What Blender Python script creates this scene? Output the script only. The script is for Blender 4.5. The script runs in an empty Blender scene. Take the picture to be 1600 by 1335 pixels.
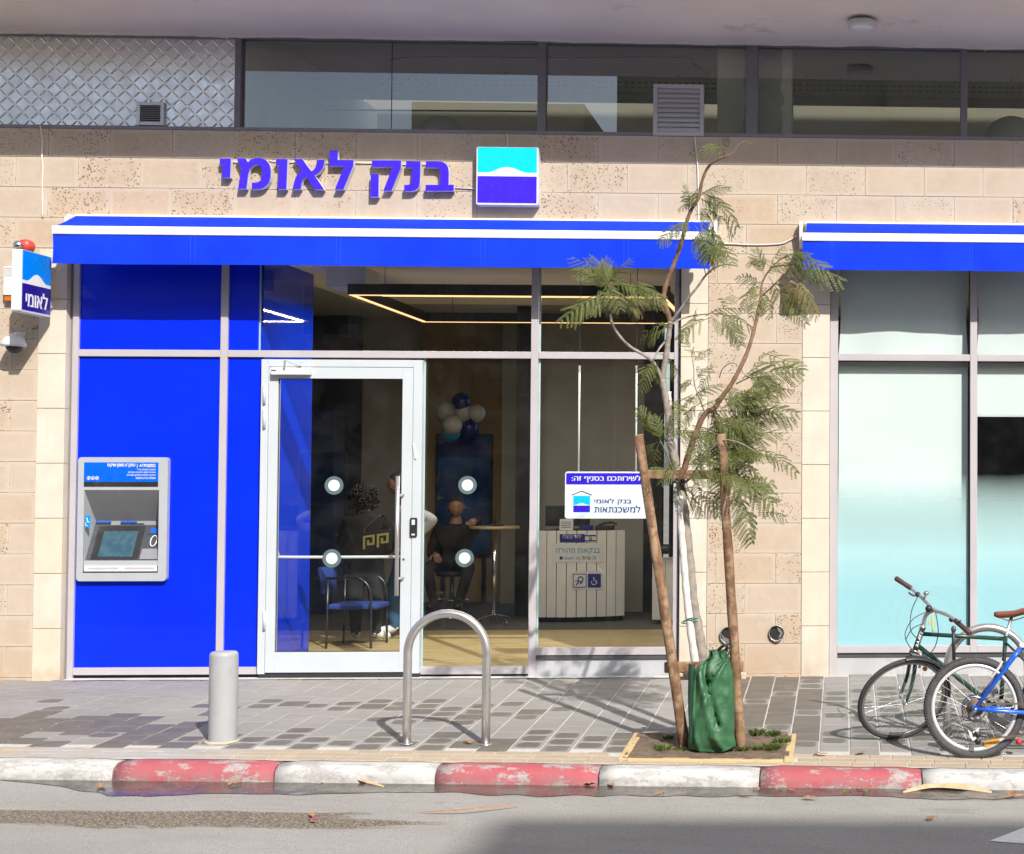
import bpy, bmesh, math, random
from mathutils import Vector, Matrix, noise
R = math.radians
rnd = random.Random(7)
SC = bpy.context.scene
COL = SC.collection

# ---------------------------------------------------------------- camera
FPX, DIST, CAMH = 2400.0, 2400.0 / 190.0, 313.0 / 190.0
PSI, PHI, ROLL = 0.05087326, 0.03126834, 0.00138092
_f = Vector((math.sin(PSI) * math.cos(PHI), math.cos(PSI) * math.cos(PHI), math.sin(PHI)))
_r = Vector((math.cos(PSI), -math.sin(PSI), 0))
_u = _r.cross(_f)
RT = _r * math.cos(ROLL) + _u * math.sin(ROLL)
UP = -_r * math.sin(ROLL) + _u * math.cos(ROLL)
FW = _f
PPX, PPY = 1441.3646, 670.1004
CAMP = Vector((0, -DIST, CAMH))
cam = bpy.data.cameras.new('camera')
cam.sensor_fit = 'HORIZONTAL'
cam.sensor_width = 36
cam.lens = FPX / 1600 * 36
cam.shift_x = (800 - PPX) / 1600
cam.shift_y = (PPY - 667.2) / 1600
cam.clip_start = 0.1
cam.clip_end = 2000
camo = bpy.data.objects.new('camera', cam)
COL.objects.link(camo)
camo.matrix_world = Matrix.Translation(CAMP) @ Matrix((RT, UP, -FW)).transposed().to_4x4()
SC.camera = camo

# ---------------------------------------------------------------- sky, sun, exposure
SUN = Vector((0.55, -1.0, 0.90)).normalized()
w = bpy.data.worlds.new('World')
SC.world = w
w.use_nodes = True
nt = w.node_tree
sky = nt.nodes.new('ShaderNodeTexSky')
sky.sky_type = 'NISHITA'
sky.sun_disc = False
sky.sun_elevation = math.asin(SUN.z)
sky.sun_rotation = math.atan2(SUN.x, SUN.y)
sky.air_density = 0.9
sky.dust_density = 2.4
sky.ozone_density = 0.8
bg = nt.nodes['Background']
bg.inputs['Strength'].default_value = 0.115
nt.links.new(sky.outputs[0], bg.inputs[0])
sl = bpy.data.lights.new('sun', 'SUN')
sl.energy = 4.2
sl.angle = R(0.55)
sl.color = (1.0, 0.95, 0.88)
so = bpy.data.objects.new('sun', sl)
COL.objects.link(so)
so.location = (6, -20, 20)
so.rotation_euler = (-SUN).to_track_quat('-Z', 'Y').to_euler()
SC.view_settings.view_transform = 'Standard'
SC.view_settings.look = 'None'
SC.view_settings.gamma = 1
SC.view_settings.exposure = 0.60
SC.cycles.max_bounces = 7
SC.cycles.diffuse_bounces = 4
SC.cycles.glossy_bounces = 3
SC.cycles.transmission_bounces = 4
SC.cycles.use_adaptive_sampling = True
SC.cycles.adaptive_threshold = 0.02
SC.cycles.transparent_max_bounces = 16
SC.cycles.caustics_reflective = False
SC.cycles.caustics_refractive = False
SC.cycles.use_denoising = True


# ---------------------------------------------------------------- measuring
def P(u, v, Y=0.0):
    """point of the plane at depth Y seen at the photograph's position (u, v)"""
    d = FW * FPX + RT * (u - PPX) - UP * (v - PPY)
    t = (Y - CAMP.y) / d.y
    return CAMP + d * t


def pav(x, y):
    """height of the pavement: falls to the kerb, the kerb falls to the right"""
    x = max(-9.0, min(6.0, x))
    return 0.02 - (max(0.0, -y) / 3.0) * (0.107 + 0.0195 * (x + 3.4))


def kerbz(x):
    return pav(x, -3.0)


def roadz(x, y=-3.2):
    return kerbz(max(-14, min(14, x))) - 0.102 + 0.006 * (-3.2 - max(y, -8))


def G(u, v):
    """point of the pavement seen at (u, v)"""
    lo, hi = -5.0, 0.5
    for _ in range(40):
        m = (lo + hi) / 2
        p = P(u, v, m)
        if p.z < pav(p.x, m):
            hi = m
        else:
            lo = m
    return P(u, v, (lo + hi) / 2)


# ---------------------------------------------------------------- materials
MATS = {}


class NT:
    def __init__(s, name):
        s.m = bpy.data.materials.new(name)
        s.m.use_nodes = True
        s.t = s.m.node_tree
        s.b = s.t.nodes['Principled BSDF']
        s.out = s.t.nodes['Material Output']
        MATS[name] = s.m

    def n(s, kind, **kw):
        nd = s.t.nodes.new('ShaderNode' + kind)
        for k, v in kw.items():
            if k.startswith('i_'):
                nd.inputs[k[2:].replace('_', ' ')].default_value = v
            elif isinstance(k, str) and k.startswith('n') and k[1:].isdigit():
                nd.inputs[int(k[1:])].default_value = v
            else:
                setattr(nd, k, v)
        return nd

    def l(s, a, b):
        s.t.links.new(a, b)

    def pos(s):
        return s.n('NewGeometry').outputs['Position']

    def math(s, op, a, b=None, clamp=False):
        nd = s.n('Math', operation=op, use_clamp=clamp)
        for i, x in enumerate((a, b)):
            if x is None:
                continue
            if isinstance(x, (int, float)):
                nd.inputs[i].default_value = x
            else:
                s.l(x, nd.inputs[i])
        return nd.outputs[0]

    def noise(s, scale, detail=4, rough=0.55, vec=None, dist=0.0):
        nd = s.n('TexNoise')
        nd.inputs['Scale'].default_value = scale
        nd.inputs['Detail'].default_value = detail
        nd.inputs['Roughness'].default_value = rough
        nd.inputs['Distortion'].default_value = dist
        s.l(vec if vec is not None else s.pos(), nd.inputs['Vector'])
        return nd.outputs['Fac']

    def ramp(s, fac, a, b, ca=0.0, cb=1.0):
        nd = s.n('MapRange', clamp=True)
        s.l(fac, nd.inputs[0])
        nd.inputs[1].default_value = a
        nd.inputs[2].default_value = b
        nd.inputs[3].default_value = ca
        nd.inputs[4].default_value = cb
        return nd.outputs[0]

    def mix(s, fac, a, b, mode='MIX'):
        nd = s.n('Mix', data_type='RGBA', blend_type=mode)
        for sock, x in ((nd.inputs[0], fac), (nd.inputs[6], a), (nd.inputs[7], b)):
            if isinstance(x, (int, float)):
                sock.default_value = x
            elif isinstance(x, tuple):
                sock.default_value = (*x[:3], 1)
            else:
                s.l(x, sock)
        return nd.outputs[2]

    def col(s, x):
        if isinstance(x, tuple):
            s.b.inputs['Base Color'].default_value = (*x[:3], 1)
        else:
            s.l(x, s.b.inputs['Base Color'])

    def bump(s, h, strength=0.3, dist=0.01):
        nd = s.n('Bump')
        nd.inputs['Strength'].default_value = strength
        nd.inputs['Distance'].default_value = dist
        s.l(h, nd.inputs['Height'])
        s.l(nd.outputs[0], s.b.inputs['Normal'])

    def set(s, rough=0.5, metal=0.0, spec=0.5, coat=0.0):
        s.b.inputs['Roughness'].default_value = rough
        s.b.inputs['Metallic'].default_value = metal
        s.b.inputs['Specular IOR Level'].default_value = spec
        s.b.inputs['Coat Weight'].default_value = coat


def mat(name, c, rough=0.5, metal=0.0, spec=0.5, var=0.12, vs=6.0, bump=0.0, bs=80.0, coat=0.0, dirt=None):
    if name in MATS:
        return MATS[name]
    k = NT(name)
    k.set(rough, metal, spec, coat)
    f = k.noise(vs, 5)
    a = tuple(max(0, x * (1 - var)) for x in c)
    b = tuple(min(1, x * (1 + var)) for x in c)
    cc = k.mix(k.ramp(f, 0.3, 0.7), a, b)
    if dirt:
        g = k.ramp(k.noise(dirt[1], 6, 0.65), dirt[2], dirt[2] + 0.12)
        cc = k.mix(k.math('MULTIPLY', g, dirt[3]), cc, dirt[0])
    k.col(cc)
    rr = k.ramp(k.noise(vs * 3, 3), 0.3, 0.7, max(0.02, rough - 0.07), min(1, rough + 0.07))
    k.l(rr, k.b.inputs['Roughness'])
    if bump:
        k.bump(k.noise(bs, 4), bump, 0.004)
    return k.m


def emit(name, c, s):
    k = NT(name)
    k.b.inputs['Emission Color'].default_value = (*c, 1)
    k.b.inputs['Emission Strength'].default_value = s
    k.col(c)
    return k.m


def glass(name, tint=(0.78, 0.84, 0.81), gloss=1.0, dirt=0.03):
    k = NT(name)
    t = k.n('BsdfTransparent')
    t.inputs[0].default_value = (*tint, 1)
    g = k.n('BsdfGlossy')
    g.inputs['Roughness'].default_value = 0.0
    g.inputs['Color'].default_value = (0.95, 0.97, 1, 1)
    ge = k.n('NewGeometry')
    dp = k.n('VectorMath', operation='DOT_PRODUCT')
    k.l(ge.outputs['Incoming'], dp.inputs[0])
    k.l(ge.outputs['Normal'], dp.inputs[1])
    ca = k.math('ABSOLUTE', dp.outputs['Value'])
    sch = k.math('ADD', 0.04, k.math('MULTIPLY', 0.96, k.math('POWER', k.math('SUBTRACT', 1.0, ca), 5.0)))
    fac = k.math('MULTIPLY', sch, gloss, True)
    m1 = k.n('MixShader')
    k.l(fac, m1.inputs[0])
    k.l(t.outputs[0], m1.inputs[1])
    k.l(g.outputs[0], m1.inputs[2])
    d = k.n('BsdfDiffuse')
    d.inputs[0].default_value = (0.6, 0.6, 0.58, 1)
    m2 = k.n('MixShader')
    dn = k.math('MULTIPLY', k.ramp(k.noise(5, 6, 0.7), 0.45, 0.8), dirt)
    k.l(dn, m2.inputs[0])
    k.l(m1.outputs[0], m2.inputs[1])
    k.l(d.outputs[0], m2.inputs[2])
    k.l(m2.outputs[0], k.out.inputs[0])
    return k.m


# stone cladding: one material, blocks differ by the object's random number
def stone(name, pit_lo, pit_hi):
    k = NT(name)
    k.set(0.85, 0, 0.25)
    oi = k.n('ObjectInfo')
    ran = oi.outputs['Random']
    p = k.pos()
    n1 = k.noise(3.0, 5, 0.6, p)
    n2 = k.noise(14.0, 6, 0.65, p)
    c = k.mix(k.ramp(n1, 0.3, 0.7), (0.41, 0.335, 0.258), (0.47, 0.395, 0.318))
    c = k.mix(k.math('MULTIPLY', k.ramp(ran, 0.55, 1.0), 0.55), c, (0.42, 0.31, 0.215))
    c = k.mix(k.ramp(n2, 0.48, 0.75, 0, 0.5), c, (0.50, 0.425, 0.345))
    # pale dressed margin round each block
    g = k.n('TexCoord').outputs['UV']
    sp = k.n('SeparateXYZ')
    k.l(g, sp.inputs[0])
    ex = k.math('MINIMUM', sp.outputs[0], k.math('SUBTRACT', 1.0, sp.outputs[0]))
    ez = k.math('MINIMUM', sp.outputs[1], k.math('SUBTRACT', 1.0, sp.outputs[1]))
    e = k.math('MINIMUM', k.math('MULTIPLY', ex, 2.0), ez)
    e = k.math('ADD', e, k.math('MULTIPLY', k.math('SUBTRACT', n2, 0.5), 0.08))
    marg = k.ramp(e, 0.035, 0.16, 0.5, 0.0)
    c = k.mix(marg, c, (0.50, 0.435, 0.36))
    # pits
    vo = k.n('TexVoronoi', feature='F1')
    vo.inputs['Scale'].default_value = 46
    k.l(p, vo.inputs['Vector'])
    dens = k.math('ADD', k.ramp(k.noise(5.0, 4, 0.6, p), 0.35, 0.72, pit_lo, pit_hi), k.ramp(ran, 0.0, 1.0, -0.10, 0.03))
    pit = k.math('SUBTRACT', dens, k.math('ADD', vo.outputs['Distance'], k.math('MULTIPLY', k.noise(160, 2, 0.5, p), 0.12)))
    pit = k.ramp(pit, 0.0, 0.09)
    c = k.mix(k.math('MULTIPLY', pit, 0.8), c, (0.13, 0.085, 0.05))
    # streaks below the window sill and a dark splash zone at the foot
    z = k.n('SeparateXYZ')
    k.l(p, z.inputs[0])
    sv = k.n('CombineXYZ')
    k.l(k.math('MULTIPLY', z.outputs[0], 7.0), sv.inputs[0])
    k.l(k.math('MULTIPLY', z.outputs[2], 0.7), sv.inputs[2])
    st = k.ramp(k.noise(1.0, 4, 0.6, sv.outputs[0]), 0.66, 0.74)
    st = k.math('MULTIPLY', st, k.ramp(z.outputs[2], 3.85, 4.4))
    c = k.mix(k.math('MULTIPLY', st, 0.5), c, (0.24, 0.17, 0.11))
    ft = k.math('MULTIPLY', k.ramp(z.outputs[2], 0.45, 0.0), k.ramp(n1, 0.35, 0.6))
    c = k.mix(k.math('MULTIPLY', ft, 0.55), c, (0.38, 0.22, 0.10))
    k.col(c)
    h = k.math('ADD', k.math('MULTIPLY', k.noise(70, 5, 0.7, p), 0.35), k.math('MULTIPLY', pit, -1.0))
    k.bump(h, 0.5, 0.004)
    return k.m


M_STONE = stone('stone_smooth', 0.06, 0.32)
M_STONEP = stone('stone_pitted', 0.26, 0.50)
k = NT('pillar_limestone')
k.set(0.7, 0, 0.3)
ran = k.n('ObjectInfo').outputs['Random']
c = k.mix(k.ramp(k.noise(3.5, 6, 0.6), 0.3, 0.7), (0.51, 0.455, 0.375), (0.60, 0.55, 0.47))
c = k.mix(k.math('MULTIPLY', k.ramp(ran, 0.4, 1), 0.5), c, (0.60, 0.49, 0.36))
sv = k.n('Mapping')
sv.inputs['Scale'].default_value = (9, 9, 1.2)
k.l(k.pos(), sv.inputs[0])
c = k.mix(k.ramp(k.noise(1.5, 5, 0.6, sv.outputs[0]), 0.5, 0.8, 0, 0.35), c, (0.52, 0.42, 0.30))
zz = k.n('SeparateXYZ')
k.l(k.pos(), zz.inputs[0])
c = k.mix(k.math('MULTIPLY', k.ramp(zz.outputs[2], 0.4, 0.0), k.ramp(k.noise(9, 5), 0.4, 0.65, 0, 0.5)), c, (0.36, 0.27, 0.17))
k.col(c)
k.bump(k.noise(50, 5, 0.7), 0.15, 0.002)
M_PILLAR = k.m
M_MORTAR = mat('wall_mortar', (0.44, 0.37, 0.30), 0.95, vs=9, var=0.25)

M_SOFFIT = mat('soffit_plaster', (0.79, 0.72, 0.63), 0.95, var=0.08, vs=1.2, bump=0.25, bs=35, dirt=((0.34, 0.30, 0.26), 2.2, 0.62, 0.5))
M_FRAME = mat('lavender_grey_aluminium', (0.415, 0.39, 0.41), 0.4, 0.0, 0.5, var=0.05, vs=3, dirt=((0.36, 0.32, 0.30), 5, 0.62, 0.35))
M_FRAMED = mat('dark_grey_window_aluminium', (0.20, 0.19, 0.215), 0.45, 0.1, 0.5, var=0.08, vs=3, dirt=((0.30, 0.27, 0.24), 6, 0.6, 0.35))
M_DOOR = mat('door_white_paint', (0.48, 0.52, 0.55), 0.35, 0, 0.5, var=0.03, vs=3, dirt=((0.48, 0.45, 0.41), 7, 0.66, 0.3))
M_GASKET = mat('black_gasket', (0.02, 0.02, 0.022), 0.6)
M_BASEP = mat('grey_base_panel', (0.40, 0.41, 0.43), 0.55, var=0.08, vs=3, dirt=((0.26, 0.24, 0.21), 6, 0.6, 0.5))
M_BLUE = None
k = NT('blue_panel_film')
k.set(0.3, 0, 0.2, 0.16)
k.b.inputs['Coat Roughness'].default_value = 0.01
scr = k.ramp(k.noise(8, 8, 0.8), 0.66, 0.74, 0, 0.10)
k.col(k.mix(scr, k.mix(k.ramp(k.noise(1.2, 3), 0.3, 0.7), (0.0004, 0.017, 0.66), (0.0008, 0.023, 0.76)), (0.10, 0.2, 0.9)))
M_BLUE = k.m
M_GLASS = glass('shop_window_glass', (0.935, 0.955, 0.95), 0.62, 0.010)
M_GLASSU = glass('upper_window_glass', (0.90, 0.93, 0.91), 2.6, 0.012)
M_GEDGE = mat('glass_edge_teal', (0.32, 0.50, 0.50), 0.3)
k = NT('awning_canvas')
k.set(0.8, 0, 0.15)
wv = k.n('TexWave')
wv.inputs['Scale'].default_value = 160
k.l(k.pos(), wv.inputs[0])
k.col(k.mix(k.ramp(k.noise(2.5, 5), 0.35, 0.7), (0.002, 0.030, 0.56), (0.004, 0.042, 0.68)))
k.bump(wv.outputs[1], 0.08, 0.002)
M_AWN = k.m
M_WHITE = mat('white_powder_coat', (0.80, 0.80, 0.79), 0.4, var=0.03)
M_WHITEP = mat('white_plastic', (0.60, 0.61, 0.63), 0.4, var=0.04)
M_SEAM = mat('pale_stitching', (0.03, 0.12, 0.85), 0.8)
M_SIGNB = mat('sign_indigo', (0.042, 0.014, 0.66), 0.25, var=0.03)
M_SIGNC = mat('sign_cyan', (0.0, 0.56, 0.84), 0.25, var=0.03)
M_SIGNC2 = mat('sign_sky_blue', (0.0, 0.235, 0.86), 0.25, var=0.03)
M_SIGND = mat('sign_dark_indigo', (0.020, 0.010, 0.24), 0.25, var=0.03)
M_STEEL = mat('brushed_stainless_steel', (0.60, 0.58, 0.56), 0.34, 0.85, var=0.04, vs=3)
M_CHROME = mat('bright_chrome', (0.72, 0.71, 0.70), 0.14, 1.0, var=0.05)
M_BLACK = mat('black_plastic', (0.018, 0.018, 0.02), 0.45)
M_DKGREY = mat('dark_grey_metal', (0.09, 0.09, 0.10), 0.4, 0.3)
M_BOLL = mat('grey_bollard_paint', (0.335, 0.345, 0.355), 0.42, 0, 0.5, var=0.05, vs=9, dirt=((0.25, 0.235, 0.21), 10, 0.62, 0.4))
M_CABLE = mat('white_cable', (0.62, 0.60, 0.57), 0.5)


# ---------------------------------------------------------------- mesh building
class MB:
    def __init__(s):
        s.v, s.f, s.mi, s.sm = [], [], [], []

    def add(s, vs, fs, mi=0, smooth=False):
        o = len(s.v)
        s.v += [Vector(p) for p in vs]
        for f in fs:
            s.f.append([i + o for i in f])
            s.mi.append(mi)
            s.sm.append(smooth)
        return s

    def box(s, x0, x1, y0, y1, z0, z1, mi=0):
        vs = [(x, y, z) for z in (z0, z1) for y in (y0, y1) for x in (x0, x1)]
        return s.add(vs, [(0, 1, 5, 4), (1, 3, 7, 5), (3, 2, 6, 7), (2, 0, 4, 6), (4, 5, 7, 6), (2, 3, 1, 0)], mi)

    def cbox(s, x0, x1, y0, y1, z0, z1, c=0.004, mi=0):
        """box with chamfered edges all round"""
        vs, idx = [], {}
        for sx in (0, 1):
            for sy in (0, 1):
                for sz in (0, 1):
                    X, Y, Z = (x1 if sx else x0), (y1 if sy else y0), (z1 if sz else z0)
                    dx, dy, dz = (-c if sx else c), (-c if sy else c), (-c if sz else c)
                    for a, pt in enumerate(((X, Y + dy, Z + dz), (X + dx, Y, Z + dz), (X + dx, Y + dy, Z))):
                        idx[(sx, sy, sz, a)] = len(vs)
                        vs.append(pt)
        I = lambda *t: idx[t]
        fs = []
        for q in (0, 1):
            fs.append((I(q, 0, 0, 0), I(q, 1, 0, 0), I(q, 1, 1, 0), I(q, 0, 1, 0)))
            fs.append((I(0, q, 0, 1), I(1, q, 0, 1), I(1, q, 1, 1), I(0, q, 1, 1)))
            fs.append((I(0, 0, q, 2), I(1, 0, q, 2), I(1, 1, q, 2), I(0, 1, q, 2)))
        for a in (0, 1):
            for b in (0, 1):
                fs.append((I(0, a, b, 1), I(1, a, b, 1), I(1, a, b, 2), I(0, a, b, 2)))
                fs.append((I(a, 0, b, 0), I(a, 1, b, 0), I(a, 1, b, 2), I(a, 0, b, 2)))
                fs.append((I(a, b, 0, 0), I(a, b, 1, 0), I(a, b, 1, 1), I(a, b, 0, 1)))
                for d in (0, 1):
                    fs.append((I(a, b, d, 0), I(a, b, d, 1), I(a, b, d, 2)))
        return s.add(vs, fs, mi)

    def bar(s, p, q, w, h, up=Vector((0, 0, 1)), mi=0):
        p, q = Vector(p), Vector(q)
        d = (q - p).normalized()
        a = d.cross(up)
        if a.length < 1e-4:
            a = Vector((1, 0, 0))
        a = a.normalized() * w / 2
        b = d.cross(a).normalized() * h / 2
        vs = [e + sa * a + sb * b for e in (p, q) for sa, sb in ((-1, -1), (1, -1), (1, 1), (-1, 1))]
        return s.add(vs, [(0, 1, 2, 3), (7, 6, 5, 4), (0, 4, 5, 1), (1, 5, 6, 2), (2, 6, 7, 3), (3, 7, 4, 0)], mi)

    def tube(s, pts, r, n=10, caps=True, mi=0, closed=False):
        pts = [Vector(p) for p in pts]
        N = len(pts)
        rs = r if isinstance(r, (list, tuple)) else [r] * N
        vs = []
        ref = None
        for i, p in enumerate(pts):
            if closed:
                t = pts[(i + 1) % N] - pts[i - 1]
            else:
                t = pts[min(i + 1, N - 1)] - pts[max(i - 1, 0)]
            t.normalize()
            if ref is None:
                ref = t.orthogonal().normalized()
            ref = (ref - t * ref.dot(t))
            if ref.length < 1e-5:
                ref = t.orthogonal()
            ref.normalize()
            b = t.cross(ref)
            for j in range(n):
                a = 2 * math.pi * j / n
                vs.append(p + (ref * math.cos(a) + b * math.sin(a)) * rs[i])
        fs = []
        for i in range(N if closed else N - 1):
            i2 = (i + 1) % N
            for j in range(n):
                j2 = (j + 1) % n
                fs.append((i * n + j, i * n + j2, i2 * n + j2, i2 * n + j))
        s.add(vs, fs, mi, True)
        if caps and not closed:
            s.add(vs[:n], [tuple(range(n))[::-1]], mi)
            s.add(vs[-n:], [tuple(range(n))], mi)
        return s

    def lathe(s, prof, c, ax=Vector((0, 0, 1)), n=24, mi=0, smooth=True):
        """prof: (radius, height along ax) from base to top"""
        ax = Vector(ax).normalized()
        a = ax.orthogonal().normalized()
        b = ax.cross(a)
        c = Vector(c)
        vs = []
        for r, h in prof:
            for j in range(n):
                t = 2 * math.pi * j / n
                vs.append(c + ax * h + (a * math.cos(t) + b * math.sin(t)) * max(r, 1e-5))
        fs = []
        for i in range(len(prof) - 1):
            for j in range(n):
                j2 = (j + 1) % n
                fs.append((i * n + j, i * n + j2, (i + 1) * n + j2, (i + 1) * n + j))
        return s.add(vs, fs, mi, smooth)

    def prism(s, poly, y0, y1, mi=0, xf=None):
        """poly in (x, z); extruded from y0 (front) to y1"""
        n = len(poly)
        f = xf or (lambda x, y, z: (x, y, z))
        vs = [f(x, y0, z) for x, z in poly] + [f(x, y1, z) for x, z in poly]
        fs = [tuple(range(n)), tuple(range(2 * n - 1, n - 1, -1))]
        fs += [(i, i + n, (i + 1) % n + n, (i + 1) % n) for i in range(n)]
        return s.add(vs, fs, mi)

    def sphere(s, c, r, n=16, m=10, sc=(1, 1, 1), mi=0):
        c = Vector(c)
        vs = []
        for i in range(m + 1):
            th = math.pi * i / m
            for j in range(n):
                ph = 2 * math.pi * j / n
                vs.append(c + Vector((math.sin(th) * math.cos(ph) * sc[0], math.sin(th) * math.sin(ph) * sc[1], math.cos(th) * sc[2])) * r)
        fs = []
        for i in range(m):
            for j in range(n):
                j2 = (j + 1) % n
                fs.append((i * n + j, (i + 1) * n + j, (i + 1) * n + j2, i * n + j2))
        return s.add(vs, fs, mi, True)

    def mesh(s, name, mats):
        me = bpy.data.meshes.new(name)
        me.from_pydata([tuple(p) for p in s.v], [], s.f)
        for m in (mats if isinstance(mats, (list, tuple)) else [mats]):
            me.materials.append(m)
        me.polygons.foreach_set('material_index', s.mi)
        me.polygons.foreach_set('use_smooth', s.sm)
        bm = bmesh.new()
        bm.from_mesh(me)
        bmesh.ops.remove_doubles(bm, verts=bm.verts, dist=1e-5)
        bmesh.ops.recalc_face_normals(bm, faces=bm.faces)
        bm.to_mesh(me)
        bm.free()
        return me

    def build(s, name, mats, parent=None, bevel=0, **tags):
        return obj(name, s.mesh(name, mats), parent, bevel, **tags)


def obj(name, me, parent=None, bevel=0, loc=None, **tags):
    o = bpy.data.objects.new(name, me)
    COL.objects.link(o)
    if loc is not None:
        o.location = loc
    if parent is not None:
        o.parent = parent
        o.matrix_parent_inverse = PINV.get(parent.name, Matrix())
    PINV[o.name] = o.matrix_basis.inverted() if parent is None else Matrix()
    if bevel:
        b = o.modifiers.new('bevel', 'BEVEL')
        b.width = bevel
        b.segments = 2
        b.limit_method = 'ANGLE'
    for kk, vv in tags.items():
        o[kk] = vv
    return o


PINV = {}


def thing(name, label, cat, loc, group=None):
    o = bpy.data.objects.new(name, None)
    COL.objects.link(o)
    o.location = loc
    o.empty_display_size = 0.1
    PINV[o.name] = Matrix.Translation(-Vector(loc))
    o['label'] = label
    o['category'] = cat
    if group:
        o['group'] = group
    return o


def rect(u0, u1, v0, v1, Y):
    """x0, x1, z0, z1 of a rectangle on the plane Y from its place in the photograph"""
    um, vm = (u0 + u1) / 2, (v0 + v1) / 2
    return P(u0, vm, Y).x, P(u1, vm, Y).x, P(um, v1, Y).z, P(um, v0, Y).z


def smoothpath(pts, n=6):
    """Catmull-Rom through the points"""
    pts = [Vector(p) for p in pts]
    out = []
    for i in range(len(pts) - 1):
        a, b, c, d = pts[max(i - 1, 0)], pts[i], pts[i + 1], pts[min(i + 2, len(pts) - 1)]
        for j in range(n):
            t = j / n
            out.append(0.5 * ((2 * b) + (c - a) * t + (2 * a - 5 * b + 4 * c - d) * t * t + (3 * b - 3 * c + d - a) * t ** 3))
    out.append(pts[-1])
    return out


def rounded(x0, x1, z0, z1, r, n=5):
    out = []
    for cx, cz, a0 in ((x1 - r, z1 - r, 0), (x0 + r, z1 - r, 90), (x0 + r, z0 + r, 180), (x1 - r, z0 + r, 270)):
        for i in range(n + 1):
            a = R(a0 + 90 * i / n)
            out.append((cx + r * math.cos(a), cz + r * math.sin(a)))
    return out


GLYPH = {
    '\u05ea': [(0.08, 0.592), (0.38, 0.592), (0.46, 0.575), (0.52, 0.53), (0.55, 0.45), (0.55, 0.0), (0.47, 0.0), (0.47, 0.44), (0.45, 0.50), (0.39, 0.522), (0.25, 0.522), (0.25, 0.10), (0.22, 0.03), (0.15, 0.0), (0.03, 0.0), (0.03, 0.07), (0.12, 0.07), (0.165, 0.10), (0.165, 0.522), (0.08, 0.522)],
    '\u05e3': [(0.06, 0.30), (0.06, 0.50), (0.085, 0.565), (0.14, 0.592), (0.38, 0.592), (0.46, 0.565), (0.505, 0.50), (0.51, 0.43), (0.51, -0.24), (0.43, -0.24), (0.43, 0.45), (0.41, 0.505), (0.36, 0.522), (0.17, 0.522), (0.14, 0.49), (0.14, 0.37), (0.25, 0.37), (0.25, 0.30)],
}
GC = {}


def glyph(ch):
    """vertices, faces and advance of one character"""
    if ch not in GC:
        if ch in GLYPH:
            pl = GLYPH[ch]
            GC[ch] = ([(x, y) for x, y in pl], [tuple(range(len(pl)))], max(x for x, _ in pl) + 0.07)
        else:
            c = bpy.data.curves.new('lettering', 'FONT')
            c.body = ch
            c.resolution_u = 3
            o = bpy.data.objects.new('lettering', c)
            COL.objects.link(o)
            bpy.context.view_layer.update()
            me = bpy.data.meshes.new_from_object(o.evaluated_get(bpy.context.evaluated_depsgraph_get()))
            bpy.data.objects.remove(o)
            vs = [(v.co.x, v.co.y) for v in me.vertices]
            GC[ch] = (vs, [tuple(p.vertices) for p in me.polygons], (max(x for x, _ in vs) if vs else 0.2) + 0.07)
    return GC[ch]


def text_mesh(body, bold=0.0):
    """mesh of a line of writing; Hebrew is laid out right to left"""
    if any('\u0590' <= ch <= '\u05ff' for ch in body):
        body = body[::-1]
    x, vs, fs = 0.0, [], []
    for ch in body:
        if ch == ' ':
            x += 0.27
            continue
        v, f, adv = glyph(ch)
        o0 = len(vs)
        vs += [(x + a, b, 0) for a, b in v]
        fs += [tuple(i + o0 for i in q) for q in f]
        x += adv
    me = bpy.data.meshes.new('lettering')
    me.from_pydata(vs, [], fs)
    return me


def write(body, x0, x1, z0, z1, Y, m, parent, bold=0.02, name='lettering', xf=None):
    """writing fitted to a rectangle, facing the street; weight comes from overlaid shifted copies"""
    me = text_mesh(body)
    xs = [v.co.x for v in me.vertices]
    ys = [v.co.y for v in me.vertices]
    a, b, c, d = min(xs), max(xs), min(ys), max(ys)
    mb = MB()
    fs = [tuple(p.vertices) for p in me.polygons]
    for i, sh in enumerate((-1, 0, 1) if bold else (0,)):
        vs = []
        for v in me.vertices:
            x = x0 + (v.co.x - a + sh * bold) / (b - a) * (x1 - x0)
            z = z0 + (v.co.y - c) / (d - c) * (z1 - z0)
            if xf:
                q = Vector(xf(x, z))
                vs.append((q.x + 0.0003 * i, q.y, q.z))
            else:
                vs.append((x, Y - 0.0003 * i, z))
        mb.add(vs, fs)
    me2 = bpy.data.meshes.new(name)
    me2.from_pydata([tuple(p) for p in mb.v], [], mb.f)
    me2.materials.append(m)
    return obj(name, me2, parent)


def writepx(body, u0, u1, v0, v1, Y, m, parent, bold=0.02):
    x0, x1, z0, z1 = rect(u0, u1, v0, v1, Y)
    return write(body, x0, x1, z0, z1, Y, m, parent, bold)


# ================================================================ ground, road, kerb, pavement
M_GROUND = mat('ground_earth', (0.22, 0.20, 0.17), 0.95, vs=0.3, var=0.2)
MB().add([(-400, -400, -0.75), (400, -400, -0.75), (400, 400, -0.75), (-400, 400, -0.75)], [(0, 1, 2, 3)]).build('ground', M_GROUND, kind='structure')

k = NT('old_asphalt')
k.set(0.9, 0, 0.3)
p = k.pos()
s3 = k.n('SeparateXYZ')
k.l(p, s3.inputs[0])
fine = k.noise(170, 3, 0.8, p)
big = k.noise(1.1, 5, 0.6, p)
c = k.mix(k.ramp(big, 0.3, 0.7), (0.35, 0.335, 0.31), (0.42, 0.405, 0.38))
c = k.mix(k.ramp(fine, 0.34, 0.60, 0.0, 1.0), k.mix(0.85, c, (0.12, 0.115, 0.11)), c)
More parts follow.
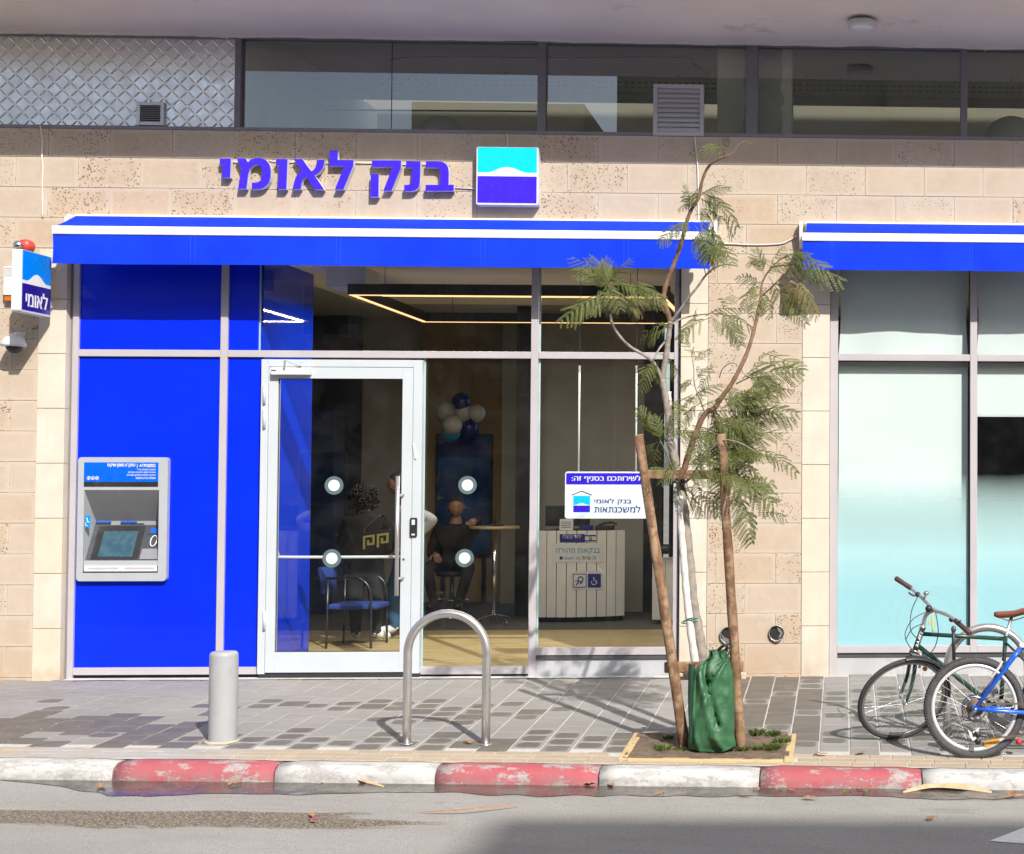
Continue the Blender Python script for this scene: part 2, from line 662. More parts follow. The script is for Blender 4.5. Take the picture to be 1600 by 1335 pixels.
# worn patches where the coarse aggregate shows: long islands along the road
mp = k.n('Mapping')
mp.inputs['Scale'].default_value = (0.55, 2.6, 1)
mp.inputs['Location'].default_value = (0.35, 0.4, 0)
k.l(p, mp.inputs[0])
isl = k.noise(1.0, 6, 0.62, mp.outputs[0], 0.4)
bandy = k.math('MULTIPLY', k.ramp(s3.outputs[1], -4.58, -4.28), k.ramp(s3.outputs[1], -3.72, -4.12))
bandx = k.ramp(s3.outputs[0], -1.55, -2.6)
band = k.math('MULTIPLY', bandy, bandx)
worn = k.math('ADD', k.math('MULTIPLY', isl, 0.95), k.math('MULTIPLY', band, 0.30))
worn = k.math('ADD', worn, k.math('MULTIPLY', k.noise(28, 4, 0.7, p), 0.07))
worn = k.ramp(worn, 0.70, 0.745)
vo = k.n('TexVoronoi', feature='F1')
vo.inputs['Scale'].default_value = 75
k.l(p, vo.inputs['Vector'])
chip = k.mix(k.ramp(vo.outputs['Distance'], 0.25, 0.62), (0.42, 0.345, 0.245), (0.10, 0.085, 0.065))
cs = k.n('SeparateXYZ')
k.l(vo.outputs['Color'], cs.inputs[0])
chip = k.mix(k.ramp(cs.outputs[0], 0.2, 0.9, 0, 0.65), chip, (0.10, 0.085, 0.07))
c = k.mix(k.ramp(k.noise(60, 4, 0.8, p), 0.62, 0.70, 0, 0.5), c, (0.52, 0.50, 0.47))
c = k.mix(k.ramp(k.noise(2.6, 7, 0.7, mp.outputs[0]), 0.52, 0.70, 0, 0.35), c, (0.22, 0.205, 0.185))
c = k.mix(k.math('MULTIPLY', worn, 0.92), c, chip)
# damp stains near the gutter
mp2 = k.n('Mapping')
mp2.inputs['Scale'].default_value = (0.9, 5.0, 1)
k.l(p, mp2.inputs[0])
damp = k.math('MULTIPLY', k.ramp(k.noise(1.0, 6, 0.65, mp2.outputs[0]), 0.60, 0.645), k.ramp(s3.outputs[1], -3.95, -3.7))
c = k.mix(k.math('MULTIPLY', damp, 0.55), c, (0.13, 0.115, 0.095))
k.col(c)
h = k.math('ADD', fine, k.math('MULTIPLY', k.math('MULTIPLY', worn, vo.outputs['Distance']), -3.0))
k.bump(h, 0.55, 0.006)
M_ASPH = k.m

xs = [-80, -40, -20, -14] + [-13 + i for i in range(27)] + [14, 20, 40, 80]
ys = [-3.0, -3.3, -3.6, -4, -4.5, -5, -6, -7, -8, -9.5, -11.3]
m = MB()
vs = [(x, y, roadz(x, y)) for y in ys for x in xs]
nx = len(xs)
fs = [(j * nx + i, j * nx + i + 1, (j + 1) * nx + i + 1, (j + 1) * nx + i) for j in range(len(ys) - 1) for i in range(nx - 1)]
m.add(vs, fs, 0, True).build('road', M_ASPH, kind='structure')
# far pavement across the road, where the photographer stands
M_CONC = mat('pale_concrete_paving', (0.36, 0.34, 0.31), 0.9, vs=1.5, bump=0.2)
m = MB()
vs = [(x, y, roadz(x, -11.3) + 0.13) for y in (-11.3, -19) for x in xs]
m.add(vs, [(i, i + 1, nx + i + 1, nx + i) for i in range(nx - 1)])
vs = [(x, -11.3, roadz(x, -11.3) + d) for d in (0.13, -0.1) for x in xs]
m.add(vs, [(i, i + 1, nx + i + 1, nx + i) for i in range(nx - 1)])
m.build('far_pavement', M_CONC, kind='structure')

# white lane arrow tip at the lower right
M_PAINT = mat('white_road_paint', (0.74, 0.73, 0.70), 0.8, vs=30, var=0.08, bump=0.3, bs=150, dirt=((0.33, 0.32, 0.30), 22, 0.60, 0.7))


def RD(u, v):
    lo, hi = -9.0, -2.5
    for _ in range(40):
        mm = (lo + hi) / 2
        q = P(u, v, mm)
        if q.z < roadz(q.x, mm):
            hi = mm
        else:
            lo = mm
    return P(u, v, (lo + hi) / 2)


a, b, d = RD(1546, 1315), RD(1640, 1266), RD(1640, 1330)
pts = [(a.x, a.y), (b.x + 0.2, b.y + 0.12), (b.x + 1.2, b.y + 0.12), (b.x + 1.2, d.y + 0.05), (d.x - 0.1, a.y - 0.06)]
MB().add([(x, y, roadz(x, y) + 0.004) for x, y in pts], [tuple(range(len(pts)))]).build('road_arrow', M_PAINT, kind='structure')

# kerb stones, one metre each, painted red and white in turn
def painted(name, colr, wear):
    k = NT(name)
    k.set(0.75, 0, 0.3)
    p = k.pos()
    conc = k.mix(k.ramp(k.noise(40, 4), 0.3, 0.7), (0.27, 0.26, 0.245), (0.40, 0.39, 0.37))
    mp = k.n('Mapping')
    mp.inputs['Scale'].default_value = (1.0, 2.2, 2.6)
    k.l(p, mp.inputs[0])
    f = k.math('ADD', k.math('MULTIPLY', k.noise(4.5, 7, 0.68, mp.outputs[0]), 0.8), k.math('MULTIPLY', k.noise(60, 4, 0.7, p), 0.22))
    chips = k.ramp(f, wear, wear + 0.035)
    cc = k.mix(k.ramp(k.noise(3, 5, 0.6, p), 0.3, 0.7), colr, tuple(min(1, x * 0.80 + 0.05) for x in colr))
    cc = k.mix(k.math('MULTIPLY', chips, 0.85), cc, conc)
    # scuffs low on the face
    q = k.n('TexCoord')
    sz = k.n('SeparateXYZ')
    k.l(q.outputs['UV'], sz.inputs[0])
    low = k.math('MULTIPLY', k.ramp(sz.outputs[1], 0.75, 0.05), k.ramp(k.noise(14, 6, 0.75, p), 0.40, 0.58))
    cc = k.mix(k.math('MULTIPLY', low, 0.62), cc, (0.23, 0.22, 0.205))
    k.col(cc)
    k.bump(k.math('SUBTRACT', k.noise(90, 4, 0.7, p), chips), 0.35, 0.003)
    return k.m


M_KW = painted('white_kerb_paint', (0.50, 0.49, 0.475), 0.52)
M_KR = painted('faded_red_kerb_paint', (0.37, 0.075, 0.092), 0.535)
kerb = bpy.data.objects.new('kerb', None)
COL.objects.link(kerb)
kerb['kind'] = 'structure'
PINV['kerb'] = Matrix()
KX = [P(u, 1205, -3.1).x for u in (185, 435, 685, 938, 1188, 1440)]
kp = (KX[5] - KX[0]) / 5
edges = [KX[0] - kp * 3, KX[0] - kp * 2, KX[0] - kp] + KX + [KX[5] + kp, KX[5] + kp * 2, KX[5] + kp * 3]
PROF = [(-3.0, 0.0), (-3.055, 0.002), (-3.10, 0.0), (-3.135, -0.007), (-3.16, -0.022), (-3.175, -0.045), (-3.185, -0.08), (-3.19, -0.15)]
PROF = [(-3.0, -0.25)] + PROF + [(-3.19, -0.25)]
for i in range(len(edges) - 1):
    x0, x1 = edges[i] + 0.004, edges[i + 1] - 0.004
    n = 9
    vs, uv = [], []
    for j in range(n):
        t = j / (n - 1)
        x = x0 + (x1 - x0) * t
        e = 0.010 if j in (0, n - 1) else 0.0
        for kk, (y, z) in enumerate(PROF):
            wob = 0.004 * noise.noise(Vector((x * 4, y * 9, i * 3.1)))
            vs.append((x, y + (e if kk > 3 else 0) + wob, z + kerbz(x) - (e if 1 <= kk < 6 else 0) + wob))
            uv.append((t, max(0.0, min(1.0, (z + 0.11) / 0.11))))
    q = len(PROF)
    fs = [(j * q + a, j * q + a + 1, (j + 1) * q + a + 1, (j + 1) * q + a) for j in range(n - 1) for a in range(q - 1)]
    fs += [tuple(range(q)), tuple(range((n - 1) * q, n * q))[::-1]]
    me = bpy.data.meshes.new('kerb_stone')
    me.from_pydata(vs, [], fs)
    me.materials.append(M_KR if i % 2 == 1 else M_KW)
    ul = me.uv_layers.new(name='UVMap')
    for lp in me.loops:
        ul.data[lp.index].uv = uv[lp.vertex_index]
    me.polygons.foreach_set('use_smooth', [len(pp.vertices) == 4 for pp in me.polygons])
    bm = bmesh.new(); bm.from_mesh(me); bmesh.ops.recalc_face_normals(bm, faces=bm.faces); bm.to_mesh(me); bm.free()
    o = obj('kerb_stone', me, kerb)
    o['label'] = ('faded red' if i % 2 == 1 else 'scuffed white') + ' painted kerb stone'

# puddle along the gutter
k = NT('gutter_water')
k.set(0.05, 0, 0.6)
k.col(k.mix(k.ramp(k.noise(6, 5), 0.35, 0.65), (0.05, 0.043, 0.036), (0.10, 0.086, 0.072)))
k.bump(k.noise(25, 4), 0.12, 0.003)
k.l(k.ramp(k.noise(9, 5, 0.7), 0.35, 0.68, 0.10, 0.42), k.b.inputs['Roughness'])
M_WATER = k.m


def puddle(x0, x1, wid, seed, base=0.0):
    n = int((x1 - x0) / 0.035)
    top, bot = [], []
    for i in range(n + 1):
        x = x0 + (x1 - x0) * i / n
        t = i / n
        taper = min(1, t * 9, (1 - t) * 9)
        ww = wid * taper * (0.62 + 0.75 * (noise.noise(Vector((x * 1.1, seed, 0))) + 0.28 * noise.noise(Vector((x * 6, seed, 3)))) + 0.3)
        ww = max(0.012, ww)
        yb = -3.193 - base
        top.append((x, yb, roadz(x, yb) + 0.004))
        bot.append((x, yb - ww, roadz(x, yb - ww) + 0.004))
    vs = top + bot
    N = n + 1
    return MB().add(vs, [(i, i + 1, N + i + 1, N + i) for i in range(n)])


m = puddle(-5.02, 2.6, 0.30, 4.2)
m.build('puddle', M_WATER, kind='structure')
m = puddle(-8.0, -5.15, 0.10, 9.1)
m.build('puddle', M_WATER, kind='structure')

# pavement: bedding sheet, then pavers
k = NT('paving_bedding')
k.set(0.95)
k.col(k.mix(k.ramp(k.noise(30, 4), 0.3, 0.7), (0.40, 0.385, 0.36), (0.52, 0.50, 0.475)))
M_BED = k.m
m = MB()
xs = [-12 + 0.5 * i for i in range(37)]
ys = [0.6, 0.0, -0.5, -1, -1.5, -2, -2.5, -3.0]
vs = [(x, y, pav(x, y) - 0.005) for y in ys for x in xs]
nx = len(xs)
m.add(vs, [(j * nx + i, j * nx + i + 1, (j + 1) * nx + i + 1, (j + 1) * nx + i) for j in range(len(ys) - 1) for i in range(nx - 1)])
pavement = m.build('pavement', M_BED, kind='structure')


def paver_mat(name, wet):
    k = NT(name)
    k.set(0.85, 0, 0.3)
    p = k.pos()
    ran = k.n('ObjectInfo').outputs['Random']
    c = k.mix(k.ramp(k.noise(2.0, 5, 0.6, p), 0.3, 0.7), (0.235, 0.224, 0.213), (0.295, 0.283, 0.27))
    c = k.mix(k.ramp(ran, 0.3, 1.0, 0, 0.35), c, (0.275, 0.258, 0.24))
    c = k.mix(k.ramp(k.noise(150, 3, 0.7, p), 0.35, 0.7, 0.0, 0.3), c, (0.16, 0.15, 0.14))
    if wet:
        q = k.n('SeparateXYZ')
        k.l(k.n('TexCoord').outputs['UV'], q.inputs[0])
        ax = k.math('POWER', k.math('ABSOLUTE', k.math('MULTIPLY', k.math('SUBTRACT', q.outputs[0], 0.5), 2.0)), 4.0)
        ay = k.math('POWER', k.math('ABSOLUTE', k.math('MULTIPLY', k.math('SUBTRACT', q.outputs[1], 0.5), 2.0)), 4.0)
        dd = k.math('ADD', k.math('ADD', ax, ay), k.math('MULTIPLY', k.math('SUBTRACT', k.noise(13, 4, 0.6, p), 0.5), 1.2))
        lim = 0.42 if wet == 1 else 1.75
        f = k.ramp(dd, lim + 0.12, lim - 0.12)
        c = k.mix(k.math('MULTIPLY', f, 0.86), c, k.mix(k.ramp(k.noise(6, 4, 0.6, p), 0.3, 0.7), (0.088, 0.076, 0.062), (0.135, 0.120, 0.100)))
        k.l(k.ramp(f, 0, 1, 0.85, 0.55), k.b.inputs['Roughness'])
    k.col(c)
    k.bump(k.noise(110, 4, 0.7, p), 0.25, 0.002)
    return k.m


PM = [paver_mat('grey_paver_dry', 0), paver_mat('grey_paver_damp', 1), paver_mat('grey_paver_wet', 2)]
k = NT('buff_paver')
k.set(0.85, 0, 0.3)
p = k.pos()
ran = k.n('ObjectInfo').outputs['Random']
sx = k.n('SeparateXYZ')
k.l(p, sx.inputs[0])
c = k.mix(k.ramp(ran, 0, 1), (0.44, 0.355, 0.255), (0.38, 0.315, 0.24))
grey = k.math('MULTIPLY', k.ramp(sx.outputs[0], -3.55, -3.9), k.ramp(sx.outputs[0], -5.25, -4.95))
c = k.mix(k.math('MULTIPLY', grey, k.ramp(k.noise(5, 5, 0.6, p), 0.3, 0.6, 0.45, 0.95)), c, (0.37, 0.365, 0.365))
c = k.mix(k.ramp(k.noise(9, 5, 0.6, p), 0.45, 0.75, 0, 0.5), c, (0.30, 0.26, 0.21))
c = k.mix(k.ramp(k.noise(140, 3, 0.7, p), 0.4, 0.7, 0, 0.3), c, (0.18, 0.15, 0.12))
k.col(c)
k.bump(k.noise(110, 4, 0.7, p), 0.25, 0.002)
M_BUFF = k.m


def slab_mesh(name, w, d, mt, t=0.03, ch=0.004):
    """top at z 0, chamfered edge, unit UV over the top"""
    me = bpy.data.meshes.new(name)
    a, b = w / 2, d / 2
    vs = [(-a + ch, -b + ch, 0), (a - ch, -b + ch, 0), (a - ch, b - ch, 0), (-a + ch, b - ch, 0),
          (-a, -b, -ch), (a, -b, -ch), (a, b, -ch), (-a, b, -ch), (-a, -b, -t), (a, -b, -t), (a, b, -t), (-a, b, -t)]
    fs = [(0, 1, 2, 3)] + [(i + 4, (i + 1) % 4 + 4, (i + 1) % 4, i) for i in range(4)] + [(i + 8, (i + 1) % 4 + 8, (i + 1) % 4 + 4, i + 4) for i in range(4)]
    me.from_pydata(vs, [], fs)
    me.materials.append(mt)
    ul = me.uv_layers.new(name='UVMap')
    for lp in me.loops:
        co = me.vertices[lp.vertex_index].co
        ul.data[lp.index].uv = (co.x / w + 0.5, co.y / d + 0.5)
    return me


def tilt(x, y, z):
    """matrix of a slab lying on the pavement at x, y"""
    e = 0.02
    nz = Vector((-(pav(x + e, y) - pav(x - e, y)) / (2 * e), -(pav(x, y + e) - pav(x, y - e)) / (2 * e), 1)).normalized()
    xa = (Vector((1, 0, 0)) - nz * nz.x).normalized()
    return Matrix.Translation((x, y, z)) @ Matrix((xa, nz.cross(xa), nz)).transposed().to_4x4()


PS = 0.198
PMESH = [slab_mesh('paver', PS - 0.009, PS - 0.006, q) for q in PM]
PIT = (-1.375, -0.345, -2.905, -2.17)   # tree pit


def inpit(x, y, g=0.0):
    return PIT[0] - g < x < PIT[1] + g and PIT[2] - g < y < PIT[3] + g


def wetness(x, y):
    """which pavers are still damp after the washing: most near the kerb and by the wall pipes"""
    t = noise.noise(Vector((x * 0.55, y * 1.3, 5.0))) + 0.30 * rnd.uniform(-1, 1)
    if -1.0 < x < -0.15 and y > -2.2:
        return 2 if rnd.random() < 0.8 else 1
    if x > -0.15:
        return (1 if rnd.random() < 0.55 + t else 0) if y < -0.5 else 0
    lim = -1.75 + (0.95 if x < -5.6 else 0) + (0.9 if x > -0.1 else 0)
    s = (lim - y) * 0.75 + t
    if s < 0.05:
        return 0
    if x < -4.3:
        return 2 if s > 0.22 else (1 if rnd.random() < 0.5 else 0)
    return (1 if rnd.random() < 0.85 else 2) if s > 0.12 else (1 if rnd.random() < 0.4 else 0)


cells = []
for ci in range(-43, 17):
    x = 0.04 + (ci + 0.5) * PS
    off = 0.5 * PS if ci % 2 else 0.0
    for ri in range(15):
        y = -0.03 - (ri + 0.5) * PS - off + (0.5 * PS)
        if y < -2.70 + PS * 0.45 or y > -0.02:
            continue
        if inpit(x, y, 0.06):
            continue
        cells.append((x, y))
vis = [c for c in cells if -7.2 < c[0] < 1.6]
vis.sort(key=lambda c: c[1])
near = set(vis[:300])
rest = {}
restm = MB()
for (x, y) in cells:
    wt = wetness(x, y)
    M4 = tilt(x, y, pav(x, y) + rnd.uniform(-0.0015, 0.0015))
    if (x, y) in near:
        o = bpy.data.objects.new('paver', PMESH[wt])
        COL.objects.link(o)
        o.parent = pavement
        o.matrix_basis = M4
    else:
        rest.setdefault(wt, []).append(M4)
vs, fs, mi, uvs = [], [], [], []
for wt, ms in rest.items():
    src = PMESH[wt]
    for M4 in ms:
        o0 = len(vs)
        vs += [tuple(M4 @ v.co) for v in src.vertices]
        for pl in src.polygons:
            fs.append([i + o0 for i in pl.vertices])
            mi.append(wt)
            uvs += [tuple(src.uv_layers[0].data[li].uv) for li in pl.loop_indices]
me = bpy.data.meshes.new('far_pavers')
me.from_pydata(vs, [], fs)
for q in PM:
    me.materials.append(q)
me.polygons.foreach_set('material_index', mi)
ul = me.uv_layers.new(name='UVMap')
for i, q in enumerate(uvs):
    ul.data[i].uv = q
o = obj('far_pavers', me, pavement)
o['kind'] = 'stuff'
# three courses of buff edging pavers
EM = {}
for row in range(3):
    yc = -2.745 - row * 0.098
    x = -9.0 + row * 0.12
    j = row
    while x < 3.2:
        wd = 0.215 if j % 2 == 0 else 0.143
        j += 1
        xc = x + wd / 2
        x += wd
        if inpit(xc, yc, 0.03) or (row < 2 and PIT[0] - 0.08 < xc < PIT[1] + 0.04):
            continue
        key = round(wd, 3)
        if key not in EM:
            EM[key] = slab_mesh('edging_paver', wd - 0.006, 0.092, M_BUFF)
        if -7.4 < xc < 1.9:
            o = bpy.data.objects.new('edging_paver', EM[key])
            COL.objects.link(o)
            o.parent = pavement
            o.matrix_basis = tilt(xc, yc, pav(xc, yc) + rnd.uniform(-0.002, 0.002))
# white washed concrete strip against the shopfront
M_STRIP = mat('pale_cement_strip', (0.52, 0.51, 0.49), 0.9, vs=8, var=0.15, bump=0.4, bs=40)
m = MB()
n = 120
vs = []
for i in range(n + 1):
    x = -6.2 + i * (5.1 / n)
    ww = 0.045 + 0.03 * noise.noise(Vector((x * 3, 1, 2)))
    vs += [(x, 0.06, pav(x, 0) + 0.006), (x, -0.012 - ww, pav(x, -0.02) + 0.0045)]
m.add(vs, [(2 * i, 2 * i + 1, 2 * i + 3, 2 * i + 2) for i in range(n)]).build('cement_strip', M_STRIP, pavement)

# tree pit: soil and yellow concrete edging
k = NT('pit_soil')
k.set(0.95)
c = k.mix(k.ramp(k.noise(14, 6, 0.7), 0.35, 0.65), (0.105, 0.070, 0.045), (0.23, 0.165, 0.115))
c = k.mix(k.ramp(k.noise(60, 3, 0.7), 0.66, 0.74), c, (0.42, 0.37, 0.31))
k.col(c)
k.bump(k.noise(40, 6, 0.75), 0.9, 0.02)
M_SOIL = k.m
m = MB()
nn = 22
vs = []
for j in range(nn + 1):
    for i in range(nn + 1):
        x = PIT[0] + (PIT[1] - PIT[0]) * i / nn
        y = PIT[2] + (PIT[3] - PIT[2]) * j / nn
        vs.append((x, y, pav(x, y) + 0.014 + 0.011 * noise.noise(Vector((x * 7, y * 7, 0))) + 0.007 * noise.noise(Vector((x * 19, y * 19, 4)))))
N = nn + 1
m.add(vs, [(j * N + i, j * N + i + 1, (j + 1) * N + i + 1, (j + 1) * N + i) for j in range(nn) for i in range(nn)], 0, True)
pit = m.build('tree_pit', M_SOIL, kind='structure')
M_YEL = mat('yellow_edging_concrete', (0.50, 0.37, 0.19), 0.85, vs=9, var=0.15, bump=0.2, dirt=((0.30, 0.25, 0.18), 9, 0.58, 0.5))
for (xa, ya, xb, yb) in ((PIT[0], PIT[2], PIT[0], PIT[3]), (PIT[1], PIT[2], PIT[1], PIT[3]), (PIT[0] + 0.03, PIT[2], PIT[1] - 0.03, PIT[2])):
    a, b = Vector((xa, ya, pav(xa, ya))), Vector((xb, yb, pav(xb, yb)))
    MB().bar(a, b, 0.055, 0.03).build('edging', M_YEL, pit, bevel=0.005)

# ================================================================ the bank building
BX0, BX1 = -9.0, 4.2
bank = thing('bank_building', 'stone clad bank branch with blue panels, glass door and strip windows above', 'building', (-3.0, 0.0, 0.0))
SOFZ = P(800, 60, 0).z
SILLZ = P(1200, 214.5, 0).z
HB = 0.2455
ZJ = P(1150, 304, 0).z      # a measured bed joint
BW = 92.6 / 190.0
XJ = [P(980, 280, 0).x, P(1028, 327, 0).x]
X_PL0, X_PL1 = P(54.5, 800, 0).x, P(98.5, 800, 0).x        # left pillar
X_PM0, X_PM1 = P(1063, 640, 0).x, P(1105.7, 640, 0).x      # middle pillar
X_PR0, X_PR1 = P(1253, 640, 0).x, P(1296.6, 640, 0).x      # right pillar
X_PE0, X_PE1 = 2.35, 2.58
TOPZ = ZJ - HB * 2          # underside of the wide stone band (behind the awnings)
wall = MB()
for x0, x1, z0, z1 in ((BX0, BX1, TOPZ, SILLZ), (BX0, X_PL0, -0.2, TOPZ), (X_PM1, X_PR0, -0.2, TOPZ), (X_PE1, BX1, -0.2, TOPZ)):
    wall.box(x0, x1, 0.0045, 0.30, z0, z1)
wallo = wall.build('stone_wall', M_MORTAR, bank)
BM = {}


def block(x0, x1, z0, z1, mt, name, parent, y=0.0, t=0.03, g=0.0015):
    w_, h_ = round(x1 - x0 - 2 * g, 3), round(z1 - z0 - 2 * g, 3)
    key = (w_, h_, mt.name)
    if key not in BM:
        c = 0.0025
        a, b = w_ / 2, h_ / 2
        me = bpy.data.meshes.new(name)
        vs = [(-a + c, 0, -b + c), (a - c, 0, -b + c), (a - c, 0, b - c), (-a + c, 0, b - c), (-a, c, -b), (a, c, -b), (a, c, b), (-a, c, b), (-a, t, -b), (a, t, -b), (a, t, b), (-a, t, b)]
        fs = [(0, 1, 2, 3)] + [(i + 4, (i + 1) % 4 + 4, (i + 1) % 4, i) for i in range(4)] + [(i + 8, (i + 1) % 4 + 8, (i + 1) % 4 + 4, i + 4) for i in range(4)]
        me.from_pydata(vs, [], fs)
        me.materials.append(mt)
        ul = me.uv_layers.new(name='UVMap')
        for lp in me.loops:
            co = me.vertices[lp.vertex_index].co
            ul.data[lp.index].uv = (co.x / w_ + 0.5, co.z / h_ + 0.5)
        BM[key] = me
    o = bpy.data.objects.new(name, BM[key])
    COL.objects.link(o)
    o.parent = parent
    o.location = ((x0 + x1) / 2, y + rnd.uniform(-0.0012, 0.0012), (z0 + z1) / 2)
    return o


rows = [(ZJ + HB * (i), ZJ + HB * (i + 1), i % 2) for i in range(-17, 3)]
REG = [(BX0, BX1, TOPZ, SILLZ), (BX0, X_PL0, -0.03, TOPZ), (X_PM1, X_PR0, -0.03, TOPZ), (X_PE1, BX1, -0.03, TOPZ)]
for (rx0, rx1, rz0, rz1) in REG:
    for z0, z1, par in rows:
        a, b = max(z0, rz0), min(z1, rz1)
        if b - a < 0.03:
            continue
        q = XJ[0] if par == 0 else XJ[1]
        i0 = int(math.floor((rx0 - q) / BW))
        for i in range(i0, i0 + 40):
            c, d = max(q + i * BW, rx0), min(q + (i + 1) * BW, rx1)
            if d - c < 0.05 or c >= rx1:
                continue
            # blocks by the dormant wall pipes are left to the pipes' sleeves
            block(c, d, a, b, M_STONEP if (i + (0 if par else 1)) % 2 == 0 and rnd.random() < 0.85 or rnd.random() < 0.12 else M_STONE, 'stone_block', wallo)
for (x0, x1) in ((X_PL0, X_PL1), (X_PM0, X_PM1), (X_PR0, X_PR1), (X_PE0, X_PE1)):
    po = MB().box(x0 + 0.004, x1 - 0.004, 0.006, 0.20, -0.15, TOPZ - 0.003).build('pillar', M_MORTAR, bank)
    z = P(1275, 559, 0).z - 0.4395 * 7
    while z < TOPZ:
        a, b = max(z, -0.03), min(z + 0.4395, TOPZ - 0.003)
        if b - a > 0.04:
            block(x0, x1, a, b, M_PILLAR, 'pillar_slab', po, y=-0.006, t=0.20, g=0.0016)
        z += 0.4395

# soffit, upper storey front and slab over the windows
sof = MB()
nn = 24
vs = []
for j, (y, dz) in enumerate(((0.22, 0.0), (-0.1, 0.0), (-0.6, 0.018), (-1.15, 0.05))):
    for i in range(nn + 1):
        x = -14 + 22 * i / nn
        vs.append((x, y, SOFZ + dz + 0.003 * noise.noise(Vector((x, y * 3, 0)))))
N = nn + 1
sof.add(vs, [(j * N + i, j * N + i + 1, (j + 1) * N + i + 1, (j + 1) * N + i) for j in range(3) for i in range(nn)], 0, True)
sof.build('soffit', M_SOFFIT, bank)
MB().box(-14, 8, -1.18, -1.148, SOFZ + 0.046, SOFZ + 4.5).build('upper_front', M_SOFFIT, bank)
MB().box(-14, 8, -1.14, 2.85, SOFZ + 0.25, SOFZ + 0.6).build('floor_slab', M_SOFFIT, bank)  # stops short of the back wall: added opening lets skylight brighten the room
# ragged plaster lip where the soffit meets the window frame
lip = MB()
vs = []
n = 180
for i in range(n + 1):
    x = -8.5 + 12 * i / n
    hh = 0.018 + 0.016 * max(-0.6, noise.noise(Vector((x * 2.1, 0, 7)))) + 0.006 * noise.noise(Vector((x * 11, 0, 1)))
    vs += [(x, 0.018, SOFZ + 0.01), (x, 0.018, SOFZ - hh), (x, 0.09, SOFZ - hh)]
lip.add(vs, [(3 * i + a, 3 * i + 3 + a, 3 * i + 4 + a, 3 * i + 1 + a) for i in range(n) for a in (0, 1)])
lip.build('plaster_lip', M_SOFFIT, bank)

# upper strip windows
YU = 0.03
uw = MB()
x0_, x1_, zs0, zs1 = rect(-400, 2000, 205.2, 211.5, YU)
zt0 = P(800, 66.5, YU).z
frm = MB()
frm.box(BX0, BX1, YU, YU + 0.07, zt0, SOFZ - 0.002)
upw = frm.build('upper_window_frame', M_FRAMED, bank, bevel=0.003)
MB().box(BX0, BX1, YU - 0.03, YU + 0.07, SILLZ + 0.001, zs1).build('window_sill', M_FRAMED, upw, bevel=0.003)
ups = [(366.5, 376), (840, 852.5), (1166, 1184), (1501, 1511.5), (1822, 1834)]
edge = []
for a, b in ups:
    xa, xb = P(a, 130, YU).x, P(b, 130, YU).x
    MB().box(xa, xb, YU - 0.004, YU + 0.075, zs1, zt0).build('mullion', M_FRAMED, upw, bevel=0.003)
    edge.append((xa, xb))
spans = [(edge[i][1], edge[i + 1][0]) for i in range(len(edge) - 1)]
xm = P(609.5, 130, YU).x
for i, (a, b) in enumerate(spans):
    parts = [(a, xm - 0.002), (xm + 0.002, b)] if i == 0 else [(a, b)]
    for (c, d) in parts:
        MB().box(c, d, YU + 0.045, YU + 0.053, zs1, zt0).build('pane', M_GLASSU, upw)
MB().box(xm - 0.002, xm + 0.002, YU + 0.043, YU + 0.055, zs1, zt0).build('glazing_joint', M_GASKET, upw)
# checker plate panel at the left end, its raised bars as one part
k = NT('checker_plate_aluminium')
k.set(0.3, 0.9, 0.5)
k.col(k.mix(k.ramp(k.noise(4, 4), 0.3, 0.7), (0.76, 0.76, 0.76), (0.85, 0.84, 0.83)))
k.l(k.ramp(k.noise(10, 4), 0.3, 0.7, 0.24, 0.40), k.b.inputs['Roughness'])
M_CHECK = k.m
cpx1 = edge[0][0]
cpo = MB().box(BX0, cpx1, YU + 0.03, YU + 0.05, zs1, zt0).build('checker_plate', M_CHECK, upw)
m = MB()
px_ = 0.088
i = 0
x = BX0 + 0.03
yb = YU + 0.03
while x < cpx1 - 0.02:
    z = zs1 + 0.02
    j = 0
    while z < zt0 - 0.015:
        a = R(45) if (i + j) % 2 == 0 else R(-45)
        ca, sa = math.cos(a), math.sin(a)
        L, W = 0.042, 0.0075
        pts = [(-L, 0, 0), (-L * 0.6, -W, 0), (L * 0.6, -W, 0), (L, 0, 0), (L * 0.6, W, 0), (-L * 0.6, W, 0)]
        base = [(x + px2 * ca - pz * sa, yb - 0.0005, z + px2 * sa + pz * ca) for px2, pz, _ in pts]
        ridge = [(x - L * 0.55 * ca, yb - 0.005, z - L * 0.55 * sa), (x + L * 0.55 * ca, yb - 0.005, z + L * 0.55 * sa)]
        m.add(base + ridge, [(0, 1, 6), (1, 2, 7, 6), (2, 3, 7), (3, 4, 7), (4, 5, 6, 7), (5, 0, 6)])
        z += px_ / 1.42
        j += 1
    x += px_ / 1.42
    i += 1
o = m.build('raised_bars', M_CHECK, cpo)
o['kind'] = 'stuff'

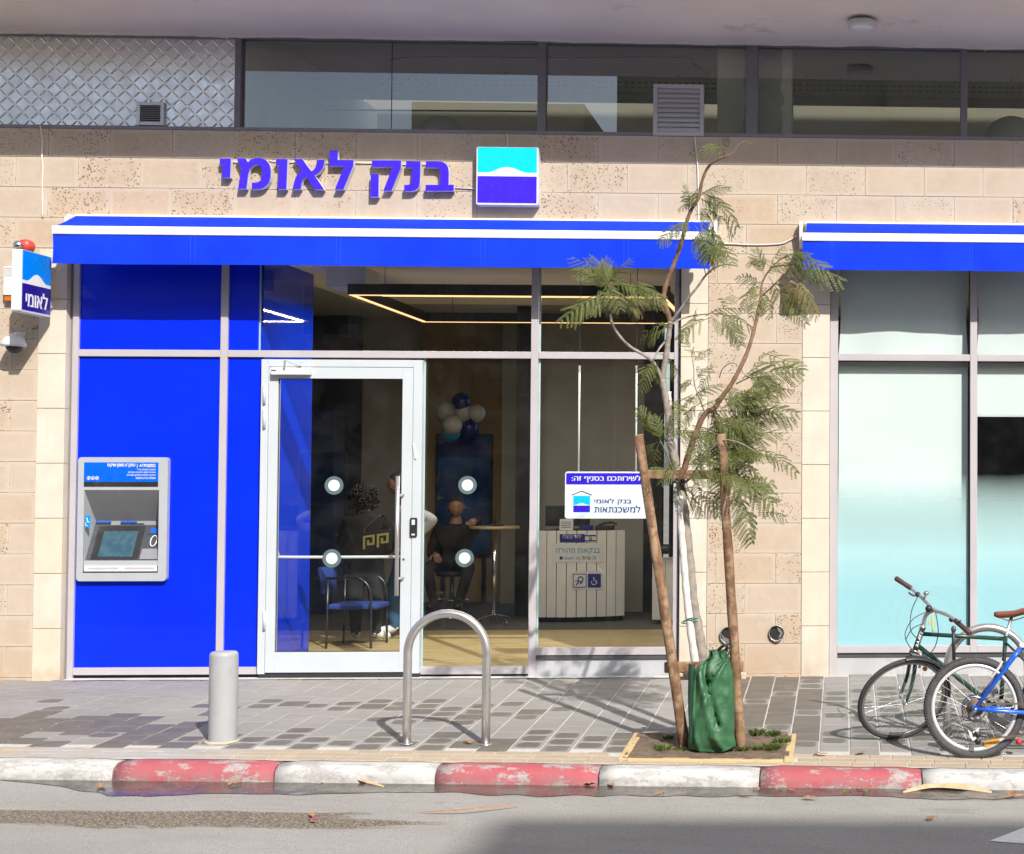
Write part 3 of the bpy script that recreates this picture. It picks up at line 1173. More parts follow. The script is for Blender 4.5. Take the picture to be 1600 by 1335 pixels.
# room behind the upper windows
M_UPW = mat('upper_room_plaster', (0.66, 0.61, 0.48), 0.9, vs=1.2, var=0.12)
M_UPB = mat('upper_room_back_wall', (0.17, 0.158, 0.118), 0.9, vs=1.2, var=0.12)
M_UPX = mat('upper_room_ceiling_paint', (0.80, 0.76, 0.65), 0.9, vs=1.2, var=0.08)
M_UPC = mat('upper_room_concrete', (0.34, 0.33, 0.31), 0.9, vs=2.5, var=0.25)
UZ0, UZ1, UYB = SILLZ - 0.9, SOFZ + 0.24, 3.6
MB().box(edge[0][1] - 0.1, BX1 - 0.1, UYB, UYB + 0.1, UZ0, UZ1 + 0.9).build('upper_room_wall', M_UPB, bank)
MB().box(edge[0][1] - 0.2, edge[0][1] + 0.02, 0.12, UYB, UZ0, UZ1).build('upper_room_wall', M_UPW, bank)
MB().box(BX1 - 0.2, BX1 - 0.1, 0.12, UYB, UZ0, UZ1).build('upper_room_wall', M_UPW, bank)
MB().box(edge[0][1] - 0.1, BX1 - 0.1, 0.3, UYB, UZ0 - 0.1, UZ0).build('upper_room_floor', M_UPX, bank)
MB().box(edge[0][1] - 0.1, BX1 - 0.1, 0.23, 2.85, UZ1 - 0.04, UZ1).build('upper_room_ceiling', M_UPX, bank)  # ends early too, leaving the added light well along the back wall
# bare column between the windows, half painted
k = NT('half_painted_column')
k.set(0.9)
sp = k.n('SeparateXYZ')
k.l(k.pos(), sp.inputs[0])
xm_ = P(1163, 130, 0.2).x
xr_ = P(1222, 130, 0.2).x
j1 = k.math('MULTIPLY', k.math('SUBTRACT', k.noise(9, 5, 0.6), 0.5), 0.10)
g1 = k.ramp(k.math('ADD', sp.outputs[0], j1), xm_ - 0.003, xm_ + 0.003)
g2 = k.ramp(k.math('ADD', sp.outputs[0], j1), xr_ + 0.003, xr_ - 0.003)
k.col(k.mix(k.math('MULTIPLY', g1, g2), (0.62, 0.60, 0.53), k.mix(k.ramp(k.noise(6, 6, 0.7), 0.3, 0.7), (0.26, 0.265, 0.26), (0.40, 0.40, 0.39))))
M_HALF = k.m
MB().box(P(1121, 130, 0.18).x, P(1237, 130, 0.18).x, 0.18, 0.62, UZ0, UZ1 - 0.04).build('column', M_HALF, bank)
# slotted cable tray hung across the room, with rods and conduits
tray_t = thing('cable_tray', 'long slotted metal cable tray hung inside the upper windows', 'cable tray', P(900, 150, 1.6))
M_TRAY = mat('galvanised_tray', (0.52, 0.50, 0.43), 0.5, 0.2, vs=3)
YT = 1.6
za, zb = P(900, 146, YT).z, P(900, 118, YT).z
xa, xb = P(470, 130, YT).x, P(1990, 130, YT).x
MB().box(xa, xb, YT, YT + 0.35, za, za + 0.008).build('tray_floor', M_TRAY, tray_t)
m = MB()
m.box(xa, xb, YT, YT + 0.004, za, zb)
m.build('tray_side', M_TRAY, tray_t)
sl_ = MB()
n = int((xb - xa) / 0.062)
for i in range(n):
    x = xa + 0.02 + i * 0.062
    for zz in (za + (zb - za) * 0.36, za + (zb - za) * 0.62):
        sl_.box(x, x + 0.036, YT - 0.002, YT - 0.0005, zz, zz + 0.011)
o = sl_.build('slots', M_GASKET, tray_t)
o['kind'] = 'stuff'
for u in (530, 660, 790, 1060, 1260, 1460, 1580):
    q = P(u, 118, YT + 0.17)
    MB().tube([(q.x, q.y, za), (q.x, q.y, UZ1 - 0.05)], 0.006, 6).build('hanger_rod', M_DKGREY, tray_t)
MB().box(xa - 0.1, xb, 2.4, 2.9, P(900, 119, 2.4).z, P(900, 112, 2.4).z + 0.15).build('ceiling_beam', M_UPX, bank)
cd = thing('conduit_pipe', 'thin grey conduit running along the upper room behind the glass', 'pipe', P(600, 172, 2.0))
MB().tube(smoothpath([P(505, 172, 2.0), P(700, 173, 2.0), P(838, 174, 2.0)], 3), 0.008, 6).build('tube', M_DKGREY, cd)
cd = thing('black_cable', 'black cable looping from the ceiling of the upper room', 'cable', P(700, 92, 1.2))
MB().tube(smoothpath([P(592, 112, 1.2), P(598, 100, 1.2), P(625, 91, 1.2), P(700, 88, 1.2), P(830, 90, 1.2), P(1060, 90, 1.2), P(1085, 100, 1.2), P(1110, 118, 1.2)], 6), 0.006, 6).build('flex', M_BLACK, cd)
for i, (u, v, r_, lab) in enumerate(((690, 215, 36, 'pale round lamp globe low behind the second upper pane'), (1580, 222, 44, 'large pale lamp globe at the right edge of the upper windows'))):
    q = P(u, v, 1.0)
    t = thing('globe_lamp', lab, 'lamp', q)
    MB().sphere(q, r_ / 176.0, 24, 14, (1, 1, 0.92)).build('globe', M_WHITEP, t)
    MB().tube([q - Vector((0, 0, 0.2)), (q.x, q.y, UZ0)], 0.012, 8).build('stem', M_DKGREY, t)

# ---------------------------------------------------------------- shopfronts
YF = 0.05
shop = bpy.data.objects.new('shopfront', None)
COL.objects.link(shop)
shop.parent = bank
shop.matrix_parent_inverse = PINV['bank_building']
PINV['shopfront'] = Matrix()
GY = 0.095
SHTOP = P(600, 395, YF).z


def member(u0, u1, v0, v1, mt=M_FRAME, name='frame_bar', y0=YF, y1=YF + 0.075, zlo=None, zhi=None, par=None):
    x0, x1, z0, z1 = rect(u0, u1, v0, v1, y0)
    if zlo is not None: z0 = zlo
    if zhi is not None: z1 = zhi
    return MB().box(x0, x1, y0, y1, z0, z1).build(name, mt, par or shop, bevel=0.003)


zt_a, zt_b = P(600, 559, YF).z, P(600, 548.3, YF).z       # transom
MULS = [(111, 120.5), (342.6, 353.8), (828.8, 840.2), (1053, 1060.6)]
for i, (a, b) in enumerate(MULS):
    member(a, b, 600, 680, zlo=-0.01, zhi=SHTOP, name='mullion')
xe = [(P(a, 640, YF).x, P(b, 640, YF).x) for a, b in MULS]
MB().box(xe[0][0] - 0.05, xe[0][0] - 0.001, YF + 0.02, YF + 0.1, -0.01, SHTOP).build('gasket', M_FRAMED, shop)
MB().box(xe[3][1] + 0.001, X_PM0 + 0.01, YF + 0.02, YF + 0.1, -0.01, SHTOP).build('gasket', M_FRAMED, shop)
for i in range(3):
    MB().box(xe[i][1] + 0.0005, xe[i + 1][0] - 0.0005, YF + 0.002, YF + 0.073, zt_a, zt_b).build('transom', M_FRAME, shop, bevel=0.003)
    MB().box(xe[i][1] + 0.0005, xe[i + 1][0] - 0.0005, YF + 0.003, YF + 0.07, SHTOP - 0.06, SHTOP).build('head_rail', M_FRAMED, shop)
XD0, XD1 = P(405, 800, YF).x, P(658.5, 800, YF).x           # door frame outer
zsl0, zsl1 = P(250, 1054.5, YF).z, P(250, 1043, YF).z
MB().box(xe[0][1] + 0.0005, xe[1][0] - 0.0005, YF + 0.002, YF + 0.073, zsl0, zsl1).build('sill', M_FRAME, shop, bevel=0.003)
MB().box(xe[1][1] + 0.0005, XD0 - 0.001, YF + 0.002, YF + 0.073, zsl0, zsl1).build('sill', M_FRAME, shop, bevel=0.003)
zs2a, zs2b = P(740, 1053.7, YF).z, P(740, 1042, YF).z
MB().box(XD1 + 0.001, xe[2][0] - 0.0005, YF + 0.002, YF + 0.073, zs2a, zs2b).build('sill', M_FRAME, shop, bevel=0.003)
zs3a, zs3b = P(950, 1023.5, YF).z, P(950, 1012, YF).z
MB().box(xe[2][1] + 0.0005, xe[3][0] - 0.0005, YF + 0.002, YF + 0.073, zs3a, zs3b).build('sill', M_FRAME, shop, bevel=0.003)
MB().box(xe[2][1] + 0.0005, xe[3][0] - 0.0005, YF + 0.03, YF + 0.07, -0.02, zs3a).build('base_panel', M_BASEP, shop)
MB().box(xe[2][1] + 0.0005, xe[3][0] - 0.0005, YF + 0.012, YF + 0.03, zs3a - 0.032, zs3a - 0.001).build('drip_shadow_gap', M_DKGREY, shop)
MB().box(xe[0][1], XD0, YF + 0.03, YF + 0.07, -0.03, zsl0).build('sill_gap', M_GASKET, shop)
MB().box(XD1, xe[2][0], YF + 0.03, YF + 0.07, -0.03, zs2a).build('sill_gap', M_GASKET, shop)
# blue panels
XBL = P(403.5, 800, GY).x
XBU = P(405.5, 480, GY).x
bps = [(xe[0][1], xe[1][0], zsl1, zt_a), (xe[1][1], XD0, zsl1, zt_a), (xe[0][1], xe[1][0], zt_b, SHTOP - 0.06), (xe[1][1], XBU, zt_b, SHTOP - 0.06)]
for bi, (a, b, c, d) in enumerate(bps):
    if bi == 0:      # cut out for the cash machine
        ha, hb_, hc, hd = rect(126, 256, 720, 902, GY - 0.02)
        m = MB()
        for q in ((a, ha, c, d), (hb_, b, c, d), (ha, hb_, c, hc), (ha, hb_, hd, d)):
            m.box(q[0], q[1], GY - 0.02, GY + 0.03, q[2], q[3])
        m.build('blue_panel', M_BLUE, shop)
    else:
        MB().box(a, b, GY - 0.02, GY + 0.03, c, d).build('blue_panel', M_BLUE, shop)
    MB().box(a, b, GY - 0.024, GY - 0.0205, d - 0.006, d).build('gasket', M_GASKET, shop)
# clear panes
for a, b, c, d in ((XBU + 0.001, xe[2][0], zt_b, SHTOP - 0.06), (XD1, xe[2][0], zs2b, zt_a), (xe[2][1], xe[3][0], zs3b, zt_a), (xe[2][1], xe[3][0], zt_b, SHTOP - 0.06)):
    MB().box(a, b, GY, GY + 0.008, c, d).build('pane', M_GLASS, shop)
    MB().box(a, a + 0.012, GY - 0.004, GY - 0.0005, c, d).build('glass_edge', M_GEDGE, shop)
    MB().box(a + 0.012, b, GY - 0.004, GY - 0.0005, d - 0.006, d).build('gasket', M_GASKET, shop)

# right-hand bay
MR = [(1296.8, 1309.3), (1516, 1527), (1735, 1746)]
xr = []
zrt0, zrt1 = P(1420, 563.7, YF).z, P(1420, 553.3, YF).z
zrs0, zrs1 = P(1420, 1020, YF).z, P(1420, 1009, YF).z
for a, b in MR:
    xa, xb = P(a, 640, YF).x, P(b, 640, YF).x
    xr.append((xa, xb))
    MB().box(xa, xb, YF, YF + 0.075, zrs0 if a > 1400 else -0.01, SHTOP).build('mullion', M_FRAME, shop, bevel=0.003)
xr.append((X_PE0 - 0.06, X_PE0 - 0.001))
MB().box(*xr[3], YF, YF + 0.075, -0.01, SHTOP).build('mullion', M_FRAME, shop, bevel=0.003)
for i in range(3):
    a, b = xr[i][1] + 0.0005, xr[i + 1][0] - 0.0005
    MB().box(a, b, YF + 0.002, YF + 0.073, zrt0, zrt1).build('transom', M_FRAME, shop, bevel=0.003)
    MB().box(a, b, YF + 0.002, YF + 0.073, zrs0, zrs1).build('sill', M_FRAME, shop, bevel=0.003)
    MB().box(a, b, YF + 0.003, YF + 0.07, SHTOP - 0.06, SHTOP).build('head_rail', M_FRAMED, shop)
    for c, d in ((zrs1, zrt0), (zrt1, SHTOP - 0.06)):
        MB().box(a, b, GY, GY + 0.008, c, d).build('pane', M_GLASS, shop)
        MB().box(a, b, GY - 0.004, GY - 0.0005, d - 0.007, d).build('gasket', M_GASKET, shop)
        MB().box(b - 0.009, b, GY - 0.004, GY - 0.0005, c, d - 0.007).build('gasket', M_GASKET, shop)
xl_, xq_ = xr[0][1] + 0.0005, xr[3][0] - 0.0005
MB().box(xl_, xq_, YF + 0.03, YF + 0.07, -0.02, zrs0 - 0.036).build('base_panel', M_BASEP, shop)
MB().box(xl_, xq_, YF + 0.02, YF + 0.069, zrs0 - 0.036, zrs0 - 0.001).build('drip_shadow_gap', M_DKGREY, shop)

# roller blinds and gradient privacy film in the right-hand bay
k = NT('white_blind_fabric')
k.set(0.9, 0, 0.2)
k.col(k.mix(k.ramp(k.noise(1.5, 3), 0.3, 0.7), (0.66, 0.715, 0.715), (0.71, 0.76, 0.76)))
M_BLIND = k.m
YBL = 0.168
blinds = []
for i, zb_ in ((0, zrs1 + 0.02), (1, P(1560, 651, YBL).z), (2, zrs1 + 0.3)):
    a, b = xr[i][1], xr[i + 1][0]
    lab = ('white roller blind pulled down in the tall window right of the pillar', 'white roller blind pulled a third down in the window at the right edge', 'white roller blind in the window past the right edge')[i]
    t = thing('roller_blind', lab, 'blind', ((a + b) / 2, YBL, zrt0 - 0.1))
    MB().box(a + 0.006, b - 0.012, YBL, YBL + 0.003, zb_, zrt0 - 0.02).build('fabric', M_BLIND, t)
    MB().box(a + 0.006, b - 0.012, YBL - 0.004, YBL - 0.0005, zb_ - 0.001, zb_ + 0.02).build('bottom_bar', M_WHITEP, t)
    MB().box(a + 0.004, b - 0.008, YBL - 0.035, YBL - 0.02, zrt0 - 0.045, zrt0 - 0.004).build('cassette', M_BASEP, t)
    lab = ('white curtain sheet bowed behind the small upper pane right of the pillar', 'white curtain sheet behind the upper pane at the right edge', 'white curtain sheet behind the pane past the right edge')[i]
    m = MB()
    n = 24
    ca, cb = zrt1 + 0.002, SHTOP - 0.05
    vs = []
    for jz in range(13):
        tz = jz / 12
        inset = 0.004 + 0.016 * math.sin(math.pi * min(1, tz * 1.1)) ** 1.0
        for ix in range(n + 1):
            tx = ix / n
            x = (a + inset) + (b - a - 2 * inset - 0.006) * tx
            y = YBL - 0.02 + 0.012 * math.cos(2 * math.pi * tx) + 0.01 * noise.noise(Vector((tx * 4 + i, tz * 2, 0)))
            vs.append((x, y, ca + (cb - ca) * tz))
    N = n + 1
    m.add(vs, [(q * N + s_, q * N + s_ + 1, (q + 1) * N + s_ + 1, (q + 1) * N + s_) for q in range(12) for s_ in range(n)], 0, True)
    o = m.build('window_curtain', M_BLIND)
    o['label'] = lab
    o['category'] = 'curtain'
k = NT('cyan_gradient_film')
k.set(0.45, 0, 0.3)
sp = k.n('SeparateXYZ')
k.l(k.pos(), sp.inputs[0])
zA, zB, zC = P(1420, 770, GY).z, P(1420, 872, GY).z, P(1420, 905, GY).z
ff = k.math('ADD', sp.outputs[2], k.math('MULTIPLY', k.math('SUBTRACT', k.noise(3, 3), 0.5), 0.06))
k.col(k.mix(k.ramp(ff, zA, zC - 0.1), (0.66, 0.84, 0.84), (0.38, 0.655, 0.735)))
k.l(k.ramp(ff, zA + 0.16, zB + 0.05, 0.0, 0.96), k.b.inputs['Alpha'])
M_FILM = k.m
for i in range(3):
    a, b = xr[i][1] + 0.001, xr[i + 1][0] - 0.001
    MB().box(a, b, GY + 0.010, GY + 0.0112, zrs1, P(1420, 735, GY).z).build('privacy_film', M_FILM, shop)

# ---------------------------------------------------------------- entrance door
door = bpy.data.objects.new('door', None)
COL.objects.link(door)
door.parent = bank
door.matrix_parent_inverse = PINV['bank_building']
PINV['door'] = Matrix()
YD = 0.012
zd_t = P(530, 562, YD).z
zd_b = P(530, 1053, YD).z
zl_t = P(530, 574, YD).z
XL0, XL1 = P(417, 800, YD).x, P(643, 800, YD).x
XG0, XG1 = P(431.5, 800, YD).x, P(626.5, 800, YD).x
zg_t, zg_b = P(530, 591.5, YD).z, P(530, 1019, YD).z
xd0, xd1 = P(405, 800, YD).x, P(657.5, 800, YD).x
for a, b, c, d in ((xd0, XL0 - 0.003, zd_b, zd_t), (XL1 + 0.003, xd1, zd_b, zd_t), (XL0 - 0.003, XL1 + 0.003, zl_t + 0.003, zd_t)):
    MB().box(a, b, YD, YD + 0.10, c, d).build('door_frame', M_DOOR, door, bevel=0.003)
leafm = [('stile', XL0, XG0, zd_b + 0.012, zl_t), ('stile', XG1, XL1, zd_b + 0.012, zl_t), ('top_rail', XG0, XG1, zg_t, zl_t), ('kick_panel', XG0, XG1, zd_b + 0.012, zg_b)]
for nme, a, b, c, d in leafm:
    MB().box(a, b, YD + 0.003, YD + 0.06, c, d).build(nme, M_DOOR, door, bevel=0.002)
MB().box(XG0, XG1, YD + 0.028, YD + 0.036, zg_b, zg_t).build('pane', M_GLASS, door)
for a, b, c, d in ((XG0, XG0 + 0.006, zg_b, zg_t), (XG1 - 0.006, XG1, zg_b, zg_t), (XG0 + 0.006, XG1 - 0.006, zg_t - 0.006, zg_t), (XG0 + 0.006, XG1 - 0.006, zg_b, zg_b + 0.006)):
    MB().box(a, b, YD + 0.022, YD + 0.0275, c, d).build('gasket', M_GASKET, door)
MB().box(xd0 + 0.01, xd1, YD + 0.01, YD + 0.08, zd_b - 0.03, zd_b + 0.004).build('threshold', M_GASKET, door)
for v in (617, 655, 1000 - 30):
    q = P(413.5, v, YD)
    MB().tube([(q.x, YD - 0.008, q.z - 0.075), (q.x, YD - 0.008, q.z + 0.075)], 0.011, 8).build('hinge', M_DOOR, door)
# closer with its folded arm
a, b, c, d = rect(424, 484, 574.5, 585.5, YD - 0.05)
clo = MB().box(a, b, YD - 0.055, YD + 0.004, c, d).build('door_closer', M_WHITEP, door, bevel=0.004)
m = MB()
q0, q1, q2 = P(444, 577, YD - 0.06), P(445, 563, YD - 0.09), P(463, 571, YD - 0.03)
m.bar(q0, q1, 0.014, 0.006).bar(q1, q2, 0.014, 0.006).bar(q2, P(471, 571.5, YD - 0.01), 0.02, 0.008)
m.build('closer_arm', M_STEEL, clo)
MB().box(P(428, 579, YD).x, P(435, 579, YD).x, YD - 0.0575, YD - 0.0555, P(430, 580.3, YD).z, P(430, 578.5, YD).z).build('closer_badge', M_DKGREY, clo)
# pull handle
xh = P(620.5, 830, YD - 0.07).x
zt_, zb_ = P(620, 744, YD - 0.07).z, P(620, 931, YD - 0.07).z
hdl = MB().tube([(xh, YD - 0.07, zb_), (xh, YD - 0.07, zt_)], 0.0165, 14).build('pull_handle', M_STEEL, door)
for v in (774, 904):
    z = P(620, v, YD - 0.03).z
    MB().tube([(xh, YD - 0.066, z), (P(630, v, YD).x, YD + 0.004, z)], 0.011, 10).build('handle_mount', M_STEEL, hdl)
a, b, c, d = rect(641, 652, 809, 839, YD)
lk = MB().prism(rounded(a, b, c, d, 0.01), YD - 0.012, YD - 0.0005).build('lock_plate', M_BLACK, door)
a, b, c, d = rect(644, 649, 812, 820, YD)
MB().box(a, b, YD - 0.015, YD - 0.0122, c, d).build('lock_label', M_WHITEP, lk)
MB().box(a, b, YD - 0.015, YD - 0.0122, c - 0.085, c - 0.072).build('lock_button', M_WHITEP, lk)
q = P(630.5, 874, YD)
MB().lathe([(0.009, 0), (0.009, 0.004), (0.0, 0.004)], (q.x, YD + 0.003, q.z), (0, -1, 0), 12).build('key_cylinder', M_DKGREY, door)
m = MB()
m.bar(P(646, 693, YD - 0.006), P(649.5, 717, YD - 0.006), 0.010, 0.014)
m.build('mezuzah', M_WHITEP, door)
# inner push bar
zp = P(520, 870.5, 0.12).z
MB().tube(smoothpath([(P(432, 860, 0.07).x, 0.07, zp + 0.06), (P(434, 866, 0.11).x, 0.12, zp + 0.02), (P(440, 870, 0.13).x, 0.13, zp), (P(616, 870, 0.13).x, 0.13, zp), (P(622, 870, 0.1).x, 0.07, zp)], 5), 0.012, 10).build('push_bar', M_WHITEP, door)


def dot(u, v, Y, parent):
    q = P(u, v, Y)
    MB().lathe([(0.0, 0), (0.0745, 0), (0.0745, 0.0012), (0.0, 0.0012)], (q.x, Y, q.z), (0, -1, 0), 40, smooth=False).build('sticker_ring', M_DOTG, parent)
    MB().lathe([(0.0, 0.0016), (0.046, 0.0016), (0.046, 0.0028), (0.0, 0.0028)], (q.x, Y, q.z), (0, -1, 0), 32, smooth=False).build('sticker_dot', M_DOTW, parent)


M_DOTG = mat('frosted_sticker', (0.085, 0.125, 0.135), 0.5, var=0.05)
M_DOTW = mat('white_sticker', (0.58, 0.66, 0.64), 0.5, var=0.03)
dot(522, 758.5, YD + 0.026, door)
dot(518.5, 872.5, YD + 0.026, door)
dot(730.5, 758, GY - 0.002, shop)
dot(726, 872, GY - 0.002, shop)

# ---------------------------------------------------------------- ground floor interior
FZ = 0.035
k = NT('oak_look_floor')
k.set(0.45, 0, 0.4)
sp = k.n('Mapping')
sp.inputs['Scale'].default_value = (1.2, 9, 1)
k.l(k.pos(), sp.inputs[0])
k.col(k.mix(k.ramp(k.noise(1.6, 6, 0.6, sp.outputs[0]), 0.3, 0.7), (0.30, 0.215, 0.095), (0.44, 0.335, 0.165)))
M_WOOD = k.m
M_FLOORSH = mat('floor_shade_grey', (0.075, 0.07, 0.065), 0.95, vs=40)  # dark grey paints the shade on the floor beyond the sun's reach
M_TAN = mat('tan_back_wall', (0.42, 0.30, 0.155), 0.8, vs=1, var=0.08)
M_GREYW = mat('grey_interior_wall', (0.36, 0.345, 0.315), 0.8, vs=1, var=0.06)
M_DARKW = mat('dark_navy_interior_wall', (0.035, 0.042, 0.075), 0.6, vs=1)
M_CEIL = mat('interior_ceiling', (0.55, 0.54, 0.52), 0.9, vs=1, var=0.05)
k = NT('blue_interior_wall')
k.set(0.03, 0, 0.5)
k.col(k.mix(k.ramp(k.noise(1, 3), 0.3, 0.7), (0.001, 0.030, 0.55), (0.002, 0.038, 0.62)))
M_BLUEW = k.m
M_CREAM = mat('cream_column', (0.50, 0.47, 0.38), 0.7, vs=1)
IZ = SHTOP + 0.16
YB = 7.4
MB().box(-8.9, 4.1, 0.13, 3.75, -0.3, FZ).build('interior_floor', M_WOOD, bank)
MB().box(-8.9, 4.1, 3.752, YB + 0.5, -0.3, FZ + 0.001).build('interior_floor', M_FLOORSH, bank)  # same floor carried on, its shade put into the colour
MB().box(-8.9, 4.1, 0.31, YB + 0.5, IZ, IZ + 0.1).build('interior_ceiling', M_CEIL, bank)
MB().box(-8.9, 4.1, 0.13, 0.30, SHTOP + 0.002, TOPZ + 0.5).build('lintel', M_CEIL, bank)
xw = P(405, 800, 0.10).x
MB().box(xw - 0.10, xw, 0.13, 1.30, FZ, IZ).build('blue_side_wall', M_BLUEW, bank)
xg0, xg1, xt1 = P(588, 700, YB).x, P(656, 700, YB).x, P(792, 700, YB).x
MB().box(-8.9, xg0, YB - 0.8, YB + 0.1, FZ, IZ).build('interior_wall', M_DARKW, bank)  # stands in for a dark opening; the darkness is in its colour
MB().box(xg0, xg1, YB - 0.6, YB + 0.1, FZ, IZ).build('interior_wall', M_GREYW, bank)
MB().box(xg1, xt1, YB, YB + 0.1, FZ, IZ).build('interior_wall', M_TAN, bank)
MB().box(xt1, P(806, 700, YB - 0.3).x, YB - 0.3, YB + 0.1, FZ, IZ).build('cream_column', M_CREAM, bank)
MB().box(P(806, 700, 5.4).x, P(829, 700, 5.4).x, 5.4, 5.5, FZ, IZ).build('black_post', M_BLACK, bank)
YW2 = 5.9
MB().box(P(826, 700, YW2).x, P(1006, 700, YW2).x, YW2, YW2 + 0.1, FZ, IZ).build('interior_wall', M_GREYW, bank)
MB().box(P(1007, 700, YW2).x, P(1036, 700, YW2).x, YW2 - 0.05, YW2 + 0.1, FZ, IZ).build('black_post', M_BLACK, bank)
MB().box(P(1037, 700, YW2).x, 4.0, YW2 + 0.6, YW2 + 0.7, FZ, IZ).build('interior_wall', M_DARKW, bank)
MB().box(4.0, 4.1, 0.3, YB, FZ, IZ).build('interior_wall', M_GREYW, bank)
MB().box(-9.0, -8.9, 0.3, YB, FZ, IZ).build('interior_wall', M_DARKW, bank)
for (u0, u1, v0, v1, Y, mt) in ((497, 523, 700, 760, 5.5, M_DARKW),):
    pass
# dark cabinet strip and door leaf far left, seen through the entrance
xa, xb, za, zb = rect(455, 520, 640, 940, 5.6)
MB().box(xa, xb, 5.6, 6.0, FZ, zb).build('dark_cabinet', mat('navy_cabinet', (0.02, 0.035, 0.10), 0.35), bank)

# ================================================================ things on the facade
def awning(x0, x1, label, seams):
    """folded-arm awning: cassette at the wall, short canvas top, white front bar, hanging valance"""
    YA = -0.36
    t = thing('awning', label, 'awning', ((x0 + x1) / 2, 0, P(600, 350, 0).z))
    zb0, zb1 = P(600, 370.5, YA).z, P(600, 357.5, YA).z
    zc = P(600, 343.5, 0).z
    # cassette against the wall
    MB().box(x0 + 0.02, x1 - 0.02, -0.06, -0.002, zc - 0.07, zc + 0.012).build('cassette', M_WHITE, t, bevel=0.004)
    # canvas top, sloping down to the front bar
    n = 60
    vs = []
    for j in range(5):
        s = j / 4
        for i in range(n + 1):
            x = x0 + 0.03 + (x1 - x0 - 0.06) * i / n
            sag = 0.006 * math.sin(math.pi * s) + 0.003 * noise.noise(Vector((x * 2, s, 0))) * math.sin(math.pi * s)
            vs.append((x, -0.055 + (YA + 0.055) * s, zc + (zb1 + 0.002 - zc) * s - sag))
    N = n + 1
    MB().add(vs, [(j * N + i, j * N + i + 1, (j + 1) * N + i + 1, (j + 1) * N + i) for j in range(4) for i in range(n)], 0, True).build('canvas_top', M_AWN, t)
    MB().box(x0, x1, YA - 0.012, YA + 0.05, zb0, zb1).build('front_bar', M_WHITE, t, bevel=0.008)
    # valance
    zv = P(600, 416, YA).z
    n = 150
    vs = []
    for j in range(9):
        s = j / 8
        for i in range(n + 1):
            x = x0 + 0.006 + (x1 - x0 - 0.012) * i / n
            wv = 0.010 * s * noise.noise(Vector((x * 1.6, 0, x0))) + 0.004 * s * noise.noise(Vector((x * 6, s, 2)))
            e = min(abs(x - x0), abs(x1 - x))
            wv += 0.012 * math.exp(-e * 9) * math.sin(s * 3 + e * 14)
            vs.append((x, YA - 0.002 + wv, zb0 + (zv - zb0) * s + 0.004 * s * noise.noise(Vector((x * 0.8, 3, 0)))))
    N = n + 1
    m = MB().add(vs, [(j * N + i, j * N + i + 1, (j + 1) * N + i + 1, (j + 1) * N + i) for j in range(8) for i in range(n)], 0, True)
    val = m.build('valance', M_AWN, t)
    for sx in seams:
        for dx in (0, 0.016):
            i = int((sx + dx - x0) / (x1 - x0) * n)
            if not 0 < i < n:
                continue
            pts = [Vector(vs[j * N + i]) + Vector((0, -0.0015, 0)) for j in range(9)]
            MB().tube(pts, 0.0011, 4).build('seam', M_SEAM, val)
    for x in (x0 - 0.03, x1 + 0.002):
        pl = [(-0.0, zc + 0.005), (-0.07, zc + 0.01), (-0.12, zc - 0.03), (-0.10, zc - 0.12), (-0.06, zc - 0.21), (0.0, zc - 0.21)]
        MB().prism(pl, x, x + 0.028, xf=lambda a, y, z: (y, a - 0.003, z)).build('end_bracket', M_WHITE, t, bevel=0.003)
    MB().box(x0 + 0.25, x0 + 0.29, YA + 0.05, -0.06, zb0 + 0.005, zb0 + 0.04).build('folding_arm', M_WHITE, t)
    MB().box(x1 - 0.29, x1 - 0.25, YA + 0.05, -0.06, zb0 + 0.005, zb0 + 0.04).build('folding_arm', M_WHITE, t)
    return t


YA = -0.36
awning(P(81, 380, YA).x, P(1110.5, 395, YA).x, 'long blue canvas awning with white front bar over the bank entrance', [P(u, 390, YA).x for u in (304, 532, 757, 980)])
awning(P(1253, 390, YA).x, P(1253, 390, YA).x + 3.1, 'blue canvas awning over the frosted windows at the right edge', [P(u, 390, YA).x for u in (1300, 1518)])

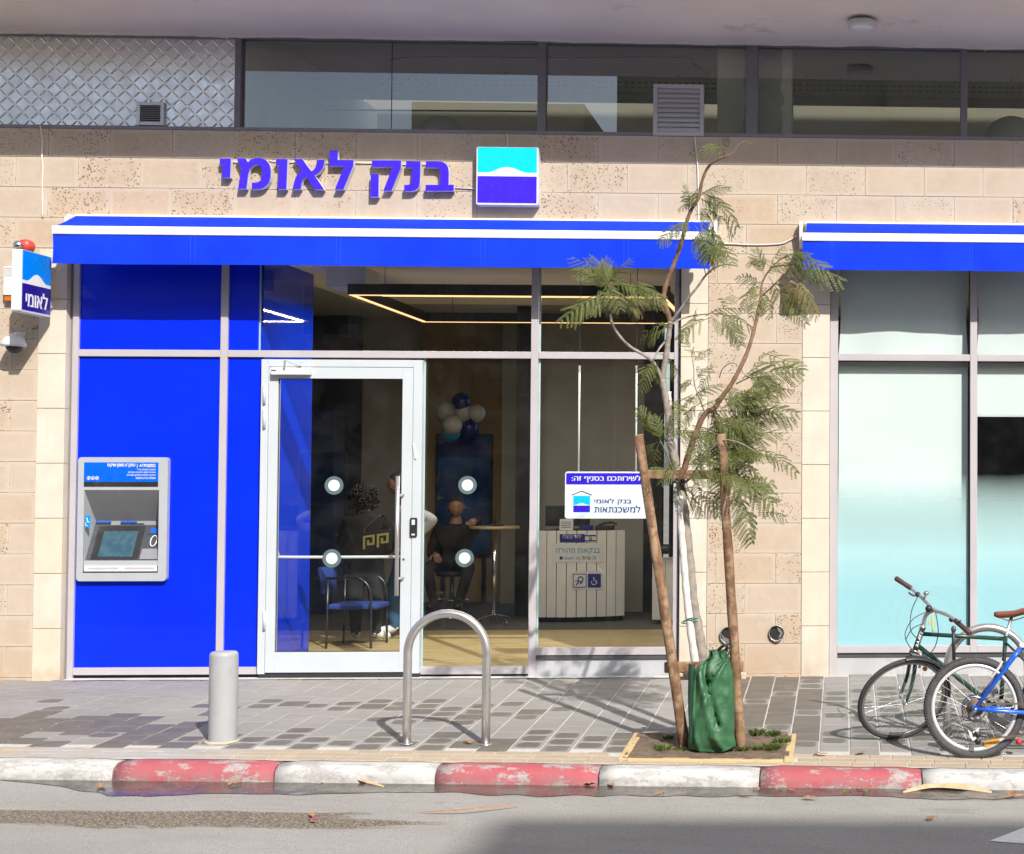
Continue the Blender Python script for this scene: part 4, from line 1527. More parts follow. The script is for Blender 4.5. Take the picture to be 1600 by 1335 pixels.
# raised lettering
LET = {
    'yod': (1, [[(50, 170), (158, 170), (152, 355), (75, 355), (80, 230), (50, 230)]]),
    'mem': (1, [[(212, 168), (300, 168), (322, 205), (345, 184), (372, 171), (402, 164), (435, 165), (468, 173), (500, 190), (524, 217), (538, 252), (543, 292), (541, 345), (530, 388), (508, 425), (476, 450), (438, 463), (400, 466), (358, 465), (360, 401), (392, 402), (420, 396), (441, 381), (453, 358), (459, 325), (459, 290), (452, 260), (435, 238), (412, 229), (388, 231), (364, 243), (344, 268), (331, 300), (325, 330), (308, 462), (228, 462), (258, 270), (245, 235)]]),
    'vav': (1, [[(592, 175), (703, 175), (692, 465), (612, 465), (622, 235), (592, 235)]]),
    'alef': (1, [[(762, 175), (845, 175), (932, 292), (952, 282), (968, 260), (979, 228), (985, 183), (1060, 183), (1055, 220), (1043, 256), (1022, 290), (995, 315), (962, 331), (1055, 468), (965, 468), (882, 347), (862, 358), (850, 376), (842, 398), (836, 430), (830, 465), (750, 465), (765, 400), (780, 352), (800, 320), (838, 292)]]),
    'lamed': (1, [[(1108, 92), (1188, 92), (1185, 185), (1338, 185), (1335, 240), (1240, 468), (1158, 468), (1247, 243), (1108, 243)]]),
    'qof': (2, [[(63, 175), (325, 175), (322, 240), (240, 445), (165, 445), (247, 235), (63, 235)], [(53, 297), (125, 297), (122, 500), (50, 500)]]),
    'nun': (2, [[(367, 183), (497, 183), (492, 370), (486, 400), (472, 425), (448, 442), (415, 450), (350, 450), (352, 394), (385, 393), (403, 388), (412, 372), (425, 240), (367, 240)]]),
    'bet': (2, [[(545, 183), (660, 183), (692, 188), (718, 201), (737, 222), (747, 250), (750, 282), (748, 393), (795, 393), (793, 447), (540, 447), (543, 393), (668, 393), (672, 285), (668, 262), (655, 246), (635, 240), (545, 240)]]),
}
YL = -0.062
sg = thing('sign_lettering', 'raised indigo Hebrew letters fixed along the stone wall above the awning', 'sign', P(530, 300, 0))
for nme, (reg, polys) in LET.items():
    m = MB()
    for pl in polys:
        q = []
        for x, y in pl:
            u, v = (335 + x / 6.154, 220 + y / 6.154) if reg == 1 else (570 + x / 5.714, 220 + y / 5.714)
            pt = P(u, v, YL)
            q.append((pt.x, pt.z))
        n = len(q)
        vs = [(x, YL, z) for x, z in q] + [(x, -0.014, z) for x, z in q]
        m.add(vs, [tuple(range(n))], 0)
        m.add(vs, [(i, i + n, (i + 1) % n + n, (i + 1) % n) for i in range(n)] + [tuple(range(2 * n - 1, n - 1, -1))], 1)
    m.build('letter', [M_SIGNB, M_WHITEP], sg)
m = MB()
for a, b in (((362, 252), (371, 254)), ((420, 251), (431, 253)), ((450, 254), (463, 253)), ((508, 255), (516, 255)), ((553, 255), (583, 255)), ((626, 257), (635, 257)), ((656, 257), (667, 257)), ((700, 257 + 36), (745, 257 + 38))):
    MB().tube([P(*a, -0.01), P(*b, -0.01)], 0.0045, 6).build('link_wire', M_CABLE, sg)


def hill(x0, x1, zlow, zhigh, z0, z1, n=28, w0=0.16, w1=0.84):
    """white band with a swell in its upper edge"""
    top = []
    for i in range(n + 1):
        t = i / n
        s = max(0, min(1, (t - w0) / (w1 - w0)))
        top.append((x0 + (x1 - x0) * t, zlow + (zhigh - zlow) * (math.sin(math.pi * s) ** 1.7)))
    return top


def logo(x0, x1, z0, z1, Y, parent, top, bot, step=0.002, xf=None, zmid=0.48):
    """two-colour square with the white swell between: flat layers one above the other"""
    zm = z0 + (z1 - z0) * zmid
    hl = zm + (z1 - z0) * 0.065
    hh = zm + (z1 - z0) * 0.165
    MB().prism([(x0, hl - 0.001), (x1, hl - 0.001), (x1, z1), (x0, z1)], Y - step, Y, xf=xf).build('upper_field', top, parent)
    pts = [(x0, zm), (x1, zm)] + hill(x0, x1, hl, hh, z0, z1)[::-1]
    MB().prism(pts, Y - 2 * step, Y - step * 1.02, xf=xf).build('white_swell', M_WHITE, parent)
    MB().prism([(x0, z0), (x1, z0), (x1, zm - 0.0005), (x0, zm - 0.0005)], Y - step, Y, xf=xf).build('lower_field', bot, parent)


YLB = -0.105
a, b, c, d = rect(744, 841, 229.5, 320.5, YLB)
lg = thing('logo_sign_box', 'square light box sign with cyan and indigo halves on the stone wall', 'sign', ((a + b) / 2, 0, c))
MB().prism(rounded(a, b, c, d, 0.016), YLB, -0.004).build('case', M_WHITEP, lg, bevel=0.004)
logo(a + 0.012, b - 0.012, c + 0.018, d - 0.006, YLB - 0.0005, lg, M_SIGNC, M_SIGNB)

# projecting sign at the left end
YP0 = -0.52
xs_ = P(79.5, 560, -0.06).x
pz0, pz1 = P(33, 487, YP0).z + 0.002, P(33, 389, YP0).z
ps = thing('projecting_sign', 'double-sided blue sign box sticking out from the wall left of the awning', 'sign', (xs_, 0, pz0))
th = 0.075
MB().prism(rounded(YP0, -0.075, pz0, pz1, 0.02), xs_ - th, xs_, xf=lambda a, y, z: (y, a, z)).build('case', M_WHITEP, ps, bevel=0.003)
xfp = lambda a, y, z: (xs_ - y, a, z)
ya, yb_ = YP0 + 0.012, -0.085
zq0, zq1 = pz0 + 0.018, pz1 - 0.004
hsp = zq1 - zq0
MB().prism([(ya, zq0 + hsp * 0.5), (yb_, zq0 + hsp * 0.5), (yb_, zq1), (ya, zq1)], -0.002, 0.0, xf=xfp).build('upper_field', M_SIGNC2, ps)
hl, hh = zq0 + hsp * 0.50, zq0 + hsp * 0.635
MB().prism([(ya, zq0 + hsp * 0.445), (yb_, zq0 + hsp * 0.445)] + hill(ya, yb_, hl, hh, 0, 0)[::-1], -0.004, -0.00202, xf=xfp).build('white_swell', M_WHITE, ps)
MB().prism([(ya, zq0), (yb_, zq0), (yb_, zq0 + hsp * 0.4445), (ya, zq0 + hsp * 0.4445)], -0.002, 0.0, xf=xfp).build('lower_field', M_SIGND, ps)
wd = yb_ - ya
write('לאומי', ya + wd * 0.12, yb_ - wd * 0.12, zq0 + hsp * 0.07, zq0 + hsp * 0.34, 0, M_WHITE, ps, 0.03, xf=lambda a, z: (xs_ + 0.0035, a, z))
MB().box(xs_ - 0.06, xs_ - 0.015, -0.076, -0.004, pz0 + 0.08, pz0 + 0.13).build('wall_arm', M_WHITEP, ps)
MB().box(xs_ - 0.06, xs_ - 0.015, -0.076, -0.004, pz1 - 0.13, pz1 - 0.08).build('wall_arm', M_WHITEP, ps)

# alarm siren and strobe box behind the projecting sign
q = P(38, 384, -0.05)
t = thing('alarm_siren', 'round red alarm siren with a metal dome above the projecting sign', 'alarm', q)
M_RED = mat('red_plastic', (0.50, 0.05, 0.045), 0.4)
MB().lathe([(0.052, 0), (0.052, 0.05), (0.044, 0.085), (0.0, 0.085)], (q.x + 0.01, -0.004, q.z), (0, -1, 0), 24).build('body', M_RED, t)
MB().sphere((q.x - 0.025, -0.095, q.z - 0.004), 0.040, 18, 12, (1, 0.8, 1)).build('dome', M_CHROME, t)
a, b, c, d = rect(6, 43, 416, 472, -0.06)
t = thing('alarm_box', 'white louvred alarm box with an orange lower lens on the stone wall', 'alarm', ((a + b) / 2, 0, c))
MB().prism(rounded(a, b, c + 0.055, d, 0.012), -0.07, -0.004).build('case', M_WHITEP, t, bevel=0.003)
for i in range(5):
    z = d - 0.018 - i * 0.015
    MB().box(a + 0.006, b - 0.006, -0.075, -0.0705, z, z + 0.007).build('louvre', M_CABLE, t)
M_ORANGE = mat('orange_lens', (0.52, 0.13, 0.01), 0.25)
MB().prism(rounded(a + 0.004, b - 0.004, c + 0.01, c + 0.056, 0.012), -0.058, -0.006).build('lens', M_ORANGE, t, bevel=0.004)

# dome camera
q = P(22, 535, -0.12)
t = thing('dome_camera', 'white dome security camera on a bracket beside the blue panels', 'security camera', q)
a, b, c, d = rect(21, 39, 519, 545, -0.01)
MB().box(a, b, -0.014, -0.003, c, d).build('wall_plate', M_WHITEP, t, bevel=0.002)
for dx in (0.02, 0.07):
    MB().lathe([(0.006, 0), (0.006, 0.003), (0, 0.003)], (a + dx, -0.014, d - 0.018), (0, -1, 0), 8).build('screw', M_DKGREY, t)
xc, zc = q.x, q.z
MB().box(xc - 0.035, xc + 0.02, -0.13, -0.014, zc + 0.04, zc + 0.075).build('arm', M_WHITEP, t, bevel=0.008)
MB().lathe([(0.0, 0.045), (0.05, 0.045), (0.072, 0.030), (0.090, -0.012), (0.092, -0.030), (0.062, -0.034), (0, -0.034)], (xc, -0.125, zc), (0, 0, 1), 28).build('housing', M_WHITEP, t)
MB().sphere((xc + 0.004, -0.125, zc - 0.036), 0.060, 18, 12, (1, 1, 0.85)).build('lens_dome', M_BLACK, t)

# ventilation grilles
def grille(u0, u1, v0, v1, Y0, slats, mt, label, dep, marg, mback=M_BLACK, shut=0.6):
    a, b, c, d = rect(u0, u1, v0, v1, Y0)
    t = thing('ventilation_grille', label, 'vent', ((a + b) / 2, Y0, c))
    mg = marg
    for x0, x1, z0, z1 in ((a, a + mg, c, d), (b - mg, b, c, d), (a + mg, b - mg, c, c + mg), (a + mg, b - mg, d - mg, d)):
        MB().box(x0, x1, Y0, Y0 + dep, z0, z1).build('frame', mt, t, bevel=0.002)
    MB().box(a + mg, b - mg, Y0 + dep - 0.003, Y0 + dep - 0.001, c + mg, d - mg).build('backing', mback, t)
    h = (d - c - 2 * mg) / slats
    for i in range(slats):
        z = c + mg + h * i
        vs = [(x, y, zz) for x in (a + mg, b - mg) for y, zz in ((Y0 + 0.004, z + 0.002), (Y0 + 0.004 + h * (1.4 - shut), z + h * shut), (Y0 + 0.006 + h * (1.4 - shut), z + h * (shut + 0.06)), (Y0 + 0.003, z + 0.006))]
        MB().add(vs, [(0, 1, 5, 4), (1, 2, 6, 5), (2, 3, 7, 6), (3, 0, 4, 7), (0, 1, 2, 3), (4, 5, 6, 7)]).build('slat', mt, t)
    return t


M_GRILLE = mat('pale_grey_grille_paint', (0.46, 0.45, 0.485), 0.45, var=0.04)
grille(1020.5, 1099.5, 131.5, 212, -0.012, 9, M_GRILLE, 'square pale grey louvred vent set in the upper window', 0.06, 0.033, M_DKGREY, 1.05)
M_GRS = mat('aluminium_grille', (0.55, 0.55, 0.56), 0.35, 0.7, var=0.06)
grille(213, 256, 159, 195.5, YU + 0.0, 9, M_GRS, 'small aluminium louvred vent in the checker plate panel', 0.028, 0.028)

# round lamp under the soffit
yl = -0.62
q = P(1347, 25, yl)
t = thing('ceiling_lamp', 'round white drum lamp fixed under the concrete soffit', 'lamp', (q.x, q.y, SOFZ))
zl = SOFZ
rl = 0.118
MB().lathe([(rl * 0.95, 0.0), (rl, -0.012), (rl, -0.035), (rl * 0.93, -0.048), (rl * 0.8, -0.052), (0, -0.052)], (q.x, q.y, zl), (0, 0, 1), 36).build('drum', M_WHITEP, t)
MB().lathe([(rl * 0.8, -0.0525), (rl * 0.78, -0.056), (0, -0.056)], (q.x, q.y, zl), (0, 0, 1), 32).build('diffuser', M_WHITE, t)

# cables
def cable(label, pts, r=0.006, mt=M_CABLE):
    o = MB().tube(smoothpath(pts, 5), r, 8).build('wall_cable', mt)
    o['label'] = label
    o['category'] = 'cable'


cable('white cable hanging down the stone wall at the far left', [P(63, 196, -0.008), P(65, 210, -0.010), P(66.5, 222, -0.008), P(65.5, 245, -0.012), P(67, 262, -0.010), P(66, 290, -0.008), P(66.5, 340, -0.008)])
cable('pale cable dropping from the louvred vent behind the young tree', [P(1085, 213, -0.012), P(1087, 230, -0.009), P(1090, 260, -0.009), P(1091, 300, -0.009), P(1091, 352, -0.009)])
cable('short pale cable above the square light box sign', [P(792, 209, -0.008), P(793, 220, -0.010), P(793, 231, -0.012)], 0.005)
cable('grey cable strung along the wall between the two awnings', [P(1117, 379, -0.012), P(1140, 381, -0.009), P(1180, 382.5, -0.009), P(1218, 381, -0.009), P(1232, 376, -0.012), P(1245, 368, -0.016)])

# open pipe ends low on the wall
M_PIPE = mat('dull_steel_pipe', (0.42, 0.41, 0.40), 0.35, 0.8, var=0.15, vs=20)
for i, (u, v, r_, lab) in enumerate(((1138, 992, 0.068, 'open steel pipe end in the wall half hidden by the right stake'), (1213.5, 989, 0.063, 'torn open steel pipe end in the wall right of the stakes'))):
    q = P(u, v, 0)
    t = thing('wall_pipe', lab, 'pipe', q)
    n = 28
    vs = []
    for j in range(n):
        a = 2 * math.pi * j / n
        rr = r_ * (1 + (0.10 * noise.noise(Vector((math.cos(a) * 2, math.sin(a) * 2, i * 5.0))) + (0.16 * max(0, math.cos(a + R(80))) ** 6 if i else 0)))
        for (rad, y) in ((rr * 1.0, -0.003), (rr * 1.0, -0.026), (rr * 0.93, -0.026), (rr * 0.90, 0.004)):
            vs.append((q.x + rad * math.cos(a), y, q.z + rad * math.sin(a)))
    MB().add(vs, [(4 * j + a, 4 * j + a + 1, 4 * ((j + 1) % n) + a + 1, 4 * ((j + 1) % n) + a) for j in range(n) for a in range(3)], 0, True).build('sleeve', M_PIPE, t)
    MB().lathe([(0, -0.002), (r_ * 0.9, -0.002)], (q.x, -0.0035, q.z), (0, -1, 0), 24).build('bore', M_BLACK, t)
    if i:
        pts = [(q.x + r_ * a, q.z + r_ * b) for a, b in ((0.05, 0.75), (0.5, 0.62), (0.85, 0.1), (0.6, -0.45), (0.25, -0.8), (0.35, -0.25), (0.55, 0.0), (0.25, 0.15))]
        MB().prism(pts, -0.013, -0.011).build('bent_flap', M_PIPE, t)
    else:
        pts = [(q.x + r_ * a, q.z + r_ * b) for a, b in ((-0.88, 0.2), (-0.45, -0.25), (0.2, -0.55), (0.8, -0.3), (0.6, -0.65), (0, -0.9), (-0.6, -0.68))]
        MB().prism(pts, -0.013, -0.011).build('bent_flap', M_PIPE, t)

# ---------------------------------------------------------------- cash machine
YM = 0.028
M_ATM = mat('cash_machine_grey', (0.36, 0.385, 0.405), 0.4, var=0.04)
M_ATMD = mat('cash_machine_dark', (0.055, 0.06, 0.07), 0.3, var=0.05)
M_ATMM = mat('cash_machine_mid_grey', (0.21, 0.215, 0.225), 0.45, var=0.05)
M_ATMB = mat('cash_machine_blue', (0.0, 0.10, 0.62), 0.3, var=0.03)
k = NT('cash_machine_screen')
k.set(0.08, 0, 0.5)
k.col(k.mix(k.ramp(k.noise(14, 2), 0.4, 0.6), (0.03, 0.075, 0.11), (0.05, 0.10, 0.12)))
M_SCREEN = k.m
a, b, c, d = rect(120.5, 261, 714.5, 908, YM)
atm = thing('cash_machine', 'grey wall cash machine with a recessed screen set into the blue panel', 'cash machine', ((a + b) / 2, GY, c))
oa, ob, oc, od = rect(130.5, 247.5, 765.5, 895, YM)
out = rounded(a, b, c, d, 0.028)
# frame: four bars with rounded outer corners (ring)
inn = []
for x, z in out:
    inn.append((min(max(x, oa), ob), min(max(z, oc), od)))
n = len(out)
m = MB()
vs = [(x, YM, z) for x, z in out] + [(x, YM, z) for x, z in inn] + [(x, GY - 0.021, z) for x, z in out] + [(x, 0.36, z) for x, z in inn]
fs = []
for i in range(n):
    j = (i + 1) % n
    fs.append((i, j, n + j, n + i))
    fs.append((i, 2 * n + i, 2 * n + j, j))
m.add(vs, fs)
m.build('frame', M_ATM, atm)
ys = YM + 0.012
Pb = lambda u, v, Y: tuple(P(u, v, Y))
hb = 0.20    # back of the recess
qa, qb = P(149, 814, YM + hb), P(254, 814, YM + hb)
zback = qa.z
# hood sloping back, side cheeks, console
MB().add([(oa, YM, od), (ob, YM, od), (ob, YM + hb, zback), (oa, YM + hb, zback)], [(0, 1, 2, 3)]).build('hood', M_ATMM, atm)
q = P(196, 774, YM + 0.03)
MB().lathe([(0.008, 0), (0.008, 0.006), (0, 0.006)], (q.x, YM + 0.045, q.z), (0, -1, -0.6), 12).build('camera_eye', M_BLACK, atm)
zfr = P(190, 876, YM + 0.012).z
zsl = zback - 0.032
MB().add([(oa, YM + hb, zback), (ob, YM + hb, zback), (ob, YM + hb - 0.02, zsl), (oa, YM + hb - 0.02, zsl)], [(0, 1, 2, 3)]).build('slot_panel', M_ATMM, atm)
con = MB().add([(oa, YM + hb - 0.02, zsl), (ob, YM + hb - 0.02, zsl), (ob, YM + 0.03, zfr), (oa, YM + 0.03, zfr)], [(0, 1, 2, 3)]).build('console', M_ATMD, atm)
MB().add([(oa, YM, od), (oa + 0.002, YM, oc), (oa + 0.002, YM + hb, zback - 0.1), (oa + 0.001, YM + hb, zback)], [(0, 1, 2, 3)]).build('side_cheek', M_ATM, atm)
MB().box(oa, ob, YM + 0.012, YM + 0.034, oc + 0.055, zfr).build('shelf', M_ATM, atm, bevel=0.003)
MB().box(oa + 0.01, ob - 0.01, YM + 0.004, YM + 0.011, oc + 0.012, oc + 0.056).build('light_strip', M_WHITE, atm)


def con_pt(s, t, off=0.0):
    """point on the sloping console: s across, t from back to front"""
    x = oa + (ob - oa) * s
    y = (YM + hb - 0.02) + (0.03 - hb + 0.02) * t
    z = zsl + (zfr - zsl) * t
    nrm = Vector((0, -(zsl - zfr), hb - 0.05)).normalized()
    return Vector((x, y, z)) + nrm * off


def con_quad(s0, s1, t0, t1, mt, name, off=0.003, parent=None):
    vs = [con_pt(s0, t0, off), con_pt(s1, t0, off), con_pt(s1, t1, off), con_pt(s0, t1, off)]
    vs += [con_pt(s0, t0, 0.0002), con_pt(s1, t0, 0.0002), con_pt(s1, t1, 0.0002), con_pt(s0, t1, 0.0002)]
    return MB().add(vs, [(0, 1, 2, 3), (0, 4, 5, 1), (1, 5, 6, 2), (2, 6, 7, 3), (3, 7, 4, 0)]).build(name, mt, parent or atm)


con_quad(0.07, 0.70, 0.03, 0.97, M_BLACK, 'screen_bezel', 0.003)
con_quad(0.16, 0.62, 0.18, 0.90, M_SCREEN, 'screen', 0.0045)
con_quad(0.74, 0.99, 0.03, 0.26, M_ATMD, 'card_slot_block', 0.006)
con_quad(0.79, 0.97, 0.12, 0.24, M_ATMB, 'card_label', 0.008)
con_quad(0.73, 0.99, 0.68, 0.97, M_ATMM, 'keypad_plate', 0.006)
for s in (0.86, 1.02):
    pts = []
    for i in range(20):
        aa = 2 * math.pi * i / 20
        pts.append(con_pt(min(s + 0.042 * math.cos(aa), 0.995), 0.46 + 0.15 * math.sin(aa), 0.006))
    MB().tube(pts, 0.004, 6, closed=True).build('reader_ring', M_WHITE, atm)
for u0, u1, lw in ((151, 175, 0.02), (190, 215, 0.02)):
    xa, xb, za, zb = rect(u0, u1, 815.2, 818.4, YM + hb)
    MB().box(xa, xb, YM + hb - 0.016, YM + hb - 0.010, zback - 0.014, zback - 0.002).build('slot_label', M_ATMB, atm)
    MB().box(xa, xb + (0.06 if u0 > 180 else 0), YM + hb - 0.022, YM + hb - 0.014, zback - 0.028, zback - 0.019).build('slot', M_BLACK, atm)
xa, xb, za, zb = rect(133.5, 141, 805, 824, YM - 0.001)
MB().box(xa, xb, YM - 0.003, YM - 0.0005, za, zb).build('access_label', M_SIGNC2, atm)
wl = MB().tube([(xa + 0.012, YM - 0.004, zb - 0.02), (xa + 0.018, YM - 0.004, zb - 0.05), (xa + 0.03, YM - 0.004, zb - 0.06)], 0.003, 5)
wl.tube([(xa + 0.014 + 0.013 * math.cos(t_), YM - 0.004, zb - 0.072 + 0.013 * math.sin(t_)) for t_ in [R(100 + 30 * i) for i in range(8)]], 0.002, 5)
wl.build('wheelchair_mark', M_WHITE, atm)
for i in range(2):
    s0 = oa + (ob - oa) * (0.07 if i == 0 else 0.55)
    MB().box(s0, s0 + (ob - oa) * 0.40, YM + 0.001, YM + 0.0035, oc + 0.028, oc + 0.045).build('strip_lettering_band', M_BASEP, atm)
ha, hb2, hc, hd = rect(131.5, 247.5, 722.5, 753, YM)
MB().box(ha, hb2, YM - 0.003, YM - 0.0005, hc, hd).build('header_panel', M_ATMB, atm)
MB().box(ha, hb2, YM - 0.0025, YM - 0.0004, P(190, 760.5, YM).z, hc - 0.0005).build('header_strip', M_CHROME, atm)
YT_ = YM - 0.0042
writepx('הפקדת מזומן ושיקים', 168, 211, 724.5, 730.5, YT_, M_WHITE, atm, 0.03)
MB().box(P(214.6, 727, YM).x, P(215.2, 727, YM).x, YM - 0.0045, YM - 0.0031, P(215, 731, YM).z, P(215, 724.5, YM).z).build('divider', M_WHITE, atm)
writepx('ATM', 218, 228.5, 725, 729.5, YT_, M_WHITE, atm, 0.03)
writepx('כספומט', 230, 243, 725, 730, YT_, M_WHITE, atm, 0.03)
for txt, u0, v in (('משיכת שקלים מיידי', 214, 732.2), ('משיכת מזומן והפקדת שקלים', 200.5, 736.4), ('הפקדת שיקים ותשלום שוברים', 198.5, 740.8), ('פעולות מידע נוספות', 212, 745)):
    writepx(txt, u0, 243, v, v + 3.4, YT_, M_WHITE, atm, 0.015)
for u in (138.8, 145.3, 151.8):
    q = P(u, 747, YM)
    MB().tube([(q.x + 0.013 * math.cos(R(24 * i)), YM - 0.004, q.z + 0.013 * math.sin(R(24 * i))) for i in range(15)], 0.002, 5, closed=True).build('round_mark', M_WHITE, atm)
    MB().box(q.x - 0.004, q.x + 0.004, YM - 0.0045, YM - 0.0031, q.z - 0.005, q.z + 0.005).build('round_mark_core', M_WHITE, atm)

# ---------------------------------------------------------------- hanging sign in the window
YS = 0.17
a, b, c, d = rect(882.5, 1012, 737, 810.5, YS)
hs = thing('hanging_sign', 'white hanging window sign with an indigo header and house emblem', 'sign', ((a + b) / 2, YS, c))
M_LITB = mat('sign_board_white', (0.78, 0.84, 0.88), 0.4, var=0.02)
MB().prism(rounded(a, b, c, d, 0.022), YS, YS + 0.015).build('board', M_LITB, hs, bevel=0.003)
MB().prism(rounded(a + 0.011, b - 0.011, P(945, 756.7, YS).z, d - 0.012, 0.008), YS - 0.003, YS - 0.0005).build('header', M_SIGNB, hs)
writepx('לשירותכם בסניף זה:', 893.5, 1001, 742.5, 753.8, YS - 0.004, M_WHITE, hs, 0.03)
la, lb, lc, ld = rect(896, 922, 774.7, 800, YS)
MB().prism([(la, lc), (lb, lc), (lb, lc + (ld - lc) * 0.40), (la, lc + (ld - lc) * 0.40)], YS - 0.003, YS - 0.0005).build('emblem_lower', M_SIGNB, hs)
MB().prism([(la, lc + (ld - lc) * 0.44), (lb, lc + (ld - lc) * 0.44), (lb, ld), (la, ld)], YS - 0.003, YS - 0.0005).build('emblem_upper', M_SIGNC, hs)
MB().prism([(la, lc + (ld - lc) * 0.40), (lb, lc + (ld - lc) * 0.40)] + hill(la, lb, lc + (ld - lc) * 0.44, lc + (ld - lc) * 0.56, 0, 0)[::-1], YS - 0.005, YS - 0.0031).build('emblem_swell', M_WHITE, hs)
MB().tube([P(893.5, 773.5, YS - 0.003), P(909, 767, YS - 0.003), P(924.5, 773.5, YS - 0.003)], 0.0026, 6).build('emblem_roof', M_SIGND, hs)
writepx('בנק לאומי', 929, 986.5, 779, 788.5, YS - 0.003, M_SIGND, hs, 0.012)
writepx('למשכנתאות', 928.5, 1000.5, 790, 800.5, YS - 0.003, M_SIGND, hs, 0.012)
for u in (904, 993.5):
    MB().tube([P(u, 738, YS + 0.008), (P(u, 738, YS).x, YS + 0.008, P(u, 571, YS).z), ], 0.0075, 8).build('rod', M_WHITE, hs)
    MB().tube([(P(u, 738, YS).x, YS + 0.008, P(u, 571, YS).z), (P(u, 738, YS).x, YS + 0.008, IZ)], 0.003, 6).build('wire', M_DKGREY, hs)

# ---------------------------------------------------------------- inside the branch
M_LED = emit('warm_led_strip', (1.0, 0.60, 0.27), 1.15)
x0 = P(543, 460, 0.5).x
x1 = P(1040, 460, 0.5).x
zr = P(543, 460, 0.5).z
yb2 = 2.75
ring = thing('led_frame_lamp', 'black rectangular ceiling lamp with warm glowing strips behind the glass', 'lamp', ((x0 + x1) / 2, 1.5, zr))
for (a, b, c, d) in ((x0, x1, 0.5, 0.56), (x0, x1, yb2, yb2 + 0.06), (x0, x0 + 0.06, 0.562, yb2 - 0.002), (x1 - 0.06, x1, 0.562, yb2 - 0.002)):
    bar_ = MB().box(a, b, c, d, zr, zr + 0.09).build('profile', M_BLACK, ring)
    MB().box(a + 0.008, b - 0.008, c + 0.008, d - 0.008, zr - 0.004, zr - 0.0005).build('strip', M_LED, bar_)
MB().box(x0 + 0.18, x1, 0.80, 0.86, zr + 0.03, zr + 0.13).build('profile', M_BLACK, ring)
MB().box(x0 + 0.19, x1 - 0.01, 0.81, 0.85, zr + 0.025, zr + 0.0295).build('strip', M_LED, ring)
for x in (x0 + 0.3, x1 - 0.3):
    for y in (0.53, yb2 + 0.03):
        MB().tube([(x, y, zr + 0.09), (x, y, IZ)], 0.003, 5).build('wire', M_DKGREY, ring)
for (cx_, cy_, sx_, sy_) in (((x0 + x1) / 2, 0.53, x1 - x0 - 0.1, 0.04), ((x0 + x1) / 2, yb2 + 0.03, x1 - x0 - 0.1, 0.04), (x0 + 0.03, (0.56 + yb2) / 2, 0.04, yb2 - 0.7), (x1 - 0.03, (0.56 + yb2) / 2, 0.04, yb2 - 0.7)):
    la_ = bpy.data.lights.new('led_light', 'AREA')
    la_.shape = 'RECTANGLE'
    la_.size, la_.size_y = sx_, sy_
    la_.energy = 24 * max(sx_, sy_) / 2.5
    la_.color = (1.0, 0.90, 0.76)
    lo_ = bpy.data.objects.new('led_light', la_)
    COL.objects.link(lo_)
    lo_.parent = ring
    lo_.matrix_parent_inverse = PINV['led_frame_lamp']
    lo_.location = (cx_, cy_, zr - 0.008)
# air-conditioning cassette in the ceiling
a, b, c, d = rect(509, 571, 415, 449, 0.75)
t = thing('ceiling_cassette', 'pale boxed ceiling unit hanging behind the pane above the door', 'air conditioner', ((a + b) / 2, 0.9, c))
MB().box(a, b, 0.75, 1.15, c, IZ - 0.001).build('case', M_WHITEP, t, bevel=0.006)

# poster screen, balloons
YQ = YB - 0.08
a, b, c, d = rect(680, 768.5, 678, 868, YQ)
t = thing('poster_stand', 'tall dark blue poster board against the tan back wall', 'poster', ((a + b) / 2, YQ, c))
M_POST = mat('poster_frame', (0.015, 0.018, 0.03), 0.4)
MB().box(a, b, YQ, YQ + 0.05, c, d).build('frame', M_POST, t)
k = NT('poster_print')
k.set(0.4)
cc = k.mix(k.ramp(k.noise(3.2, 3), 0.35, 0.65), (0.005, 0.025, 0.16), (0.0, 0.10, 0.36))
k.col(k.mix(k.ramp(k.noise(7, 2), 0.66, 0.72), cc, (0.30, 0.28, 0.12)))
MB().box(a + 0.03, b - 0.03, YQ - 0.004, YQ - 0.0005, c + 0.03, d - 0.03).build('print', k.m, t)
MB().box(a + 0.03, b - 0.03, YQ - 0.007, YQ - 0.0042, d - 0.30, d - 0.12).build('print_band', mat('poster_band', (0.01, 0.03, 0.2), 0.4), t)
for xx in (a + 0.1, b - 0.1):
    MB().box(xx - 0.02, xx + 0.02, YQ, YQ + 0.2, FZ, c).build('leg', M_POST, t)
M_BALB = mat('blue_balloon', (0.01, 0.025, 0.22), 0.2, coat=0.3)
M_BALW = mat('pearl_white_balloon', (0.62, 0.60, 0.55), 0.2, coat=0.3)
M_BALC = mat('cyan_balloon', (0.02, 0.32, 0.55), 0.2, coat=0.3)
blab = ['dark blue balloon at the top of the cluster', 'white balloon at the left of the cluster', 'white balloon at the front of the cluster', 'white balloon at the right of the cluster', 'white balloon low in the cluster above the cyan one', 'dark blue balloon low at the right of the cluster', 'cyan balloon at the bottom of the cluster', 'small white balloon tucked between the upper ones']
